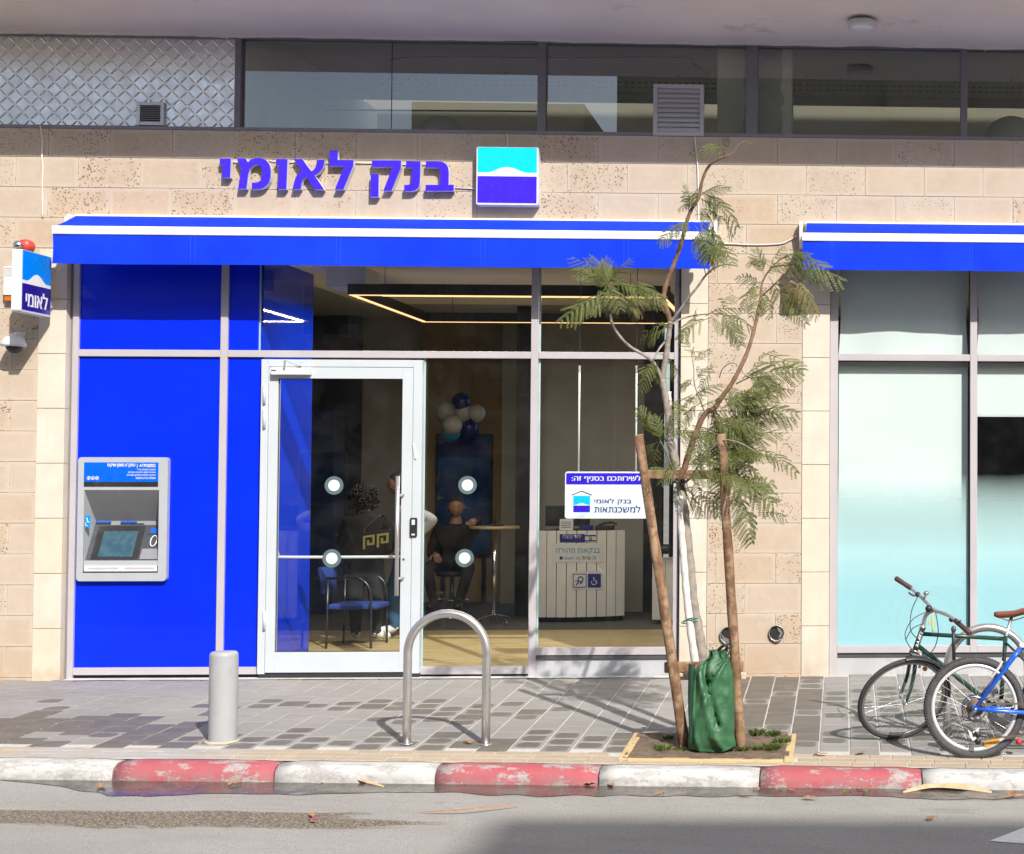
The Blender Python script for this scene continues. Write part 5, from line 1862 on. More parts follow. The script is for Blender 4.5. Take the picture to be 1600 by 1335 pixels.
for i, (u, v, r_, mt) in enumerate(((721, 627, 14, M_BALB), (696, 642, 14, M_BALW), (725, 643, 14, M_BALW), (745, 645, 13, M_BALW), (707, 663, 15, M_BALW), (733, 668, 15, M_BALB), (705, 675, 14, M_BALC), (714, 650, 11, M_BALW))):
    Yb = YB - 0.75 + 0.12 * (i % 3) - (0.2 if i in (2, 4) else 0)
    q = P(u, v, Yb)
    rr = r_ / (2400 / (12.63 + Yb))
    t = thing('balloon', blab[i], 'balloon', q, 'balloons by the back wall')
    vs = MB()
    vs.lathe([(0.001, -1.22 * rr), (0.10 * rr, -1.17 * rr), (0.06 * rr, -1.12 * rr)] + [(rr * math.sin(R(x)) * (1 if x > 90 else 1), -rr * 1.1 * math.cos(R(x)) if x < 90 else -rr * math.cos(R(x))) for x in range(8, 181, 12)], q, (0, 0, 1), 20)
    vs.build('skin', mt, t)

# high table
YTb = 4.5
q = P(773, 822, YTb)
tb = thing('high_table', 'round high table on a chrome pole in front of the seated person', 'table', (q.x, YTb, FZ))
M_TTOP = mat('beech_table_top', (0.40, 0.30, 0.19), 0.4)
rt = 38 / (2400 / (12.63 + YTb))
MB().lathe([(0, -0.03), (rt * 0.98, -0.03), (rt, -0.02), (rt, -0.004), (rt * 0.985, 0), (0, 0)], (q.x, YTb, q.z), (0, 0, 1), 40).build('table_top', M_TTOP, tb)
MB().tube([(q.x, YTb, FZ + 0.03), (q.x, YTb, q.z - 0.03)], 0.027, 14).build('pole', M_CHROME, tb)
for i in range(4):
    a = R(45 + 90 * i)
    MB().tube(smoothpath([(q.x, YTb, FZ + 0.09), (q.x + 0.14 * math.cos(a), YTb + 0.14 * math.sin(a), FZ + 0.07), (q.x + 0.27 * math.cos(a), YTb + 0.27 * math.sin(a), FZ + 0.015)], 4), 0.013, 8).build('foot', M_CHROME, tb)
xt, zt = q.x, q.z
t = thing('desk_phone', 'small black stand on the high table', 'stand', (xt + 0.02, YTb, zt))
MB().box(xt - 0.05, xt + 0.09, YTb - 0.05, YTb + 0.05, zt + 0.001, zt + 0.02).build('base', M_BLACK, t, bevel=0.004)
MB().tube([(xt, YTb, zt + 0.018), (xt + 0.005, YTb, zt + 0.14)], [0.012, 0.004], 8).build('mast', M_BLACK, t)

# bar stool
YST = 5.25
qs = P(706, 888, YST)
seatz = qs.z - 0.02
t = thing('bar_stool', 'black bar stool under the seated person', 'stool', (qs.x, YST, FZ))
MB().lathe([(0, 0), (0.17, 0), (0.185, 0.02), (0.18, 0.05), (0.15, 0.065), (0, 0.068)], (qs.x, YST + 0.02, seatz - 0.068), (0, 0, 1), 28).build('seat', M_BLACK, t)
MB().tube([(qs.x, YST + 0.02, FZ + 0.03), (qs.x, YST + 0.02, seatz - 0.068)], [0.032, 0.026], 12).build('column', M_DKGREY, t)
MB().lathe([(0.22, 0), (0.22, 0.012), (0.05, 0.035), (0, 0.036)], (qs.x, YST + 0.02, FZ + 0.0012), (0, 0, 1), 28).build('base', M_CHROME, t)
MB().tube([(qs.x + 0.17 * math.cos(R(15 * i)), YST + 0.02 + 0.17 * math.sin(R(15 * i)), FZ + 0.20) for i in range(24)], 0.011, 8, closed=True).build('foot_ring', M_CHROME, t)

# reception desk
YR = 4.9
ra, rb = P(836, 900, YR).x, P(982, 900, YR).x
zdt, zdb = P(900, 829, YR - 0.3).z, FZ + 0.06
desk = thing('reception_desk', 'curved white panelled reception desk behind the right window pane', 'desk', ((ra + rb) / 2, YR, FZ))
M_DESK = mat('white_desk_panel', (0.66, 0.65, 0.62), 0.45, var=0.04)
cx, cy, rad = (ra + rb) / 2 - 0.15, YR + 0.75, 1.12
na = 10
a0, a1 = R(250), R(306)
for i in range(na):
    s0, s1 = a0 + (a1 - a0) * i / na, a0 + (a1 - a0) * (i + 1) / na - 0.008
    vs = []
    for s in (s0, (s0 + s1) / 2, s1):
        for rr in (rad, rad - 0.03):
            for z in (zdb, zdt):
                vs.append((cx + rr * math.cos(s), cy + rr * math.sin(s), z))
    f = []
    for j in (0, 4):
        f += [(j, j + 4, j + 5, j + 1), (j + 2, j + 3, j + 7, j + 6), (j + 1, j + 5, j + 7, j + 3), (j, j + 2, j + 6, j + 4)]
    f += [(0, 1, 3, 2), (8, 10, 11, 9)]
    MB().add(vs, f).build('panel', M_DESK, desk)
n = 24
vs = []
for i in range(n + 1):
    s = a0 + (a1 - a0) * i / n
    for rr, z in ((rad - 0.04, zdb), (rad - 0.04, zdt - 0.001), (rad - 0.5, zdt - 0.001)):
        vs.append((cx + rr * math.cos(s), cy + rr * math.sin(s), z))
MB().add(vs, [(3 * i + a, 3 * i + 3 + a, 3 * i + 4 + a, 3 * i + 1 + a) for i in range(n) for a in (0, 1)]).build('carcass', M_DKGREY, desk)
vs = []
for i in range(n + 1):
    s = a0 + (a1 - a0) * i / n
    for rr, z in ((rad - 0.07, FZ), (rad - 0.07, zdb)):
        vs.append((cx + rr * math.cos(s), cy + rr * math.sin(s), z))
MB().add(vs, [(2 * i, 2 * i + 2, 2 * i + 3, 2 * i + 1) for i in range(n)]).build('plinth', M_BLACK, desk)


def on_desk(u, v, off):
    """point on the curved desk front seen at (u, v)"""
    d_ = FW * FPX + RT * (u - PPX) - UP * (v - PPY)
    o_ = CAMP - Vector((cx, cy, 0))
    A = d_.x ** 2 + d_.y ** 2
    B = 2 * (o_.x * d_.x + o_.y * d_.y)
    C = o_.x ** 2 + o_.y ** 2 - (rad + off) ** 2
    t_ = (-B - math.sqrt(max(0, B * B - 4 * A * C))) / (2 * A)
    return CAMP + d_ * t_


def desk_plate(u0, u1, v0, v1, off, mt, name):
    vs = []
    for i in range(9):
        u = u0 + (u1 - u0) * i / 8
        for v in (v0, v1):
            for o_ in (off, off - 0.0025):
                vs.append(on_desk(u, v, o_))
    fs = [(4 * i + a, 4 * i + 4 + a, 4 * i + 4 + b, 4 * i + b) for i in range(8) for a, b in ((0, 2), (1, 3), (0, 1), (2, 3))]
    return MB().add(vs, fs).build(name, mt, desk)


def desk_write(body, u0, u1, v0, v1, off, mt, bold=0.02):
    me = text_mesh(body, bold)
    xs = [v.co.x for v in me.vertices]; ys = [v.co.y for v in me.vertices]
    for v in me.vertices:
        u = u0 + (v.co.x - min(xs)) / (max(xs) - min(xs)) * (u1 - u0)
        w_ = v1 - (v.co.y - min(ys)) / (max(ys) - min(ys)) * (v1 - v0)
        v.co = on_desk(u, w_, off)
    me.materials.clear(); me.materials.append(mt)
    return obj('lettering', me, desk)


M_PAPER = mat('pale_print', (0.60, 0.60, 0.60), 0.6, var=0.02)
M_NAVY = mat('print_navy', (0.012, 0.02, 0.20), 0.5, var=0.02)
M_TEAL = mat('print_teal', (0.0, 0.27, 0.48), 0.5, var=0.02)
desk_plate(874.5, 914, 834.5, 847.5, 0.005, M_NAVY, 'poster_strip')
desk_write('יחד ננצח', 879.5, 908, 835.5, 841, 0.008, M_PAPER)
desk_plate(914.2, 931, 834.5, 847.5, 0.005, M_PAPER, 'flag_print')
desk_plate(914.2, 931, 836, 838, 0.0078, M_NAVY, 'flag_stripe')
desk_plate(914.2, 931, 844, 846, 0.0078, M_NAVY, 'flag_stripe')
s_ = [on_desk(922.6 + 3.0 * math.cos(R(90 + 120 * i)), 841.2 - 2.2 * math.sin(R(90 + 120 * i)), 0.009) for i in range(3)]
s2 = [on_desk(922.6 + 3.0 * math.cos(R(270 + 120 * i)), 841.2 - 2.2 * math.sin(R(270 + 120 * i)), 0.009) for i in range(3)]
m = MB()
m.tube(s_, 0.0025, 4, closed=True).tube(s2, 0.0025, 4, closed=True)
m.build('flag_star', M_NAVY, desk)
desk_plate(863, 942, 849.5, 879, 0.005, M_PAPER, 'poster')
desk_write('בנקאות מהירה', 869, 937, 856.5, 866.5, 0.008, M_TEAL)
desk_write('זה שירות', 909, 931, 869.5, 874.5, 0.008, M_DKGREY, 0.01)
desk_write('זה לאומי', 881, 906, 869.5, 874.5, 0.008, M_TEAL, 0.02)
desk_plate(874.5, 879, 869.5, 874, 0.008, M_NAVY, 'emblem')
desk_plate(892.5, 943, 893, 921, 0.005, M_PAPER, 'notice')
desk_plate(895, 916.5, 896.5, 918, 0.008, M_NAVY, 'ear_sign')
desk_plate(896.2, 915.3, 897.7, 916.8, 0.0105, M_PAPER, 'ear_sign_field')
m = MB()
ec = lambda x, y: on_desk(906 + x, 907 + y, 0.0125)
m.tube(smoothpath([ec(-6, 7), ec(-2, 2), ec(-3, -3), ec(1, -6), ec(5, -3), ec(3, 2), ec(0, 5)], 3), 0.006, 5)
m.tube([ec(-7, 1), ec(-2, 0), ec(4, 4)], 0.005, 5)
m.build('ear_mark', M_NAVY, desk)
desk_plate(918.5, 939, 896.5, 918, 0.008, M_NAVY, 'wheelchair_sign')
m = MB()
wc = lambda x, y: on_desk(928.5 + x, 907 + y, 0.0105)
m.tube([wc(3.8 * math.cos(R(a)) - 0.6, 3 + 3.8 * math.sin(R(a))) for a in range(-60, 221, 28)], 0.0045, 5)
m.tube([wc(-1, -5), wc(-0.5, 0), wc(3, 0.3), wc(4.5, 5)], 0.005, 5)
m.build('wheelchair_mark', M_PAPER, desk)
# things on the desk
q = P(885, 829, YR)
t = thing('computer_monitor', 'black computer monitor seen from behind on the reception desk', 'monitor', (q.x, YR, zdt))
a, b, c, d = rect(852, 921, 790, 822, YR)
MB().box(a, b, YR, YR + 0.04, c, d).build('screen_back', M_BLACK, t, bevel=0.006)
MB().box((a + b) / 2 - 0.04, (a + b) / 2 + 0.04, YR + 0.01, YR + 0.03, zdt + 0.012, c + 0.05).build('stand', M_BLACK, t)
MB().box((a + b) / 2 - 0.12, (a + b) / 2 + 0.12, YR - 0.06, YR + 0.08, zdt, zdt + 0.012).build('foot', M_BLACK, t)
a, b, c, d = rect(874, 895, 811, 828.5, YR - 0.2)
t = thing('notice_card', 'small pale notice card standing on the reception desk', 'card', ((a + b) / 2, YR - 0.2, zdt))
MB().add([(a, YR - 0.2, zdt), (b, YR - 0.2, zdt), (b, YR - 0.17, d), (a, YR - 0.17, d), (a, YR - 0.1, zdt), (b, YR - 0.1, zdt)], [(0, 1, 2, 3), (4, 5, 2, 3)]).build('folded_card', M_PAPER, t)
for i in range(4):
    z = zdt + 0.03 + 0.02 * i
    MB().box(a + 0.02, b - 0.02, YR - 0.2 + 0.03 * (z - zdt) / (d - zdt) - 0.004, YR - 0.2 + 0.03 * (z - zdt) / (d - zdt) - 0.002, z, z + 0.005).build('text_line', M_DKGREY, t)
a, b, c, d = rect(905, 926, 821, 829, YR - 0.15)
t = thing('leaflet_holder', 'small navy leaflet holder on the reception desk', 'holder', ((a + b) / 2, YR - 0.15, zdt))
MB().box(a, b, YR - 0.15, YR - 0.10, zdt, d).build('box', M_NAVY, t, bevel=0.003)
t = thing('card_terminal', 'low black terminal lying at the right end of the reception desk', 'terminal', (b + 0.12, YR - 0.05, zdt))
MB().box(b + 0.02, b + 0.22, YR - 0.1, YR + 0.02, zdt, zdt + 0.05).build('body', M_BLACK, t, bevel=0.006)
MB().tube(smoothpath([(b + 0.05, YR - 0.04, zdt + 0.05), (b + 0.12, YR - 0.04, zdt + 0.075), (b + 0.2, YR - 0.04, zdt + 0.08), (b + 0.25, YR - 0.04, zdt + 0.06)], 4), 0.012, 8).build('handset', M_BLACK, t)
# white cabinet and black chair back behind the left stake
a, b, c, d = rect(1019, 1060, 873, 955, 4.3)
t = thing('white_cabinet', 'white low cabinet behind the right edge of the window pane', 'cabinet', ((a + b) / 2, 4.3, FZ))
MB().box(a, b, 4.3, 4.7, FZ + 0.05, d).build('carcass', M_DESK, t, bevel=0.004)
MB().box((a + b) / 2 - 0.002, (a + b) / 2 + 0.002, 4.297, 4.2995, FZ + 0.07, d - 0.03).build('door_gap', M_DKGREY, t)
q = P(1040, 858, 4.25)
MB().sphere(q, 0.10, 16, 10, (1, 0.6, 0.55)).build('black_cushion', M_BLACK, label='round black object resting on the white cabinet', category='bag')

# visitor chair with tubular arms
YC = 2.05
sx = 2400 / (12.63 + YC)
M_CHAIRF = mat('chair_black_frame', (0.05, 0.05, 0.055), 0.3, 0.6)
M_CHAIRB = mat('chair_blue_fabric', (0.01, 0.035, 0.20), 0.8)
ch = thing('visitor_chair', 'blue fabric visitor chair with dark tubular arms inside the door', 'chair', P(545, 1010, YC))
pz = lambda u, v, dy=0.0: P(u, v, YC + dy)
for dy in (0.0, 0.5):
    xf_, xb_ = P(580, 900, YC).x, P(511, 900, YC).x
    zt_ = P(545, 905, YC).z
    zsd = P(545, 945, YC).z
    MB().tube([(xb_, YC + dy, FZ), (xb_ + 0.01, YC + dy, zt_ + 0.01)], 0.012, 8).build('leg', M_CHAIRF, ch)
    MB().tube(smoothpath([(xb_, YC + dy, zt_ + 0.005), (xb_ + 0.2, YC + dy, zt_ + 0.012), (xf_ - 0.10, YC + dy, zt_), (xf_ - 0.02, YC + dy, zt_ - 0.08), (xf_, YC + dy, zt_ - 0.25), (xf_ + 0.005, YC + dy, FZ)], 5), 0.012, 8).build('leg', M_CHAIRF, ch)
MB().cbox(xb_ + 0.0, xf_ + 0.04, YC + 0.03, YC + 0.47, zsd - 0.05, zsd, 0.012).build('seat', M_CHAIRB, ch)
m = MB()
vs = []
for i in range(9):
    s = i / 8
    for xx, z in ((xb_ - 0.03, zsd + 0.10), (xb_ - 0.07, zt_ + 0.08), (xb_ - 0.10, zt_ + 0.10), (xb_ - 0.06, zsd + 0.10)):
        vs.append((xx - 0.04 * math.sin(math.pi * s), YC + 0.03 + 0.44 * s, z))
m.add(vs, [(4 * i + a, 4 * i + 4 + a, 4 * i + 4 + (a + 1) % 4, 4 * i + (a + 1) % 4) for i in range(8) for a in range(4)] + [(0, 1, 2, 3), (32, 33, 34, 35)], 0, True)
m.build('backrest', M_CHAIRB, ch)

# ---------------------------------------------------------------- people inside
def limb_mesh(nodes, edges, root, sub=2):
    """continuous body grown over a skeleton: nodes name -> (point, radius)"""
    names = list(nodes)
    me = bpy.data.meshes.new('body')
    me.from_pydata([tuple(nodes[q][0]) for q in names], [(names.index(a), names.index(b)) for a, b in edges], [])
    o = bpy.data.objects.new('tmp', me)
    COL.objects.link(o)
    md = o.modifiers.new('skin', 'SKIN')
    md.use_smooth_shade = True
    for i, q in enumerate(names):
        r_ = nodes[q][1]
        sv_ = me.skin_vertices[0].data[i]
        sv_.radius = r_ if isinstance(r_, tuple) else (r_, r_)
        sv_.use_root = (q == root)
    sb = o.modifiers.new('sub', 'SUBSURF')
    sb.levels = sub
    sb.render_levels = sub
    bpy.context.view_layer.update()
    out = bpy.data.meshes.new_from_object(o.evaluated_get(bpy.context.evaluated_depsgraph_get()))
    bpy.data.objects.remove(o)
    return out


def head_mesh(c, h, face, tilt_=0.0):
    """head of height h centred at c, facing the horizontal direction `face`"""
    face = Vector((face[0], face[1], -tilt_)).normalized()
    side = face.cross(Vector((0, 0, 1))).normalized()
    upv = side.cross(face)
    m = MB()
    nu, nv = 28, 20
    vs = []
    for i in range(nv + 1):
        th = math.pi * i / nv
        for j in range(nu):
            ph = 2 * math.pi * j / nu
            x, y, z = math.sin(th) * math.sin(ph), math.sin(th) * math.cos(ph), math.cos(th)   # y = front
            X, Y, Z = x * 0.36, y * 0.44, z * 0.5
            if z < 0:
                X *= 1 - 0.28 * z * z
                Y *= 1 - (0.10 if y > 0 else 0.30) * z * z
            if y > 0:
                Y += 0.085 * math.exp(-(x / 0.14) ** 2 - ((z + 0.12) / 0.15) ** 2)     # nose
                Y += 0.025 * math.exp(-(x / 0.3) ** 2 - ((z + 0.48) / 0.07) ** 2)      # lips
                Y += 0.045 * math.exp(-(x / 0.26) ** 2 - ((z + 0.85) / 0.14) ** 2)     # chin
                Y += 0.025 * math.exp(-(x / 0.6) ** 2 - ((z - 0.24) / 0.10) ** 2)      # brow
                for ex in (-0.36, 0.36):
                    Y -= 0.045 * math.exp(-((x - ex) / 0.16) ** 2 - ((z - 0.05) / 0.11) ** 2)
            vs.append(c + (side * X + face * Y + upv * Z) * h)
    fs = [(i * nu + j, (i + 1) * nu + j, (i + 1) * nu + (j + 1) % nu, i * nu + (j + 1) % nu) for i in range(nv) for j in range(nu)]
    m.add(vs, fs, 0, True)
    for s in (-1, 1):
        m.sphere(c + (side * 0.350 * s - face * 0.03 - upv * 0.02) * h, 0.075 * h, 8, 6, (0.75, 0.75, 1.25))
    return m, face, side, upv


def hand_nodes(w_, d_, palm_n, size=0.17, curl=0.5):
    """palm and five separate bent fingers rooted at the wrist w_, pointing along d_"""
    d_ = Vector(d_).normalized()
    nrm = Vector(palm_n)
    nrm = (nrm - d_ * nrm.dot(d_)).normalized()
    s_ = d_.cross(nrm)
    m = MB()
    k_ = size
    m.tube([w_ - d_ * 0.1 * k_, w_ + d_ * 0.12 * k_, w_ + d_ * 0.35 * k_, w_ + d_ * 0.54 * k_], [0.14 * k_, 0.19 * k_, 0.24 * k_, 0.20 * k_], 10)
    for i, (off, ln) in enumerate(((-0.19, 0.42), (-0.065, 0.47), (0.065, 0.44), (0.18, 0.35))):
        b_ = w_ + d_ * 0.48 * k_ + s_ * off * k_
        p1 = b_ + d_ * ln * 0.45 * k_ + nrm * 0.05 * curl * k_
        p2 = p1 + (d_ * (1 - curl * 0.5) + nrm * curl * 0.8).normalized() * ln * 0.35 * k_
        p3 = p2 + (d_ * (1 - curl) + nrm * curl * 1.2).normalized() * ln * 0.28 * k_
        m.tube([b_, p1, p2, p3], [0.062 * k_, 0.056 * k_, 0.05 * k_, 0.036 * k_], 7)
    b_ = w_ + d_ * 0.14 * k_ - s_ * 0.20 * k_
    p1 = b_ + (d_ * 0.6 - s_ * 0.6 + nrm * 0.2).normalized() * 0.24 * k_
    p2 = p1 + (d_ * 0.9 - s_ * 0.15 + nrm * 0.3).normalized() * 0.20 * k_
    m.tube([b_, p1, p2], [0.075 * k_, 0.062 * k_, 0.042 * k_], 7)
    return m


def person(label, nodes, edges, cols, headc, headh, face, hair_m, skin_m, hands, base, tilt_=0.0, bald=0.0, curly=False, extra=None):
    """cols: list of (test on nearest bone name pair -> material slot)"""
    t = thing('person', label, 'person', base)
    me = limb_mesh(nodes, edges, 'pelvis')
    mats = []
    segs = [(Vector(nodes[a][0]), Vector(nodes[b][0]), a, b) for a, b in edges]

    def near(p_):
        best, bb = 1e9, None
        for a, b, na_, nb_ in segs:
            ab = b - a
            s = max(0, min(1, (p_ - a).dot(ab) / max(ab.length_squared, 1e-9)))
            dd = (p_ - a - ab * s).length
            if dd < best:
                best, bb = dd, (na_, nb_, s)
        return bb

    names = []
    for _, mm in cols:
        me.materials.append(mm)
    for pl in me.polygons:
        na_, nb_, s = near(pl.center)
        pl.material_index = next(i for i, (test, _) in enumerate(cols) if test(na_, nb_, s))
        pl.use_smooth = True
    hm, f_, s_, u_ = head_mesh(headc, headh, face, tilt_)
    for hn in hands:
        h_ = hand_nodes(*hn)
        hm.add(h_.v, h_.f, 0, True)
    hme = hm.mesh('head', skin_m)
    bm = bmesh.new()
    bm.from_mesh(me)
    nf = len(bm.faces)
    bm.from_mesh(hme)
    bm.faces.ensure_lookup_table()
    si = [i for i, (_, mm) in enumerate(cols) if mm == skin_m][0]
    for fc in bm.faces[nf:]:
        fc.material_index = si
        fc.smooth = True
    bm.to_mesh(me)
    bm.free()
    obj('body', me, t)
    # hair cap, open over the face
    m = MB()
    vs, fs = [], []
    nu, nv = 30, 16
    for i in range(nv + 1):
        th = R(118) * i / nv
        for j in range(nu):
            ph = 2 * math.pi * j / nu
            x, y, z = math.sin(th) * math.sin(ph), math.sin(th) * math.cos(ph), math.cos(th)
            fr_ = max(0, y)
            z2 = z
            lim = 0.16
            if y > 0.15 and z < lim + 0.5 * fr_:
                z2 = lim + 0.5 * fr_ + 0.0 * z
            g = 1.045 + 0.025 * noise.noise(Vector((x * 4, y * 4, z * 4)))
            sh = math.sqrt(max(0.0, 1 - min(1, z2 * z2))) / max(1e-4, math.sqrt(max(1e-8, 1 - min(1, z * z)))) if z2 != z else 1
            vs.append(headc + (s_ * x * sh * 0.36 + f_ * (y * sh * 0.44) + u_ * z2 * 0.5) * headh * g)
    fs = [(i * nu + j, (i + 1) * nu + j, (i + 1) * nu + (j + 1) % nu, i * nu + (j + 1) % nu) for i in range(nv) for j in range(nu)]
    m.add(vs, fs, 0, True)
    if curly:
        rr_ = random.Random(3)
        for _ in range(240):
            v_ = Vector((rr_.gauss(0, 1), rr_.gauss(0, 1), rr_.gauss(0.25, 1))).normalized()
            if v_.dot(f_) > 0.45 and v_.z < 0.5:
                continue
            c_ = headc + Vector((v_.x * 0.56, v_.y * 0.56, v_.z * 0.56 - 0.02)) * headh * rr_.uniform(0.82, 1.06)
            pts = []
            a_, b_ = v_.orthogonal().normalized(), v_.cross(v_.orthogonal().normalized())
            for q_ in range(9):
                an = q_ * 0.9
                pts.append(c_ + (a_ * math.cos(an) + b_ * math.sin(an)) * 0.07 * headh + v_ * (q_ - 4) * 0.03 * headh)
            m.tube(pts, 0.030 * headh, 5)
    m.build('hair', hair_m, t)
    # eyes
    for s in (-1, 1):
        m = MB().sphere(headc + (s_ * 0.135 * s + f_ * 0.375 + u_ * 0.03) * headh, 0.035 * headh, 8, 6, (1, 1, 0.6))
        m.build('eye', M_BLACK, t)
    if extra:
        extra(t)
    return t


M_SKIN = mat('skin_tone', (0.36, 0.19, 0.125), 0.55, var=0.06)
M_HAIRD = mat('dark_hair', (0.012, 0.009, 0.008), 0.6, var=0.2)
M_HAIRG = mat('greying_hair', (0.022, 0.020, 0.019), 0.6, var=0.2)
M_BLKC = mat('black_cloth', (0.014, 0.014, 0.016), 0.85, bump=0.3, bs=30)
M_CHAR = mat('charcoal_cloth', (0.030, 0.029, 0.032), 0.85, bump=0.3, bs=30)
M_HOOD = mat('pale_grey_sweatshirt', (0.46, 0.47, 0.50), 0.9, bump=0.5, bs=22)
M_JEAN = mat('blue_denim', (0.022, 0.075, 0.15), 0.85, bump=0.3, bs=60)
M_SHOEW = mat('white_trainer', (0.70, 0.70, 0.70), 0.5)

BODY_E = [('pelvis', 'waist'), ('waist', 'chest'), ('chest', 'collar'), ('collar', 'neck'), ('neck', 'headin'),
          ('chest', 'shL'), ('shL', 'elL'), ('elL', 'wrL'), ('chest', 'shR'), ('shR', 'elR'), ('elR', 'wrR'),
          ('pelvis', 'hiL'), ('hiL', 'knL'), ('knL', 'anL'), ('anL', 'toL'), ('pelvis', 'hiR'), ('hiR', 'knR'), ('knR', 'anR'), ('anR', 'toR')]


def cols_for(top, legs, shoe, skin):
    LEG = {'hiL', 'knL', 'anL', 'hiR', 'knR', 'anR'}
    return [
        (lambda a, b, s: b in ('toL', 'toR') and (s > 0.02 or a in ('anL', 'anR')), shoe),
        (lambda a, b, s: b == 'headin' or (b == 'neck' and s > 0.6), skin),
        (lambda a, b, s: b in ('wrL', 'wrR') and s > 0.93, skin),
        (lambda a, b, s: b in LEG, legs),
        (lambda a, b, s: True, top),
    ]


# seated person on the bar stool, facing the street, forearm on the table
Y0 = YST
V = Vector
hx = P(706, 800, Y0).x
sh_z = P(712, 822, Y0).z
nd = {
    'pelvis': (V((hx + 0.02, Y0 + 0.02, seatz + 0.095)), (0.165, 0.125)),
    'waist': (V((hx + 0.03, Y0 - 0.01, seatz + 0.27)), (0.165, 0.125)),
    'chest': (V((hx + 0.05, Y0 - 0.04, sh_z - 0.11)), (0.185, 0.13)),
    'collar': (V((hx + 0.06, Y0 - 0.05, sh_z + 0.00)), (0.10, 0.085)),
    'neck': (V((hx + 0.065, Y0 - 0.06, sh_z + 0.075)), 0.06),
    'headin': (V((hx + 0.07, Y0 - 0.08, sh_z + 0.15)), 0.055),
    'shL': (V((hx - 0.155, Y0 - 0.04, sh_z - 0.06)), 0.075), 'elL': (V((hx - 0.23, Y0 - 0.02, sh_z - 0.33)), 0.058), 'wrL': (V((hx - 0.12, Y0 - 0.25, seatz + 0.19)), 0.04),
    'shR': (V((hx + 0.26, Y0 - 0.05, sh_z - 0.06)), 0.075), 'elR': (V((hx + 0.36, Y0 - 0.22, zt + 0.06)), 0.055), 'wrR': (V((hx + 0.37, Y0 - 0.50, zt + 0.045)), 0.038),
    'hiL': (V((hx - 0.10, Y0 - 0.02, seatz + 0.085)), 0.10), 'knL': (V((hx - 0.16, Y0 - 0.44, seatz + 0.045)), 0.075), 'anL': (V((hx - 0.10, Y0 - 0.34, FZ + 0.20)), 0.052), 'toL': (V((hx - 0.12, Y0 - 0.52, FZ + 0.145)), 0.045),
    'hiR': (V((hx + 0.15, Y0 - 0.02, seatz + 0.085)), 0.10), 'knR': (V((hx + 0.30, Y0 - 0.42, seatz + 0.045)), 0.075), 'anR': (V((hx + 0.18, Y0 - 0.36, FZ + 0.20)), 0.052), 'toR': (V((hx + 0.20, Y0 - 0.54, FZ + 0.145)), 0.045),
}
hc = V((hx + 0.075, Y0 - 0.10, sh_z + 0.225))
person('person in black clothes sitting on a stool with an arm on the high table', nd, BODY_E, cols_for(M_BLKC, M_CHAR, M_BLACK, M_SKIN), hc, 0.24, (0.12, -1, 0), M_HAIRG, M_SKIN,
       [(nd['wrR'][0], (0.02, -1, -0.1), (0, 0, -1), 0.18, 0.35), (nd['wrL'][0], (0.5, -0.8, -0.35), (0.2, -0.2, -1), 0.18, 0.5)], (hx, Y0, FZ), tilt_=0.08)

# standing person in a pale sweatshirt, half hidden by the door edge, facing left
Y0 = 3.15
sc_ = 2400 / (12.63 + Y0)
fx = P(640, 850, Y0).x
z_ = lambda v: P(640, v, Y0).z
nd = {
    'pelvis': (V((fx - 0.02, Y0, z_(874))), (0.135, 0.16)),
    'waist': (V((fx - 0.01, Y0, z_(850))), (0.125, 0.155)),
    'chest': (V((fx - 0.01, Y0, z_(812))), (0.135, 0.185)),
    'collar': (V((fx - 0.02, Y0, z_(788))), 0.085),
    'neck': (V((fx - 0.05, Y0, z_(779))), 0.06),
    'headin': (V((fx - 0.08, Y0, z_(769))), 0.055),
    'shL': (V((fx - 0.0, Y0 - 0.19, z_(798))), 0.075), 'elL': (V((fx + 0.31, Y0 - 0.24, z_(811))), 0.075), 'wrL': (V((fx + 0.08, Y0 - 0.22, z_(838))), 0.048),
    'shR': (V((fx - 0.0, Y0 + 0.19, z_(798))), 0.075), 'elR': (V((fx - 0.04, Y0 + 0.24, z_(838))), 0.06), 'wrR': (V((fx - 0.2, Y0 + 0.2, z_(856))), 0.04),
    'hiL': (V((fx - 0.03, Y0 - 0.09, z_(884))), 0.105), 'knL': (V((fx - 0.15, Y0 - 0.10, z_(930))), 0.08), 'anL': (V((fx - 0.10, Y0 - 0.10, FZ + 0.09)), 0.055), 'toL': (V((fx - 0.33, Y0 - 0.12, FZ + 0.045)), 0.043),
    'hiR': (V((fx + 0.0, Y0 + 0.09, z_(884))), 0.105), 'knR': (V((fx - 0.02, Y0 + 0.11, z_(930))), 0.08), 'anR': (V((fx + 0.12, Y0 + 0.12, FZ + 0.09)), 0.055), 'toR': (V((fx - 0.10, Y0 + 0.13, FZ + 0.045)), 0.043),
}
hc = V((fx - 0.115, Y0, z_(756)))
person('person in a pale grey sweatshirt, jeans and white trainers standing behind the door edge', nd, BODY_E, cols_for(M_HOOD, M_JEAN, M_SHOEW, M_SKIN), hc, 0.235, (-1, -0.1, 0), M_HAIRD, M_SKIN,
       [(nd['wrL'][0], (-0.6, -0.2, -0.7), (-0.6, 0.5, 0.5), 0.17, 0.6), (nd['wrR'][0], (-1, 0, -0.3), (0, 0, -1), 0.17, 0.4)], (fx, Y0, FZ))

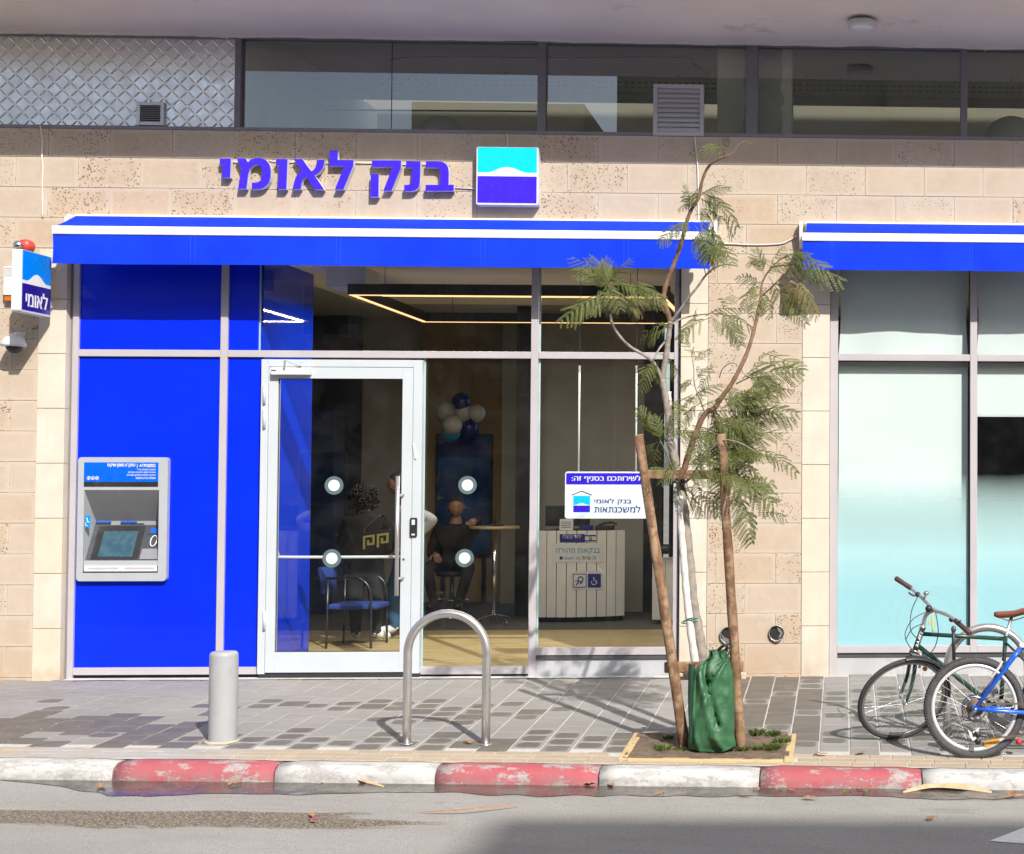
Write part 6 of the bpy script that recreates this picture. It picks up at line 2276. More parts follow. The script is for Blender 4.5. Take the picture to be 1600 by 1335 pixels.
# person with curly hair seen from behind, carrying a patterned shoulder bag
Y0 = 2.62
z_ = lambda v: P(570, v, Y0).z
fx = P(570, 850, Y0).x
nd = {
    'pelvis': (V((fx + 0.02, Y0, z_(888))), (0.165, 0.13)),
    'waist': (V((fx + 0.02, Y0, z_(860))), (0.145, 0.12)),
    'chest': (V((fx + 0.01, Y0, z_(826))), (0.165, 0.125)),
    'collar': (V((fx, Y0, z_(806))), 0.085),
    'neck': (V((fx - 0.01, Y0 + 0.01, z_(799))), 0.055),
    'headin': (V((fx - 0.02, Y0 + 0.02, z_(791))), 0.05),
    'shL': (V((fx - 0.17, Y0, z_(814))), 0.068), 'elL': (V((fx - 0.24, Y0 + 0.05, z_(852))), 0.054), 'wrL': (V((fx - 0.22, Y0 + 0.22, z_(838))), 0.037),
    'shR': (V((fx + 0.19, Y0, z_(812))), 0.068), 'elR': (V((fx + 0.26, Y0 + 0.03, z_(850))), 0.056), 'wrR': (V((fx + 0.17, Y0 + 0.15, z_(866))), 0.037),
    'hiL': (V((fx - 0.08, Y0, z_(897))), 0.105), 'knL': (V((fx - 0.08, Y0 + 0.0, z_(945))), 0.075), 'anL': (V((fx - 0.08, Y0 + 0.02, FZ + 0.085)), 0.052), 'toL': (V((fx - 0.13, Y0 + 0.2, FZ + 0.042)), 0.04),
    'hiR': (V((fx + 0.11, Y0, z_(897))), 0.105), 'knR': (V((fx + 0.12, Y0 + 0.0, z_(945))), 0.075), 'anR': (V((fx + 0.12, Y0 - 0.02, FZ + 0.085)), 0.052), 'toR': (V((fx + 0.22, Y0 + 0.12, FZ + 0.042)), 0.04),
}
hc = V((fx - 0.03, Y0 + 0.03, z_(778)))
person('person with dark curly hair in a black jacket seen from behind through the door', nd, BODY_E, cols_for(M_BLKC, M_BLKC, M_SHOEW, M_SKIN), hc, 0.23, (-0.35, 1, 0), M_HAIRD, M_SKIN,
       [(nd['wrL'][0], (-0.9, 0.4, 0.1), (0, 0, -1), 0.16, 0.35), (nd['wrR'][0], (-0.5, 0.8, -0.2), (0, 0, -1), 0.16, 0.5)], (fx, Y0, FZ), curly=True)
# the bag
a, b, c, d = rect(566, 611, 832, 868, Y0 - 0.2)
bg_ = thing('shoulder_bag', 'black shoulder bag with a yellow angular pattern worn by the curly-haired person', 'bag', ((a + b) / 2, Y0 - 0.2, c))
shear = 0.14
xfb = lambda x, y, z: (x, y, z + (x - a) * shear)
MB().prism(rounded(a, b, c, d, 0.02), Y0 - 0.24, Y0 - 0.15, xf=xfb).build('pouch', M_BLKC, bg_, bevel=0.012)
M_YPAT = mat('yellow_pattern_thread', (0.46, 0.40, 0.13), 0.8)
for s in (0, 1):
    bx = a + 0.02 + s * (b - a) * 0.48
    wx, hz, th_ = (b - a) * 0.40, (d - c) * 0.58, 0.020
    z0 = c + (d - c) * 0.26
    for (x0, x1, z1, z2) in ((bx, bx + th_, z0, z0 + hz), (bx + th_, bx + wx, z0 + hz - th_, z0 + hz), (bx + wx - th_, bx + wx, z0 + hz * 0.25, z0 + hz - th_), (bx + wx * 0.35, bx + wx - th_, z0 + hz * 0.25, z0 + hz * 0.25 + th_), (bx + wx * 0.35, bx + wx * 0.35 + th_, z0 + hz * 0.25 + th_, z0 + hz * 0.65)):
        MB().prism([(x0, z1), (x1, z1), (x1, z2), (x0, z2)], Y0 - 0.2445, Y0 - 0.2405, xf=xfb).build('pattern', M_YPAT, bg_)
MB().tube(smoothpath([(a + 0.02, Y0 - 0.19, d), (fx + 0.05, Y0 - 0.17, z_(826)), (fx + 0.16, Y0 - 0.07, z_(806)), (fx + 0.17, Y0 + 0.03, z_(805))], 5), 0.010, 6).build('strap', M_BLACK, bg_)

# ================================================================ street furniture
# bollard
q = G(348, 1158)
yb_ = q.y
t = thing('bollard', 'plain grey steel bollard at the pavement edge in front of the blue panels', 'bollard', (q.x, yb_, pav(q.x, yb_)))
zb_ = pav(q.x, yb_)
ztop = P(348, 1018, yb_).z
rb_ = 20.5 / (2400 / (12.63 + yb_))
H_ = ztop - zb_
MB().lathe([(rb_, -0.05), (rb_, H_ - 0.03), (rb_ * 0.985, H_ - 0.016), (rb_ * 0.93, H_ - 0.006), (rb_ * 0.84, H_), (0, H_ + 0.003)], (q.x, yb_, zb_), (0, 0, 1), 40).build('post', M_BOLL, t)
m = MB()
vs = []
n = 36
for i in range(n):
    a = 2 * math.pi * i / n
    rr = rb_ * (1.25 + 0.22 * noise.noise(Vector((math.cos(a) * 1.5, math.sin(a) * 1.5, 0))))
    x, y = q.x + rr * math.cos(a), yb_ + rr * math.sin(a)
    vs += [(x, y, pav(x, y) + 0.0015), (q.x + rb_ * 0.95 * math.cos(a), yb_ + rb_ * 0.95 * math.sin(a), zb_ + 0.010)]
m.add(vs, [(2 * i, 2 * ((i + 1) % n), 2 * ((i + 1) % n) + 1, 2 * i + 1) for i in range(n)], 0, True)
m.build('mortar_collar', mat('yellowish_mortar', (0.46, 0.40, 0.29), 0.9, vs=12, bump=0.4), t)


def hoop(uL, uR, vf, vtop, label):
    a, b = G(uL, vf), G(uR, vf)
    y = (a.y + b.y) / 2
    a, b = P(uL, vf, y), P(uR, vf, y)
    zt_ = P((uL + uR) / 2, vtop, y).z
    t = thing('bike_hoop', label, 'bike rack', ((a.x + b.x) / 2, y, pav(a.x, y)), 'steel bike hoops at the pavement edge')
    r_ = 0.0275
    R_ = (b.x - a.x) / 2
    cz = zt_ - r_ - R_ * 1.0
    pts = [(a.x, y, pav(a.x, y) - 0.06), (a.x, y, (pav(a.x, y) + cz) / 2), (a.x, y, cz - 0.02)]
    for i in range(0, 25):
        s = math.pi - math.pi * i / 24
        pts.append(((a.x + b.x) / 2 + R_ * math.cos(s), y, cz + R_ * 1.0 * math.sin(s)))
    pts += [(b.x, y, cz - 0.02), (b.x, y, (pav(b.x, y) + cz) / 2), (b.x, y, pav(b.x, y) - 0.06)]
    MB().tube(pts, r_, 18).build('bent_tube', M_STEEL, t)
    for p_ in (a, b):
        MB().lathe([(0.042, 0), (0.042, 0.004), (r_, 0.006)], (p_.x, y, pav(p_.x, y) + 0.0015), (0, 0, 1), 20).build('foot_flange', M_STEEL, t)
    return t, y


hoop(635.5, 759, 1163, 952, 'bare stainless steel bike hoop standing in front of the glass door')
rk, YHK = hoop(1480, 1606, 1152, 974, 'stainless steel bike hoop with two bicycles locked to it')

# ================================================================ young tree with stakes
TY = -2.52
M_BARK = mat('young_bark', (0.185, 0.105, 0.062), 0.85, vs=22, var=0.35, bump=0.5, bs=60)
M_BARKG = mat('grey_bark', (0.27, 0.235, 0.20), 0.85, vs=22, var=0.3, bump=0.5, bs=60)
M_LIME = mat('whitewashed_bark', (0.62, 0.60, 0.56), 0.8, vs=30, var=0.2, bump=0.4, bs=60, dirt=((0.20, 0.16, 0.13), 18, 0.62, 0.8))
bt = P(1098, 1150, TY)
tree = thing('young_tree', 'slender young tree with feathery leaves tied between two wooden stakes', 'tree', (bt.x, TY, pav(bt.x, TY)))
PX = 2400 / (12.63 + TY)


def branch(pts, r0, r1, mt=M_BARK, name='branch', dy=None, n=6):
    dy = dy or [0] * len(pts)
    if isinstance(dy, (int, float)):
        dy = [dy * i / (len(pts) - 1) for i in range(len(pts))]
    path = smoothpath([P(u, v, TY + d_) for (u, v), d_ in zip(pts, dy)], n)
    N = len(path)
    rs = [(r0 + (r1 - r0) * (i / (N - 1)) ** 0.8) * (1 + 0.08 * math.sin(i * 1.7) + 0.05 * noise.noise(Vector((i * 0.5, r0 * 100, 0)))) for i in range(N)]
    return MB().tube(path, rs, 10).build(name, mt, tree)


branch([(1103, 1160), (1099, 1060), (1097, 1020), (1091, 982), (1083, 938), (1079, 890), (1072, 820), (1064, 765), (1055, 720), (1047, 690)], 0.034, 0.026, M_BARKG, 'trunk')
branch([(1098, 1158), (1088, 1050), (1080, 990), (1073, 930), (1069, 880), (1065, 830), (1062, 775)], 0.028, 0.022, M_LIME, 'trunk', dy=[-0.02] * 7)
branch([(1047, 690), (1045, 655), (1040, 620), (1035, 592)], 0.025, 0.021, M_BARKG)
branch([(1046, 668), (1045, 640), (1044, 612)], 0.022, 0.020, M_LIME, 'pruned_stub', dy=[0.05, 0.05, 0.05])
branch([(1035, 592), (1039, 565), (1043, 540), (1046, 515), (1047, 503)], 0.019, 0.016, M_BARKG, dy=-0.05)
branch([(1048, 503), (1042, 485), (1037, 465), (1042, 440), (1052, 415), (1063, 385), (1072, 350), (1079, 330), (1091, 310), (1097, 283), (1106, 262), (1120, 250), (1136, 244)], 0.019, 0.0075, M_BARK, dy=-0.12)
branch([(1136, 244), (1146, 238), (1154, 226), (1166, 219)], 0.0065, 0.002, dy=[-0.12] * 4)
branch([(1136, 244), (1133, 235), (1126, 226)], 0.005, 0.002, dy=[-0.12] * 3)
branch([(1035, 595), (1025, 573), (1013, 559), (985, 542), (968, 525), (957, 507), (954, 489)], 0.013, 0.008, M_BARKG, dy=-0.25)
branch([(957, 507), (954, 500), (952, 491)], 0.006, 0.004, M_BARKG, dy=[-0.23] * 3)
branch([(954, 489), (960, 478), (972, 473), (966, 460), (950, 444)], 0.007, 0.004, dy=[-0.25, -0.26, -0.28, -0.3, -0.3])
branch([(1048, 503), (1062, 485), (1076, 465), (1090, 448), (1103, 430), (1118, 418), (1135, 413), (1153, 416)], 0.011, 0.004, M_BARKG, dy=-0.2)
branch([(1103, 430), (1100, 416), (1101, 404)], 0.004, 0.002, M_BARKG, dy=[-0.12] * 3)
branch([(1048, 506), (1065, 498), (1085, 493), (1110, 490)], 0.008, 0.004, M_BARKG, dy=0.2)
branch([(1043, 530), (1030, 545), (1022, 562)], 0.008, 0.006, M_BARKG, dy=-0.1)
branch([(1062, 765), (1070, 730), (1080, 697), (1090, 670), (1102, 646), (1117, 637), (1128, 620), (1141, 603), (1154, 580), (1167, 552), (1177, 520), (1184, 490), (1189, 464)], 0.022, 0.011, M_BARK, dy=[0, -0.02, -0.05, -0.07, -0.09, -0.1, -0.11, -0.12, -0.12, -0.1, -0.08, -0.05, -0.03])
branch([(1189, 464), (1190, 445), (1200, 425), (1216, 408), (1232, 400)], 0.008, 0.003, dy=0.1)
branch([(1189, 464), (1204, 450), (1222, 432), (1240, 415)], 0.006, 0.003, dy=-0.15)
branch([(1102, 646), (1094, 625), (1085, 600), (1084, 575), (1080, 552)], 0.006, 0.002, M_BARKG, dy=-0.15)
branch([(1124, 590), (1130, 575), (1145, 567), (1155, 575), (1168, 588), (1185, 588), (1205, 583)], 0.004, 0.002, M_BARKG, dy=-0.2)
branch([(1062, 760), (1080, 745), (1100, 715), (1125, 690), (1150, 690), (1180, 705)], 0.009, 0.003, M_BARKG, dy=-0.35)
branch([(1060, 755), (1050, 730), (1040, 705), (1032, 690)], 0.008, 0.003, M_BARKG, dy=-0.25)

# leaves: feathery fronds, several shapes shared between all fronds
def leaf_mat(name, a, b):
    k = NT(name)
    k.set(0.5, 0, 0.4)
    ran = k.n('ObjectInfo').outputs['Random']
    c = k.mix(k.ramp(ran, 0, 1), a, b)
    c = k.mix(k.ramp(k.noise(30, 3), 0.4, 0.7, 0, 0.4), c, (0.13, 0.15, 0.035))
    k.col(c)
    tl = k.n('BsdfTranslucent')
    k.l(k.mix(0.5, c, (0.16, 0.22, 0.03)), tl.inputs[0])
    mx = k.n('MixShader')
    mx.inputs[0].default_value = 0.28
    k.l(k.b.outputs[0], mx.inputs[1])
    k.l(tl.outputs[0], mx.inputs[2])
    k.l(mx.outputs[0], k.out.inputs[0])
    return k.m


M_LEAF = leaf_mat('feathery_leaf_green', (0.055, 0.080, 0.014), (0.135, 0.155, 0.036))
M_LEAFY = leaf_mat('feathery_leaf_yellowing', (0.16, 0.15, 0.035), (0.24, 0.17, 0.05))
M_STALK = mat('leaf_stalk', (0.13, 0.14, 0.045), 0.6)


def frond_mesh(seed, mt):
    """unit-length doubly pinnate leaf along +x, drooping to -z"""
    r_ = random.Random(seed)
    m = MB()
    droop = r_.uniform(0.06, 0.22)
    bend = r_.uniform(-0.12, 0.12)

    def axis(t):
        return Vector((t, bend * t * t, 0.10 * math.sin(math.pi * t * 0.8) - droop * t * t))
    m.tube([axis(i / 9) for i in range(10)], [0.010 * (1 - 0.75 * i / 9) for i in range(10)], 4, False, 1)
    npair = r_.choice((8, 9, 10, 11))
    for i in range(npair):
        t = 0.20 + 0.78 * i / (npair - 1)
        base = axis(t)
        tang = (axis(min(1, t + 0.03)) - axis(t - 0.03)).normalized()
        L = (0.30 * math.sin(math.pi * (0.22 + 0.70 * (i / (npair - 1)))) + 0.05) * r_.uniform(0.85, 1.12)
        for s in (-1, 1):
            if r_.random() < 0.06:
                continue
            sd = Vector((0, s, 0))
            d0 = (sd * r_.uniform(0.75, 0.95) + tang * r_.uniform(0.42, 0.62) + Vector((0, 0, r_.uniform(-0.28, 0.10)))).normalized()
            nl = max(6, int(L / 0.024))
            pp = []
            for j in range(nl + 1):
                q_ = j / nl
                pp.append(base + d0 * L * q_ + Vector((0.03 * q_ * q_, 0, -0.26 * L * q_ * q_)))
            m.tube(pp[::2] if nl > 6 else pp, 0.0032, 3, False, 1)
            up_ = tang.cross(d0)
            if up_.z < 0:
                up_ = -up_
            for j in range(1, nl + 1):
                c_ = pp[j]
                pd = (pp[j] - pp[j - 1]).normalized()
                sw = up_.cross(pd).normalized()
                ll = 0.041 * (1 - 0.35 * abs(j / nl - 0.45)) * r_.uniform(0.85, 1.1)
                w_ = 0.013
                for s2 in (-1, 1):
                    dv = (sw * s2 * 0.86 + pd * 0.5 + up_ * r_.uniform(-0.30, 0.16)).normalized()
                    ps_ = dv.cross(up_).normalized() * w_
                    m.add([c_, c_ + dv * ll * 0.45 + ps_, c_ + dv * ll, c_ + dv * ll * 0.45 - ps_], [(0, 1, 2, 3)], 0)
    me = bpy.data.meshes.new('frond')
    me.from_pydata([tuple(v) for v in m.v], [], m.f)
    me.materials.append(mt)
    me.materials.append(M_STALK)
    me.polygons.foreach_set('material_index', m.mi)
    return me


FR = [frond_mesh(s, M_LEAF) for s in range(9)]
FRY = [frond_mesh(20 + s, M_LEAFY) for s in range(3)]
crown = bpy.data.objects.new('crown', None)
COL.objects.link(crown)
crown.parent = tree
crown.matrix_parent_inverse = PINV['young_tree']
PINV['crown'] = Matrix()
fr_r = random.Random(11)


def frond(u0, v0, u1, v1, dy0=None, dy1=None, yellow=False, scale=1.0):
    dy0 = fr_r.uniform(-0.13, 0.18) if dy0 is None else dy0
    dy1 = dy0 + fr_r.uniform(-0.16, 0.14) if dy1 is None else dy1
    a, b = P(u0, v0, TY + dy0), P(u1, v1, TY + dy1)
    d_ = b - a
    L = d_.length * scale
    x = d_.normalized()
    z = Vector((fr_r.uniform(-0.35, 0.35), -0.85 + fr_r.uniform(-0.3, 0.3), 0.75))
    z = (z - x * z.dot(x)).normalized()
    y = z.cross(x)
    o = bpy.data.objects.new('frond', fr_r.choice(FRY if yellow else FR))
    COL.objects.link(o)
    o.parent = crown
    o.matrix_basis = Matrix.Translation(a) @ Matrix((x, y, z)).transposed().to_4x4() @ Matrix.Diagonal((L, L * fr_r.uniform(0.62, 1.0), L * fr_r.uniform(0.9, 1.5), 1))


LEFT = [(950, 448, 896, 402), (948, 450, 903, 424), (952, 455, 934, 402), (955, 446, 944, 408), (948, 458, 880, 500), (944, 466, 890, 494), (958, 462, 916, 488), (950, 446, 984, 409), (958, 446, 1034, 464), (985, 440, 1032, 462), (975, 468, 996, 502), (965, 462, 1003, 486), (945, 440, 968, 480), (940, 448, 935, 486), (955, 440, 930, 424), (962, 448, 975, 425)]
for q in LEFT:
    frond(*q, dy0=-0.28)
for q in ((955, 462, 941, 494), (960, 465, 958, 496), (980, 478, 1004, 492)):
    frond(*q, dy0=-0.3, yellow=True)
TOP = [(1134, 240, 1092, 231), (1131, 236, 1136, 213), (1128, 232, 1106, 224), (1156, 226, 1176, 221), (1095, 300, 1070, 322), (1094, 306, 1132, 290), (1097, 300, 1152, 348), (1096, 312, 1142, 338), (1093, 318, 1108, 358), (1090, 312, 1060, 326), (1100, 326, 1150, 362), (1082, 346, 1028, 372), (1086, 352, 1120, 408), (1094, 348, 1104, 402), (1098, 350, 1136, 400), (1104, 376, 1142, 408), (1078, 365, 1112, 398), (1074, 372, 1050, 384), (1088, 330, 1072, 298)]
for q in TOP:
    frond(*q, dy0=-0.12)
RIGHT = [(1190, 444, 1152, 432), (1187, 446, 1158, 474), (1194, 430, 1178, 393), (1204, 418, 1312, 426), (1216, 406, 1264, 394), (1224, 410, 1284, 434), (1198, 450, 1172, 492), (1206, 442, 1236, 492), (1220, 452, 1254, 502), (1194, 432, 1232, 408), (1204, 416, 1168, 404), (1190, 452, 1202, 496), (1200, 425, 1226, 388), (1192, 440, 1170, 452), (1232, 405, 1290, 418)]
for q in RIGHT:
    frond(*q, dy0=0.0)
for q in ((1232, 428, 1246, 484), (1238, 432, 1276, 494)):
    frond(*q, dy0=-0.1, yellow=True)
MID = [(1102, 494, 1152, 478), (1118, 490, 1172, 512), (1130, 494, 1158, 534), (1112, 496, 1058, 526), (1122, 484, 1148, 462), (1048, 510, 1010, 532), (1110, 492, 1130, 520), (1090, 494, 1064, 518),
       (1022, 562, 1004, 610), (1030, 568, 1012, 590), (1036, 560, 1062, 594), (1024, 566, 1034, 600), (1016, 650, 992, 656), (1022, 682, 1002, 640), (1028, 690, 1004, 712), (1032, 690, 1022, 650), (1030, 692, 1018, 742), (1034, 700, 1052, 740),
       (1150, 600, 1242, 574), (1160, 592, 1214, 560), (1172, 590, 1216, 600), (1170, 652, 1242, 654), (1185, 702, 1242, 732), (1150, 764, 1180, 852), (1148, 742, 1208, 792), (1146, 772, 1172, 840), (1088, 752, 1060, 800), (1072, 772, 1098, 806), (1090, 762, 1128, 792),
       (1084, 560, 1070, 528), (1082, 566, 1106, 548), (1085, 590, 1062, 606), (1086, 596, 1110, 570), (1094, 630, 1064, 660), (1090, 620, 1066, 634)]
for q in MID:
    frond(*q)
for src in (LEFT, TOP, RIGHT, MID):
    for q in src:
        if fr_r.random() < 0.55:
            j = lambda: fr_r.gauss(0, 7)
            frond(q[0] + j(), q[1] + j(), q[0] + (q[2] - q[0]) * 0.8 + j() * 1.6, q[1] + (q[3] - q[1]) * 0.8 + j() * 1.6)
for i in range(95):
    bu, bv = fr_r.gauss(1124, 32), fr_r.gauss(672, 50)
    an = fr_r.uniform(-0.9, 2.3)
    L = fr_r.uniform(40, 74)
    frond(bu, bv, bu + L * math.cos(an), bv + L * math.sin(an) * 0.85)

for q in ((1064, 738, 1030, 752), (1066, 735, 1040, 722), (1070, 740, 1110, 752), (1072, 735, 1104, 720), (1078, 742, 1092, 778), (1068, 744, 1050, 780), (1090, 738, 1130, 742), (1096, 734, 1136, 716), (1100, 742, 1128, 770), (1112, 738, 1148, 752), (1086, 730, 1076, 698), (1108, 728, 1122, 694), (1130, 730, 1160, 712), (1134, 742, 1162, 770), (1060, 742, 1020, 730)):
    frond(*q, dy0=fr_r.uniform(-0.30, -0.20))

# stakes and cross bars: one support frame
k = NT('peeled_stake_wood')
k.set(0.75, 0, 0.3)
mp = k.n('Mapping')
mp.inputs['Scale'].default_value = (14, 14, 1.6)
k.l(k.pos(), mp.inputs[0])
c = k.mix(k.ramp(k.noise(1.4, 6, 0.6, mp.outputs[0]), 0.35, 0.65), (0.19, 0.105, 0.055), (0.38, 0.26, 0.165))
c = k.mix(k.ramp(k.noise(9, 7, 0.75), 0.44, 0.58, 0, 0.85), c, (0.115, 0.055, 0.028))
k.col(c)
k.bump(k.noise(3, 6, 0.7, mp.outputs[0]), 0.4, 0.006)
M_STAKE = k.m
M_ENDG = mat('sawn_end_grain', (0.50, 0.42, 0.32), 0.8, vs=20)
st = thing('tree_stakes', 'two round wooden stakes with cross bars supporting the young tree', 'stakes', (bt.x, TY, pav(bt.x, TY)))
for (u0, v0, u1, v1, ya_, yb2_, r0, r1) in ((1070, 1166, 998, 680, TY - 0.10, TY - 0.16, 0.036, 0.030), (1157, 1168, 1127, 679, TY - 0.10, TY - 0.20, 0.035, 0.029)):
    a, b = P(u0, v0, ya_), P(u1, v1, yb2_)
    n = 16
    pts = [a.lerp(b, i / n) + Vector((0.006 * noise.noise(Vector((i * 0.3, u0, 0))), 0.006 * noise.noise(Vector((i * 0.3, u0, 9))), 0)) for i in range(n + 1)]
    pts[0] = pts[0] - (b - a).normalized() * 0.12
    so_ = MB().tube(pts, [r0 + (r1 - r0) * i / n + 0.0015 * math.sin(i * 2.1) for i in range(n + 1)], 14).build('stake', M_STAKE, st)
    dd = (b - a).normalized()
    MB().lathe([(0, 0.0015), (r1 * 0.99, 0.0015), (r1 * 0.99, 0.004), (0, 0.004)], b - dd * 0.001, dd, 16).build('end_grain', M_ENDG, so_)
MB().bar(P(1006, 741, TY - 0.095), P(1132, 742, TY - 0.105), 0.026, 0.060).build('cross_bar', M_STAKE, st, bevel=0.008)
MB().bar(P(1038, 1043, TY - 0.05), P(1162, 1041, TY - 0.05), 0.03, 0.07).build('cross_bar', M_STAKE, st, bevel=0.008)
MB().bar(P(1050, 1057, TY + 0.10), P(1166, 1056, TY + 0.10), 0.03, 0.045).build('cross_bar', M_ENDG, st, bevel=0.006)
# ties
m = MB()
q = P(1055, 752, TY - 0.05)
m.tube([q + Vector((0.05 * math.cos(R(30 * i)), 0.05 * math.sin(R(30 * i)), 0.006 * math.sin(R(60 * i)))) for i in range(12)], 0.012, 6, closed=True)
m.build('tree_tie', M_BLACK, label='black rubber tie looped round the trunk at the upper cross bar', category='tie')
m = MB()
q = P(1080, 971, TY)
pts = [q + Vector((0.055 * math.cos(R(20 * i)), 0.04 * math.sin(R(20 * i)) - 0.005, 0.012 * math.sin(R(37 * i)) + 0.004 * (i / 9) + 0.15 * 0.055 * math.cos(R(20 * i)))) for i in range(44)]
m.tube(pts, 0.0035, 5)
m.tube([q + Vector((-0.04, -0.04, 0)), q + Vector((-0.055, -0.045, -0.01)), q + Vector((-0.06, -0.05, 0.005))], 0.003, 5)
m.build('twine', mat('green_twine', (0.03, 0.22, 0.13), 0.7), label='green twine tying the two thin trunks together', category='twine')

# green watering bag leaning round the trunk
k = NT('green_tarpaulin')
k.set(0.38, 0, 0.5)
wv1 = k.n('TexWave')
wv1.inputs['Scale'].default_value = 90
k.l(k.pos(), wv1.inputs[0])
k.col(k.mix(k.ramp(k.noise(9, 6, 0.65), 0.35, 0.7), (0.024, 0.095, 0.040), (0.050, 0.150, 0.070)))
k.l(k.ramp(k.noise(16, 5, 0.6), 0.35, 0.65, 0.26, 0.50), k.b.inputs['Roughness'])
k.bump(k.math('ADD', k.math('MULTIPLY', k.noise(22, 5, 0.6), 1.0), k.math('MULTIPLY', wv1.outputs[1], 0.06)), 0.5, 0.012)
M_TARP = k.m
bag = thing('watering_bag', 'crumpled green tarpaulin watering bag wrapped round the foot of the tree', 'bag', (P(1113, 1165, TY).x, TY - 0.12, pav(-0.9, TY)))
YBG = TY - 0.15
levels = [(1168, 1076, 1150, 0.085), (1161, 1075.5, 1150, 0.10), (1148, 1076, 1147, 0.12), (1130, 1077, 1148.5, 0.125), (1110, 1078.5, 1148.5, 0.12), (1088, 1080, 1147, 0.115), (1066, 1081.5, 1146.5, 0.11), (1048, 1084, 1145, 0.10), (1036, 1094, 1142, 0.08), (1028, 1106, 1140, 0.06), (1021, 1109, 1136, 0.05), (1016, 1107, 1139, 0.045)]
# refine by interpolation
fine_l = []
for i in range(len(levels) - 1):
    for j in range(4):
        s = j / 4
        fine_l.append(tuple(a + (b - a) * s for a, b in zip(levels[i], levels[i + 1])))
fine_l.append(levels[-1])
n = 72
vs = []
for li, (v, ul_, ur_, dp) in enumerate(fine_l):
    tz = li / (len(fine_l) - 1)
    for j in range(n):
        a = 2 * math.pi * j / n
        ca, sa = math.cos(a), math.sin(a)
        ex = math.copysign(abs(ca) ** 0.75, ca)
        ey = math.copysign(abs(sa) ** 0.9, sa)
        u = (ul_ + ur_) / 2 + (ur_ - ul_) / 2 * ex
        s = (ex + 1) / 2
        fr_ = max(0, -sa)
        # creases: a deep diagonal valley from upper left to lower right and smaller folds
        ln = (s - 0.22) - (0.72 - tz) * 0.95
        fold = -0.060 * math.exp(-(ln / 0.055) ** 2) * (0.25 < tz < 0.80) + 0.035 * math.exp(-((ln + 0.12) / 0.08) ** 2) * (tz < 0.80)
        ln2 = (s - 0.55) - (tz - 0.55) * 1.5
        fold += 0.028 * math.exp(-(ln2 / 0.06) ** 2) * (tz > 0.35) - 0.030 * math.exp(-((ln2 + 0.13) / 0.05) ** 2) * (tz > 0.4)
        ln3 = (s - 0.15) + (tz - 0.25) * 0.5
        fold += 0.022 * math.exp(-(ln3 / 0.05) ** 2) - 0.02 * math.exp(-((s - 0.13) / 0.03) ** 2) * (tz > 0.2)
        if tz > 0.72:
            fold += 0.022 * math.sin(a * 9 + tz * 7) * (tz - 0.72) / 0.28
        wr = 0.013 * noise.noise(Vector((u * 0.05, v * 0.045, sa))) + 0.006 * noise.noise(Vector((u * 0.14, v * 0.12, sa * 2)))
        yy = YBG + dp * ey - (fold + wr) * fr_ * 1.0
        hem = 0.0
        if li == 0:
            hem = -6 * math.exp(-((s - 0.55) / 0.35) ** 2) + 8 * max(0, s - 0.75) * 4
        p_ = P(u, v - (hem if li == 0 else 0) * 0.6, YBG)
        vs.append((p_.x + wr * 0.5, yy, max(p_.z, pav(p_.x, yy) + 0.008)))
m = MB()
L_ = len(fine_l)
m.add(vs, [(i * n + j, i * n + (j + 1) % n, (i + 1) * n + (j + 1) % n, (i + 1) * n + j) for i in range(L_ - 1) for j in range(n)], 0, True)
m.build('tarpaulin', M_TARP, bag)
# darker side gusset on the left
vs = []
for i in range(13):
    s = i / 12
    v = 1036 + (1158 - 1036) * s
    for dx, yy in ((-1.5 + 2 * s, YBG - 0.02), (5 + 1.5 * math.sin(s * 5), YBG - 0.085 - 0.01 * math.sin(s * 9)), (9, YBG - 0.05)):
        q = P(1078 + dx - 2.0 * math.sin(s * 3.1), v, YBG)
        vs.append((q.x, yy, q.z))
MB().add(vs, [(3 * i + a, 3 * i + 3 + a, 3 * i + 4 + a, 3 * i + 1 + a) for i in range(12) for a in (0, 1)], 0, True).build('side_gusset', mat('dark_green_tarpaulin', (0.014, 0.052, 0.030), 0.5, bump=0.5, bs=25), bag)
MB().tube(smoothpath([P(1120, 1019, YBG), P(1126, 1012, YBG - 0.02), P(1133, 1008, YBG - 0.03), P(1136, 1012, YBG - 0.02), P(1130, 1020, YBG)], 5), 0.010, 8).build('filler_strap', M_BLACK, bag)
MB().tube(smoothpath([P(1137, 1024, YBG), P(1143, 1012, YBG - 0.01), P(1144, 1007, YBG - 0.01), P(1139, 1014, YBG)], 5), 0.006, 8).build('cord_loop', M_DKGREY, bag)

# weeds in the tree pit: each clump a plant
M_WEED = leaf_mat('weed_green', (0.06, 0.11, 0.02), (0.11, 0.16, 0.03))


def clump(seed, n, hgt, spread):
    r_ = random.Random(seed)
    m = MB()
    for _ in range(n):
        a = r_.uniform(0, 2 * math.pi)
        rr = spread * math.sqrt(r_.random())
        b_ = Vector((rr * math.cos(a) * 0.6, rr * math.sin(a) * 0.6, 0))
        tip = Vector((rr * math.cos(a) * 1.1, rr * math.sin(a) * 1.1, hgt * r_.uniform(0.4, 1.0)))
        mid = (b_ + tip) / 2 + Vector((0, 0, hgt * 0.25))
        w_ = 0.006 * r_.uniform(0.6, 1.4)
        sd = Vector((-math.sin(a + 0.5), math.cos(a + 0.5), 0)) * w_
        m.add([b_ - sd * 0.4, b_ + sd * 0.4, mid + sd, tip, mid - sd], [(0, 1, 2, 3, 4)])
    me = bpy.data.meshes.new('weed')
    me.from_pydata([tuple(v) for v in m.v], [], m.f)
    me.materials.append(M_WEED)
    return me


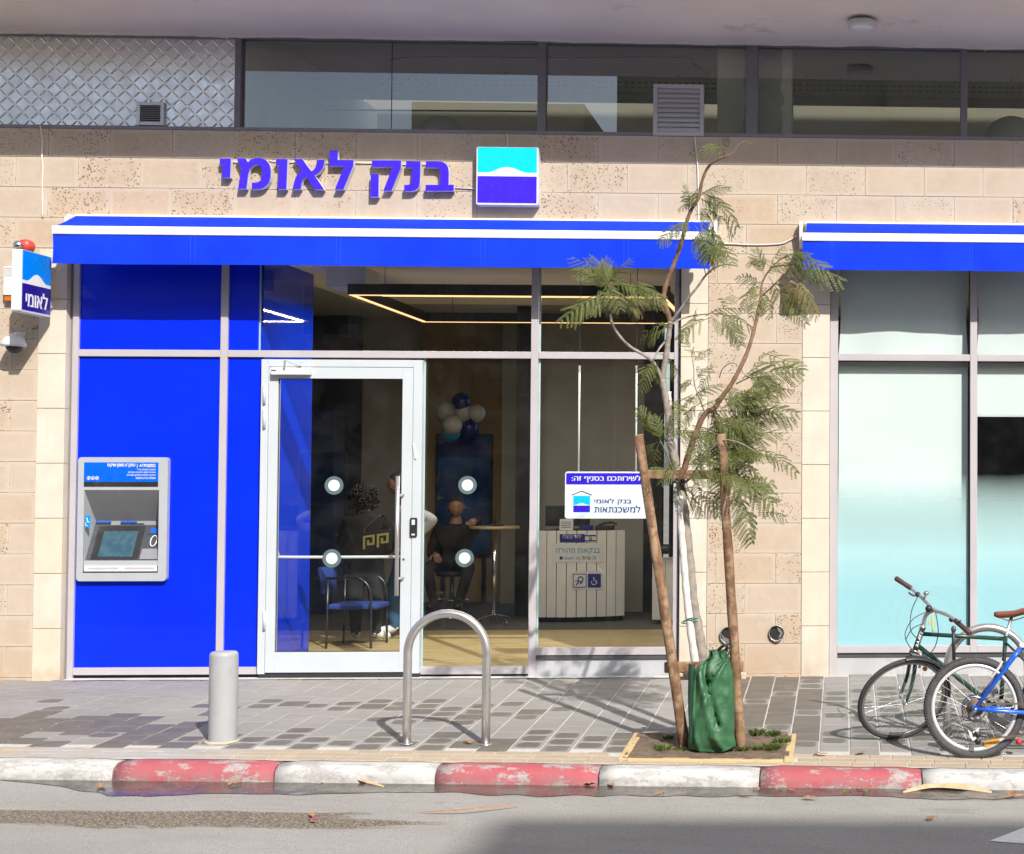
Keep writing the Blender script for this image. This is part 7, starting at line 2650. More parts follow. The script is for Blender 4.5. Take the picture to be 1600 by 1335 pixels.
WM = [clump(s, 60, 0.055, 0.075) for s in range(4)]
wl_ = [(1044, 1158, 'small weed clump at the left edge of the tree pit'), (1036, 1175, 'weed clump in the front left corner of the tree pit'), (1066, 1176, 'weed clump at the front of the tree pit left of the bag'), (1136, 1168, 'weed clump under the right corner of the watering bag'), (1183, 1151, 'weed clump behind the right stake in the tree pit'), (1208, 1152, 'weed clump near the back right of the tree pit'), (1182, 1174, 'weed clump at the front of the pit right of the stake'), (1208, 1174, 'largest weed clump in the front right of the tree pit'), (1222, 1163, 'weed clump at the right edge of the tree pit'), (1160, 1176, 'low weed clump in front of the right stake')]
for i, (u, v, lab) in enumerate(wl_):
    q = G(u, v)
    o = obj('weed', WM[i % 4], None, loc=(q.x, q.y, pav(q.x, q.y) + 0.010), label=lab, category='weed', group='weeds in the tree pit')
    o.rotation_euler = (0, 0, i * 1.3)
    s = 0.65 + 0.35 * ((i * 37) % 10) / 10
    o.scale = (s, s, s * 0.9)

# ================================================================ bicycles
M_TYRE = mat('black_tyre_rubber', (0.035, 0.035, 0.037), 0.8, var=0.2, vs=40)
M_TYREG = mat('dusty_knobbly_tyre', (0.060, 0.060, 0.063), 0.85, var=0.25, vs=40)
M_RIM = mat('silver_rim', (0.72, 0.72, 0.72), 0.35, 0.4)
M_RIMD = mat('grey_rim', (0.30, 0.30, 0.30), 0.35, 0.7)
M_SPOKE = mat('spoke_steel', (0.62, 0.61, 0.60), 0.3, 0.6)
M_GREENF = mat('dark_green_frame', (0.012, 0.042, 0.032), 0.3, coat=0.5, var=0.1)
M_BLUEF = mat('bright_blue_frame', (0.004, 0.10, 0.60), 0.25, coat=0.6, var=0.08)
M_ALU = mat('silver_bike_parts', (0.55, 0.55, 0.55), 0.32, 0.8)
M_LEATHER = mat('brown_leather', (0.20, 0.062, 0.030), 0.5, var=0.15, vs=12)
M_GRIP = mat('brown_grip', (0.075, 0.030, 0.028), 0.65, var=0.15, vs=20)
M_CHAIN = mat('rusty_chain', (0.16, 0.11, 0.075), 0.6, 0.5, var=0.3, vs=60)
M_AMBER = mat('amber_reflector', (0.62, 0.27, 0.015), 0.3)


def wheel(c, ax, upv, rad, tw, parent, tyre_m, rim_m, rim_r, nsp, knob=False):
    """wheel about centre c with axle direction ax"""
    ax = Vector(ax).normalized()
    a = (Vector(upv) - ax * Vector(upv).dot(ax)).normalized()
    b = ax.cross(a)
    N = 72
    cir = lambda r_, off=0.0: [c + ax * off + (a * math.cos(2 * math.pi * i / N) + b * math.sin(2 * math.pi * i / N)) * r_ for i in range(N)]
    wh = bpy.data.objects.new('wheel', None)
    COL.objects.link(wh)
    wh.parent = parent
    wh.matrix_parent_inverse = PINV[parent.name]
    PINV[wh.name] = Matrix()
    ty = MB().tube(cir(rad - tw), tw, 10, closed=True)
    if knob:
        for i in range(110):
            an = 2 * math.pi * i / 110
            rdir = a * math.cos(an) + b * math.sin(an)
            tdir = -a * math.sin(an) + b * math.cos(an)
            for off in (-0.6, 0.0, 0.6):
                p_ = c + rdir * (rad - tw + tw * math.cos(off) * 0.98) + ax * tw * math.sin(off) + tdir * (0.5 * (off == 0)) * 0.016
                nn_ = (rdir * math.cos(off) + ax * math.sin(off))
                ty.bar(p_ - nn_ * 0.002, p_ + nn_ * 0.0045, 0.0085, 0.009, tdir)
    ty.build('tyre', tyre_m, wh)
    rim = MB()
    prof = [(rim_r + 0.012, -0.010), (rim_r + 0.012, 0.010), (rim_r - 0.006, 0.009), (rim_r - 0.012, 0.0), (rim_r - 0.006, -0.009)]
    vs = []
    for i in range(N):
        rd = a * math.cos(2 * math.pi * i / N) + b * math.sin(2 * math.pi * i / N)
        vs += [c + rd * r_ + ax * o_ for r_, o_ in prof]
    q_ = len(prof)
    rim.add(vs, [(i * q_ + j, ((i + 1) % N) * q_ + j, ((i + 1) % N) * q_ + (j + 1) % q_, i * q_ + (j + 1) % q_) for i in range(N) for j in range(q_)], 0, True)
    rim.build('rim', rim_m, wh)
    MB().lathe([(0.006, -0.055), (0.012, -0.05), (0.022, -0.034), (0.022, -0.028), (0.013, -0.02), (0.013, 0.02), (0.022, 0.028), (0.022, 0.034), (0.012, 0.05), (0.006, 0.055)], c, ax, 16).build('hub', M_ALU, wh)
    for i in range(nsp):
        sd = -1 if i % 2 else 1
        an = 2 * math.pi * i / nsp
        ha = an + (0.9 if (i // 2) % 2 else -0.9)
        p0 = c + ax * 0.030 * sd + (a * math.cos(ha) + b * math.sin(ha)) * 0.021
        p1 = c + (a * math.cos(an) + b * math.sin(an)) * (rim_r - 0.006)
        MB().tube([p0, p1], 0.0012, 4, False).build('spoke', M_SPOKE, wh)
    return wh


# --- green bicycle: front wheel turned, leaning on the hoop
GYD = -2.36
gc = P(1411.5, 1092.5, GYD)
gb = thing('green_bicycle', 'dark green bicycle with brown grips and turned front wheel leaning on the hoop', 'bicycle', (gc.x + 0.4, GYD, pav(gc.x, GYD)))
axg = Vector((0.30, -0.84, -0.45))
R28 = 75.0 / (2400 / (12.63 + GYD))
wheel(gc, axg, (0, 0, 1), R28, 0.0165, gb, M_TYRE, M_RIMD, R28 - 0.036, 36)
g_ = lambda u, v, dy=0.0: P(u, v, GYD + dy)
# frame goes off to the right; it leans away, so the top sits deeper
HT, HB_ = g_(1441, 983, 0.08), g_(1430, 1016, 0.05)
BB = g_(1563, 1112, 0.10)
ST = g_(1571, 996, 0.16)
RA = g_(1668, 1098, 0.12)
def tb_(pts, r_, nme, par, mt=M_GREENF, n=12):
    return MB().tube(pts, r_, n).build(nme, mt, par)
frg = MB()
frg.tube([HT, HB_], 0.0195, 14)
frg.tube([HT.lerp(HB_, 0.22), ST.lerp(BB, 0.02)], 0.0145, 12)
frg.tube([HT.lerp(HB_, 0.75), BB], 0.0165, 12)
frg.tube([ST.lerp(BB, -0.02), BB], 0.0155, 12)
for s in (-1, 1):
    off = Vector((0, 0.055 * s, 0))
    frg.tube([BB + off * 0.5, RA + off], 0.009, 8)
    frg.tube([ST.lerp(BB, 0.06) + off * 0.3, RA + off], 0.008, 8)
frame_g = frg.build('frame', M_GREENF, gb)
MB().tube([HT.lerp(HB_, 1.02), HT.lerp(HB_, 1.10)], 0.022, 14).build('headset', M_ALU, gb)
MB().tube([HT.lerp(HB_, -0.14), HT.lerp(HB_, -0.01)], 0.022, 14).build('headset', M_ALU, gb)
# white head badge lettering
hd_ = (HB_ - HT)
hdn = hd_.normalized()
sdn = Vector((0, -1, 0)).cross(hdn).normalized()
me = text_mesh('STRAK', 0.02)
xs = [v.co.x for v in me.vertices]; ys = [v.co.y for v in me.vertices]
for v in me.vertices:
    s = (v.co.x - min(xs)) / (max(xs) - min(xs)); q = (v.co.y - min(ys)) / (max(ys) - min(ys)) - 0.5
    v.co = HT + hd_ * (0.12 + 0.72 * s) + Vector((0, -0.0215, 0)) - sdn * q * 0.020
me.materials.clear(); me.materials.append(M_WHITE)
obj('head_lettering', me, frame_g)
# fork with two blades
FC = HB_ + (HB_ - HT).normalized() * 0.035
ax_n = axg.normalized()
tip1, tip2 = gc + ax_n * 0.052, gc - ax_n * 0.052
for tip, su in ((tip1, 1), (tip2, -1)):
    top_ = FC + ax_n * 0.042 * su
    pts = smoothpath([FC + ax_n * 0.01 * su, top_, top_.lerp(tip, 0.5) + Vector((0.012, 0, 0)), top_.lerp(tip, 0.85) + Vector((0.004, 0, 0)), tip], 5)
    MB().tube(pts, [0.019 - 0.011 * i / (len(pts) - 1) for i in range(len(pts))], 10).build('fork_blade', M_GREENF, gb)
MB().sphere(FC, 0.026, 14, 10).build('fork_crown', M_GREENF, gb)
MB().tube([tip2 - ax_n * 0.012, tip1 + ax_n * 0.014], 0.006, 8).build('axle', M_ALU, gb)
MB().tube([tip2 - ax_n * 0.01, tip2 - ax_n * 0.012 + Vector((-0.01, 0, 0.06))], 0.007, 8).build('quick_release', M_ALU, gb)
# mudguard over the rear upper half of the front wheel
am = (Vector((0, 0, 1)) - ax_n * ax_n.z).normalized()
bm_ = ax_n.cross(am)
vs = []
for i in range(25):
    an = R(-8 + 100 * i / 24)
    rd = am * math.cos(an) - bm_ * math.sin(an)
    if rd.x < 0 and i > 12:
        pass
    for o_, dr in ((-0.024, 0.004), (-0.012, 0.014), (0.012, 0.014), (0.024, 0.004)):
        vs.append(gc + rd * (R28 + dr) + ax_n * o_)
sgn = 1 if (gc + (am * math.cos(R(60)) - bm_ * math.sin(R(60)))).x > gc.x else -1
if sgn < 0:
    vs = []
    for i in range(25):
        an = R(-8 + 100 * i / 24)
        rd = am * math.cos(an) + bm_ * math.sin(an)
        for o_, dr in ((-0.024, 0.004), (-0.012, 0.014), (0.012, 0.014), (0.024, 0.004)):
            vs.append(gc + rd * (R28 + dr) + ax_n * o_)
MB().add(vs, [(4 * i + a, 4 * i + 4 + a, 4 * i + 5 + a, 4 * i + 1 + a) for i in range(24) for a in range(3)], 0, True).build('mudguard', M_BLACK, gb)
# brake, stem, handlebar
bc = FC + Vector((0.02, -0.045, -0.03))
m = MB()
m.tube(smoothpath([bc + Vector((0.02, 0, 0.05)), bc + Vector((0.03, 0, 0.0)), bc + Vector((0.015, 0, -0.05))], 4), 0.009, 8)
m.tube(smoothpath([bc + Vector((-0.03, 0.02, 0.04)), bc + Vector((0.01, 0, 0.03)), bc + Vector((0.03, 0, 0.045))], 4), 0.007, 8)
m.build('brake', M_ALU, gb)
SQ = g_(1447, 961, 0.06)
SM = g_(1461, 953, 0.02)
MB().tube(smoothpath([HT + (HT - HB_).normalized() * 0.02, SQ, SM + Vector((0, 0, 0.004))], 6), 0.0135, 12).build('stem', M_ALU, gb)
bl = [g_(1421, 917, 0.26), g_(1437, 931, 0.20), g_(1451, 945, 0.10), g_(1458, 953, 0.02), g_(1470, 957, -0.06), g_(1484, 963, -0.14), g_(1498, 974, -0.22)]
MB().tube(smoothpath(bl, 5), 0.0115, 12).build('handlebar', M_ALU, gb)
for e0, e1 in ((g_(1424, 919.5, 0.25), g_(1399, 903, 0.30)), (g_(1492, 969, -0.19), g_(1516, 990, -0.30))):
    d_ = (e1 - e0)
    MB().tube([e0, e0 + d_ * 0.1, e0 + d_ * 0.5, e0 + d_ * 0.93, e1], [0.0155, 0.0175, 0.0165, 0.0185, 0.014], 12).build('grip', M_GRIP, gb)
for cpt, tip in ((g_(1434, 929, 0.21), g_(1420, 926, 0.22)), (g_(1487, 968, -0.15), g_(1501, 970, -0.25))):
    MB().sphere(cpt, 0.020, 10, 8, (1, 1, 0.9)).build('lever_clamp', M_BLACK, gb)
    MB().tube(smoothpath([cpt, cpt.lerp(tip, 0.5) + Vector((0, -0.01, -0.012)), tip], 4), 0.0075, 8).build('brake_lever', M_DKGREY, gb)
q = g_(1447, 927, 0.12)
MB().sphere(q, 0.021, 14, 10, (1, 1, 0.8)).build('bell', M_CHROME, gb)
MB().tube([q, g_(1444, 936, 0.14)], 0.008, 8).build('bell_clamp', M_ALU, gb)
MB().sphere(g_(1451, 951, 0.03), 0.024, 12, 8).build('stem_clamp', M_BLACK, gb)
for pts in ([(1434, 932, 0.2), (1424, 956, 0.1), (1423, 985, 0.05), (1436, 1000, 0.0)], [(1448, 956, 0.04), (1426, 968, 0.0), (1414, 992, -0.02), (1424, 1014, 0.0), (1437, 1022, 0.0)], [(1462, 957, -0.03), (1466, 985, -0.05), (1462, 1008, -0.02), (1453, 1022, 0.0)], [(1440, 975, 0.0), (1425, 983, -0.02), (1415, 1000, 0.0)]):
    MB().tube(smoothpath([g_(*q_) for q_ in pts], 6), 0.0032, 6).build('brake_cable', M_BLACK, gb)
MB().tube(smoothpath([g_(1457, 961, -0.01), g_(1456.5, 972, -0.02), g_(1457.5, 987, -0.02)], 4), 0.006, 6).build('yellow_strap', mat('yellow_ribbon', (0.62, 0.50, 0.02), 0.6), gb)
MB().tube(smoothpath([g_(1459, 960, -0.01), g_(1454, 969, -0.02), g_(1450, 976, -0.02)], 4), 0.0035, 6).build('yellow_strap', MATS['yellow_ribbon'], gb)
MB().lathe([(0.0, -0.004), (0.016, -0.004), (0.016, 0.004), (0, 0.004)], g_(1445, 1045, 0.0), (0.2, -1, 0), 12).build('reflector', M_AMBER, gb)
# saddle on its post
SP = g_(1581, 963, 0.18)
MB().tube([ST.lerp(BB, 0.05), ST, SP], 0.0125, 12).build('seat_post', M_ALU, gb)
sd0 = g_(1553, 960, 0.16)
vs = []
prof = [(0.0, 0.012, 0.0), (0.03, 0.024, 0.004), (0.08, 0.028, 0.006), (0.14, 0.042, 0.010), (0.19, 0.072, 0.024), (0.24, 0.082, 0.034), (0.275, 0.06, 0.034), (0.285, 0.02, 0.03)]
for x_, hw, zz in prof:
    for j in range(12):
        a = 2 * math.pi * j / 12
        vs.append(sd0 + Vector((x_, hw * math.cos(a), zz + (0.016 * math.sin(a) if math.sin(a) > 0 else (0.030 if x_ > 0.02 else 0.012) * math.sin(a)))))
m = MB()
m.add(vs, [(i * 12 + j, i * 12 + (j + 1) % 12, (i + 1) * 12 + (j + 1) % 12, (i + 1) * 12 + j) for i in range(len(prof) - 1) for j in range(12)] + [tuple(range(12)), tuple(range(84, 96))], 0, True)
m.build('saddle', M_LEATHER, gb)
MB().tube(smoothpath([sd0 + Vector((0.03, 0.02, -0.02)), sd0 + Vector((0.12, 0.02, -0.045)), sd0 + Vector((0.24, 0.025, -0.01))], 4), 0.004, 6).build('saddle_rail', M_ALU, gb)
# crankset and the rear wheel beyond the edge of the picture
MB().lathe([(0.03, -0.004), (0.088, -0.004), (0.092, 0), (0.088, 0.004), (0.03, 0.004)], BB + Vector((0, -0.05, 0)), (0, -1, 0), 36).build('chainring', M_DKGREY, gb)
MB().bar(BB + Vector((0, -0.075, 0)), BB + Vector((-0.07, -0.08, 0.15)), 0.018, 0.016).build('crank', M_ALU, gb)
pd = BB + Vector((-0.075, -0.12, 0.155))
MB().box(pd.x - 0.045, pd.x + 0.045, pd.y - 0.04, pd.y + 0.04, pd.z - 0.012, pd.z + 0.012).build('pedal', M_BLACK, gb)
wheel(RA, (0.0, -1.0, -0.12), (0, 0, 1), R28, 0.0165, gb, M_TYRE, M_RIMD, R28 - 0.036, 28)
# shackle lock hanging on the frame at the hoop
lk_ = thing('bike_lock', 'dark shackle lock joining the green bicycle to the steel hoop', 'lock', g_(1489, 1010, -0.02))
MB().tube([g_(1489.5, 984, -0.03), g_(1490, 1010, -0.03), g_(1491, 1040, -0.03)], 0.012, 10).build('bar', M_BLACK, lk_)
MB().sphere(g_(1490, 983, -0.03), 0.020, 12, 8, (0.9, 0.9, 1.2)).build('barrel', M_DKGREY, lk_)

# --- blue bicycle: rear half in the picture
BY = -2.74
cc_ = P(1522.5, 1109, BY)
R26 = 79.0 / (2400 / (12.63 + BY))
cc_.z = max(cc_.z, pav(cc_.x, BY) + R26 - 0.004)
bb = thing('blue_bicycle', 'bright blue mountain bicycle with silver rims at the right edge', 'bicycle', (cc_.x + 0.4, BY, pav(cc_.x, BY)))
wheel(cc_, (0.03, -1, 0.03), (0, 0, 1), R26, 0.025, bb, M_TYREG, M_RIM, R26 - 0.058, 32, True)
b_ = lambda u, v, dy=0.0: P(u, v, BY + dy)
SEATC = b_(1594, 1013, 0.0)
BBB = b_(1690, 1118, 0.0)
STT = b_(1590, 985, 0.0).lerp(b_(1640, 930), 0.0)
for s in (-1, 1):
    off = Vector((0, 0.065 * s, 0))
    dp_ = cc_ + off
    MB().tube([dp_, dp_.lerp(SEATC + off * 0.3, 0.85), SEATC + off * 0.25], [0.0125, 0.014, 0.014], 12).build('seat_stay', M_BLUEF, bb)
    MB().tube([dp_, dp_.lerp(BBB + off * 0.4, 0.2) + Vector((0, 0, -0.004)), BBB + off * 0.4], [0.012, 0.013, 0.014], 12).build('chain_stay', M_BLUEF, bb)
    MB().lathe([(0.0, -0.006), (0.024, -0.006), (0.024, 0.006), (0.0, 0.006)], dp_, (0, -1, 0), 14).build('dropout', M_BLUEF, bb)
    MB().lathe([(0.009, 0), (0.009, 0.02), (0.0, 0.022)], dp_ + Vector((0, -0.006 if s < 0 else 0.006, 0)), (0, s, 0), 8).build('axle_nut', M_ALU, bb)
ft = b_(1575, 980)
SEAT2 = SEATC + Vector((0.17, 0, 0.05))
MB().tube([SEAT2, BBB], 0.019, 14).build('seat_tube', M_BLUEF, bb)
MB().tube([SEATC, SEAT2], 0.016, 12).build('stay_bridge', M_BLUEF, bb)
MB().tube([SEATC + Vector((-0.004, -0.01, 0.012)), SEATC + Vector((0.022, -0.01, 0.024))], 0.017, 12).build('seat_clamp', M_WHITE, bb)
HTB = b_(1900, 960)
MB().tube([SEAT2, HTB], 0.019, 14).build('top_tube', M_BLUEF, bb)
MB().tube([BBB, HTB + Vector((0.02, 0, -0.1))], 0.022, 14).build('down_tube', M_BLUEF, bb)
MB().tube([SEAT2, SEAT2 + Vector((-0.05, 0, 0.26))], 0.014, 12).build('seat_post', M_ALU, bb)
MB().sphere(SEAT2 + Vector((-0.01, 0, 0.275)), 0.10, 14, 10, (1.35, 0.6, 0.28)).build('saddle', M_BLACK, bb)
fw_ = Vector((cc_.x + 1.06, BY, pav(cc_.x + 1.06, BY) + R26))
wheel(fw_, (0.0, -1, 0.03), (0, 0, 1), R26, 0.025, bb, M_TYREG, M_RIM, R26 - 0.058, 24, False)
for s in (-1, 1):
    MB().tube([HTB + Vector((0.03, 0.05 * s, -0.12)), fw_ + Vector((0, 0.06 * s, 0))], 0.015, 10).build('fork_blade', M_BLUEF, bb)
MB().tube([HTB, HTB + Vector((0.03, 0, -0.12))], 0.022, 12).build('head_tube', M_BLUEF, bb)
# cassette, chain, derailleur, brake arm, reflector
for i, r_ in enumerate((0.058, 0.050, 0.043, 0.036, 0.030)):
    MB().lathe([(0.012, -0.001), (r_, -0.001), (r_, 0.001), (0.012, 0.001)], cc_ + Vector((0, -0.026 - 0.006 * i, 0)), (0, -1, 0), 26).build('sprocket', M_CHAIN, bb)
MB().lathe([(0.060, -0.001), (0.084, -0.001), (0.086, 0.001), (0.062, 0.001)], cc_ + Vector((0, -0.020, 0)), (0, -1, 0), 40).build('spoke_guard', M_CHROME, bb)
MB().bar(cc_ + Vector((0.02, -0.06, 0.03)), BBB + Vector((0, -0.06, 0.085)), 0.007, 0.010).build('chain', M_CHAIN, bb)
jw = b_(1521, 1153, -0.06)
MB().bar(jw + Vector((0, 0, -0.015)), BBB + Vector((0, -0.06, -0.075)), 0.007, 0.010).build('chain', M_CHAIN, bb)
m = MB()
dcl = b_(1520, 1121, -0.08)
m.tube(smoothpath([cc_ + Vector((0.0, -0.075, -0.01)), dcl + Vector((-0.02, 0, 0.0)), dcl + Vector((0.02, 0, -0.02))], 4), 0.016, 8)
m.sphere(dcl + Vector((0.025, 0, -0.01)), 0.028, 12, 8, (1.2, 0.7, 0.8))
m.build('derailleur_body', M_DKGREY, bb)
cg = [(-0.045, 0.012), (-0.02, -0.012), (0.03, 0.026), (0.022, -0.012), (0.01, -0.05), (-0.012, -0.064), (-0.03, -0.035)]
j0 = b_(1523, 1142, -0.08)
MB().prism([(j0.x + x_, j0.z + z_2) for x_, z_2 in cg], j0.y - 0.006, j0.y + 0.004).build('derailleur_cage', M_WHITEP, bb)
MB().prism([(j0.x + x_ * 0.4 - 0.002, j0.z + z_2 * 0.5 - 0.008) for x_, z_2 in cg], j0.y - 0.009, j0.y - 0.0062).build('derailleur_badge', M_BLACK, bb)
for dz in (-0.014, -0.055):
    MB().lathe([(0, -0.004), (0.02, -0.004), (0.02, 0.004), (0, 0.004)], j0 + Vector((0.02, -0.004, dz - 0.01)), (0, -1, 0), 16).build('jockey_wheel', M_BLACK, bb)
MB().tube(smoothpath([b_(1508, 1093, -0.06), b_(1503, 1108, -0.075), b_(1506, 1124, -0.07), b_(1514, 1126, -0.07)], 5), 0.003, 6).build('gear_cable', M_BLACK, bb)
m = MB()
m.tube(smoothpath([b_(1548, 1060, -0.08), b_(1556, 1050, -0.09), b_(1562, 1041, -0.09), b_(1566, 1033, -0.09)], 4), 0.008, 8)
m.build('brake_arm', M_WHITEP, bb)
MB().bar(b_(1551, 1058, -0.06), b_(1556, 1050, -0.06), 0.016, 0.022).build('brake_pad', M_BLACK, bb)
rp0, rp1 = b_(1538, 1165, -0.01), b_(1561, 1155, -0.01)
dr_ = (rp1 - rp0).normalized()
MB().bar(rp0, rp1, 0.016, 0.030, Vector((0, -1, 0)).cross(dr_)).build('wheel_reflector', M_AMBER, bb, bevel=0.003)
MB().sphere(b_(1592, 1159, 0.05), 0.022, 12, 8).build('pedal_reflector', mat('red_reflector', (0.5, 0.02, 0.03), 0.3), bb)

# ================================================================ litter
M_DRY = mat('dry_brown_leaf', (0.34, 0.17, 0.075), 0.7, var=0.3, vs=30)
M_DRY2 = mat('dry_pale_husk', (0.54, 0.38, 0.22), 0.65, var=0.2, vs=16)
M_GRL = mat('fallen_green_leaf', (0.10, 0.15, 0.03), 0.6)


def curled(L, W, curl, seed):
    r_ = random.Random(seed)
    vs = []
    n = 9
    for i in range(n):
        s = i / (n - 1)
        w_ = W * math.sin(math.pi * (0.04 + 0.92 * s)) ** 0.7
        zc_ = curl * math.sin(math.pi * s) + 0.004 + 0.008 * r_.random()
        for j in (-1, -0.5, 0, 0.5, 1):
            vs.append((L * (s - 0.5), w_ * j + 0.006 * math.sin(s * 5 + seed), zc_ + curl * 0.9 * j * j * (0.5 + r_.random() * 0.6)))
    me = bpy.data.meshes.new('dry_leaf')
    me.from_pydata(vs, [], [(i * 5 + j, i * 5 + j + 1, i * 5 + j + 6, i * 5 + j + 5) for i in range(n - 1) for j in range(4)])
    me.polygons.foreach_set('use_smooth', [True] * len(me.polygons))
    return me


LV = [curled(0.085, 0.022, 0.005, s) for s in range(4)]
for q in LV:
    q.materials.append(M_DRY)
LVG = curled(0.05, 0.018, 0.008, 31)
LVG.materials.append(M_GRL)
lit = [(190, 1222), (158, 1231), (366, 1228), (922, 1228), (955, 1230), (1030, 1244), (1164, 1246), (1182, 1235), (1218, 1235), (1236, 1237), (1342, 1235), (1580, 1243), (1265, 1251), (488, 1289 - 12), (1455, 1282)]
LITL = ['dry leaf at the left end of the first red kerb stone', 'dry leaf on the asphalt left of the puddle end', 'dry leaf in the puddle below the bollard', 'dry leaf at the right end of the middle red kerb stone', 'dry leaf at the left end of the white kerb stone by the tree', 'broad dry leaf at the puddle edge below the watering bag', 'dry leaf at the puddle edge below the tree pit corner', 'dry leaf where the right red kerb stone begins', 'upright dry leaf against the right red kerb stone', 'small dry leaf just right of the upright one', 'dry leaf in the puddle next to the green leaf', 'dry leaf at the far right end of the puddle', 'dry leaf on the asphalt just below the right puddle', 'dry leaf on the rough worn asphalt patch', 'lone dry leaf on the open asphalt below the bicycles']
for i, (u, v) in enumerate(lit):
    q = RD(u, v)
    o = obj('fallen_leaf', LV[i % 4], None, loc=(q.x, q.y, roadz(q.x, q.y) + 0.005), label=LITL[i], category='leaf', group='dry leaves by the gutter')
    o.rotation_euler = (0, 0, i * 2.1)
    s = 0.55 + 0.6 * ((i * 29) % 10) / 10
    o.scale = (s, s, s)
for i, (u, v, lab) in enumerate(((1323, 1243, 'dark green fallen leaf in the puddle, left of its neighbour'), (1351, 1239, 'bright green fallen leaf at the kerb foot'))):
    q = RD(u, v)
    o = obj('fallen_leaf', LVG, None, loc=(q.x, q.y, roadz(q.x, q.y) + 0.005), label=lab, category='leaf')
    o.rotation_euler = (0, 0, i * 1.7 + 0.4)
for i, (u, v) in enumerate(((1282, 1181), (1345, 1179), (731, 1162))):
    q = G(u, v)
    o = obj('fallen_leaf', LV[(i + 1) % 4], None, loc=(q.x, q.y, pav(q.x, q.y) + 0.003), label=('brown fallen leaf on the edging pavers right of the tree pit', 'tan fallen leaf on the edging pavers left of the bicycles', 'tan fallen leaf at the right foot of the bare hoop')[i], category='leaf')
    o.rotation_euler = (0, 0, i * 1.1)
HK = [((1411, 1240), (1458, 1234), (1510, 1237), (1550, 1240), 0.030, 'long pale palm husk lying in the gutter by the white kerb'), ((692, 1221), (712, 1221), (760, 1222), (798, 1222), 0.018, 'thin curled husk against the red kerb by the hoop'), ((497, 1226), (535, 1217), (560, 1224), (600, 1231), 0.016, 'dry split frond in the gutter left of the bare hoop'), ((655, 1271), (720, 1273), (770, 1268), (810, 1262), 0.008, 'thin dry twig lying on the asphalt below the hoop'), ((1558, 1248), (1580, 1250), (1600, 1249), (1625, 1248), 0.009, 'dark twig at the right end of the puddle')]
for i, (a, b, c, d, w_, lab) in enumerate(HK):
    pts = smoothpath([RD(*q) + Vector((0, 0, 0.008 + (0.018 if j in (1, 2) else 0))) for j, q in enumerate((a, b, c, d))], 7)
    vs = []
    N = len(pts)
    for j, p_ in enumerate(pts):
        s = j / (N - 1)
        ww = w_ * math.sin(math.pi * (0.06 + 0.88 * s)) ** 0.8
        z0 = roadz(p_.x, p_.y) + 0.006
        vs += [(p_.x, p_.y - ww, max(z0, p_.z - ww * 0.3)), (p_.x, p_.y, max(z0, p_.z) + ww * 0.25), (p_.x, p_.y + ww, max(z0, p_.z + ww * 0.5))]
    o = MB().add(vs, [(3 * j + k_, 3 * j + 3 + k_, 3 * j + 4 + k_, 3 * j + 1 + k_) for j in range(N - 1) for k_ in (0, 1)], 0, True).build('dry_husk', M_DRY2 if i < 3 else M_DRY)
    o['label'] = lab
    o['category'] = 'husk'
q = RD(488, 1287)
o = obj('flower_petal', LVG.copy(), None, loc=(q.x, q.y, roadz(q.x, q.y) + 0.005), label='small magenta flower petal on the worn asphalt', category='petal')
o.data.materials.clear()
o.data.materials.append(mat('magenta_petal', (0.42, 0.03, 0.13), 0.6))

# ================================================================ across the street (seen in the reflections, casts the shade on the road)
M_OPP = mat('tan_render_wall', (0.42, 0.34, 0.25), 0.9, vs=0.4, var=0.12)
M_OPPW = mat('pale_render_wall', (0.52, 0.48, 0.41), 0.9, vs=0.4, var=0.1)
M_OPPG = mat('dark_window_glass', (0.03, 0.04, 0.05), 0.1)


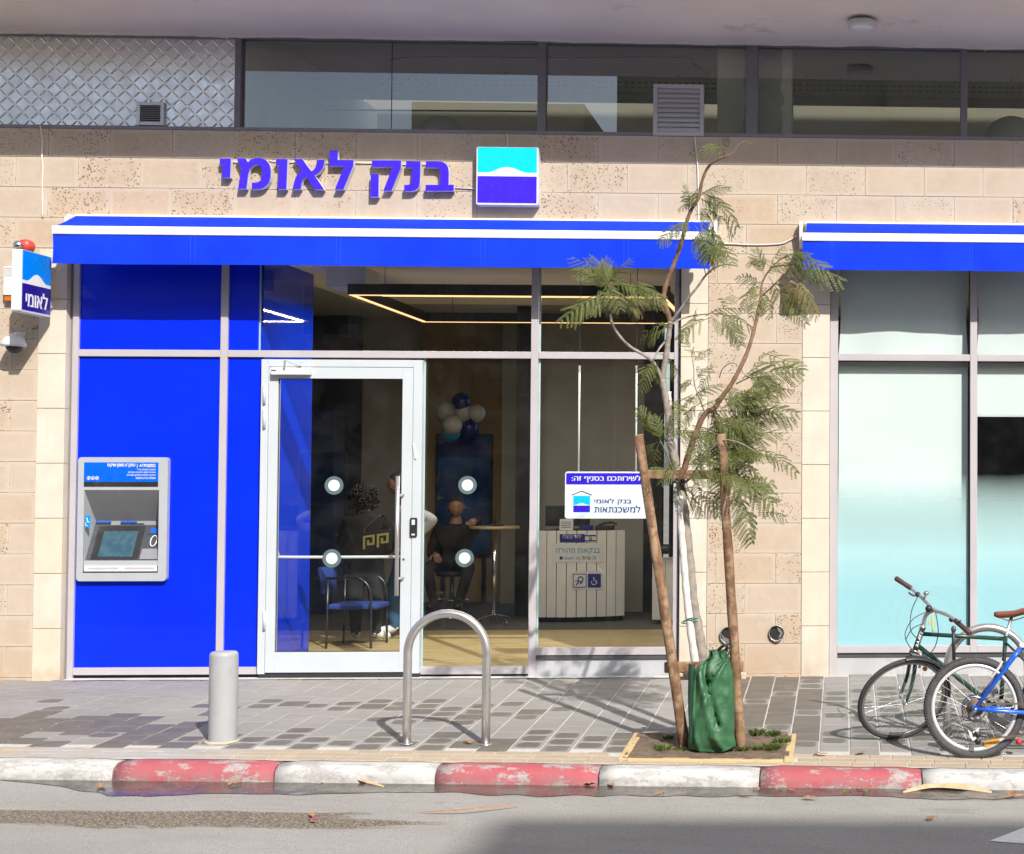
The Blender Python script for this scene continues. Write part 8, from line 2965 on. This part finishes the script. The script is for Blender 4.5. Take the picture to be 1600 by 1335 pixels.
def opposite(x0, x1, y0, h, label, mt, storeys, bays):
    t = thing('apartment_building', label, 'building', ((x0 + x1) / 2, y0 - 5, -0.3))
    MB().box(x0, x1, y0 - 11, y0, -0.4, h).build('wall', mt, t)
    sh = h / storeys
    bw = (x1 - x0) / bays
    for s in range(storeys):
        for b in range(bays):
            cx_ = x0 + bw * (b + 0.5)
            f = MB().box(cx_ - 0.62, cx_ + 0.62, y0 + 0.002, y0 + 0.05, s * sh + 0.9, s * sh + 2.3).build('window', M_WHITEP, t)
            MB().box(cx_ - 0.56, cx_ + 0.56, y0 + 0.052, y0 + 0.06, s * sh + 0.96, s * sh + 2.24).build('pane', M_OPPG, f)
        if s:
            for b in range(0, bays, 2):
                cx_ = x0 + bw * (b + 0.5)
                MB().box(cx_ - 1.0, cx_ + 1.0, y0 + 0.07, y0 + 1.0, s * sh - 0.12, s * sh + 0.75).build('balcony', mt, t)
    return t


YO = -25.0
o1 = opposite(-5.6, 9.6, YO, 17.6, 'tan apartment block across the street opposite the bank', M_OPP, 5, 5)
o2 = opposite(9.62, 19.0, YO, 18.6, 'taller pale apartment block across the street', M_OPPW, 5, 3)
MB().box(17.3, 17.9, YO - 1.4, YO - 0.8, 18.6, 19.5).build('chimney', M_OPPW, o2)
o3 = opposite(-11.4, -6.9, YO - 3, 11.5, 'low narrow building across the street beside the gap', M_OPP, 3, 1)

o4 = opposite(-34.0, -11.6, YO - 2, 8.6, 'long low building across the street at the left', M_OPP, 2, 7)


def bare_tree(x, y, label, seed):
    r_ = random.Random(seed)
    t = thing('bare_tree', label, 'tree', (x, y, -0.3))
    segs = []

    def grow(p_, d_, L, rad_, lev):
        n = 4
        pts = [p_]
        for i in range(n):
            d_ = (d_ + Vector((r_.gauss(0, 0.13), r_.gauss(0, 0.13), r_.gauss(0.04, 0.08)))).normalized()
            pts.append(pts[-1] + d_ * L / n)
        segs.append((pts, rad_, lev))
        if lev >= 5:
            return
        for _ in range(3 if lev < 3 else 2):
            nd_ = (d_ + Vector((r_.gauss(0, 0.55), r_.gauss(0, 0.55), r_.gauss(0.12, 0.3)))).normalized()
            grow(pts[r_.choice((2, 3, 4))], nd_, L * r_.uniform(0.6, 0.82), rad_ * 0.58, lev + 1)
    grow(Vector((x, y, -0.35)), Vector((0, 0, 1)), 3.0, 0.16, 0)
    tr, cr = MB(), MB()
    for pts, rad_, lev in segs:
        (tr if lev == 0 else cr).tube(pts, [rad_ * (1 - 0.4 * i / 4) for i in range(5)], 6 if lev < 2 else 4, False)
    tr.build('trunk', M_BARK, t)
    cr.build('crown', M_BARK, t)


bare_tree(-13.2, -18.0, 'bare street tree across the road, left of its pair', 5)
bare_tree(-8.6, -17.2, 'bare street tree across the road, right of its pair', 8)
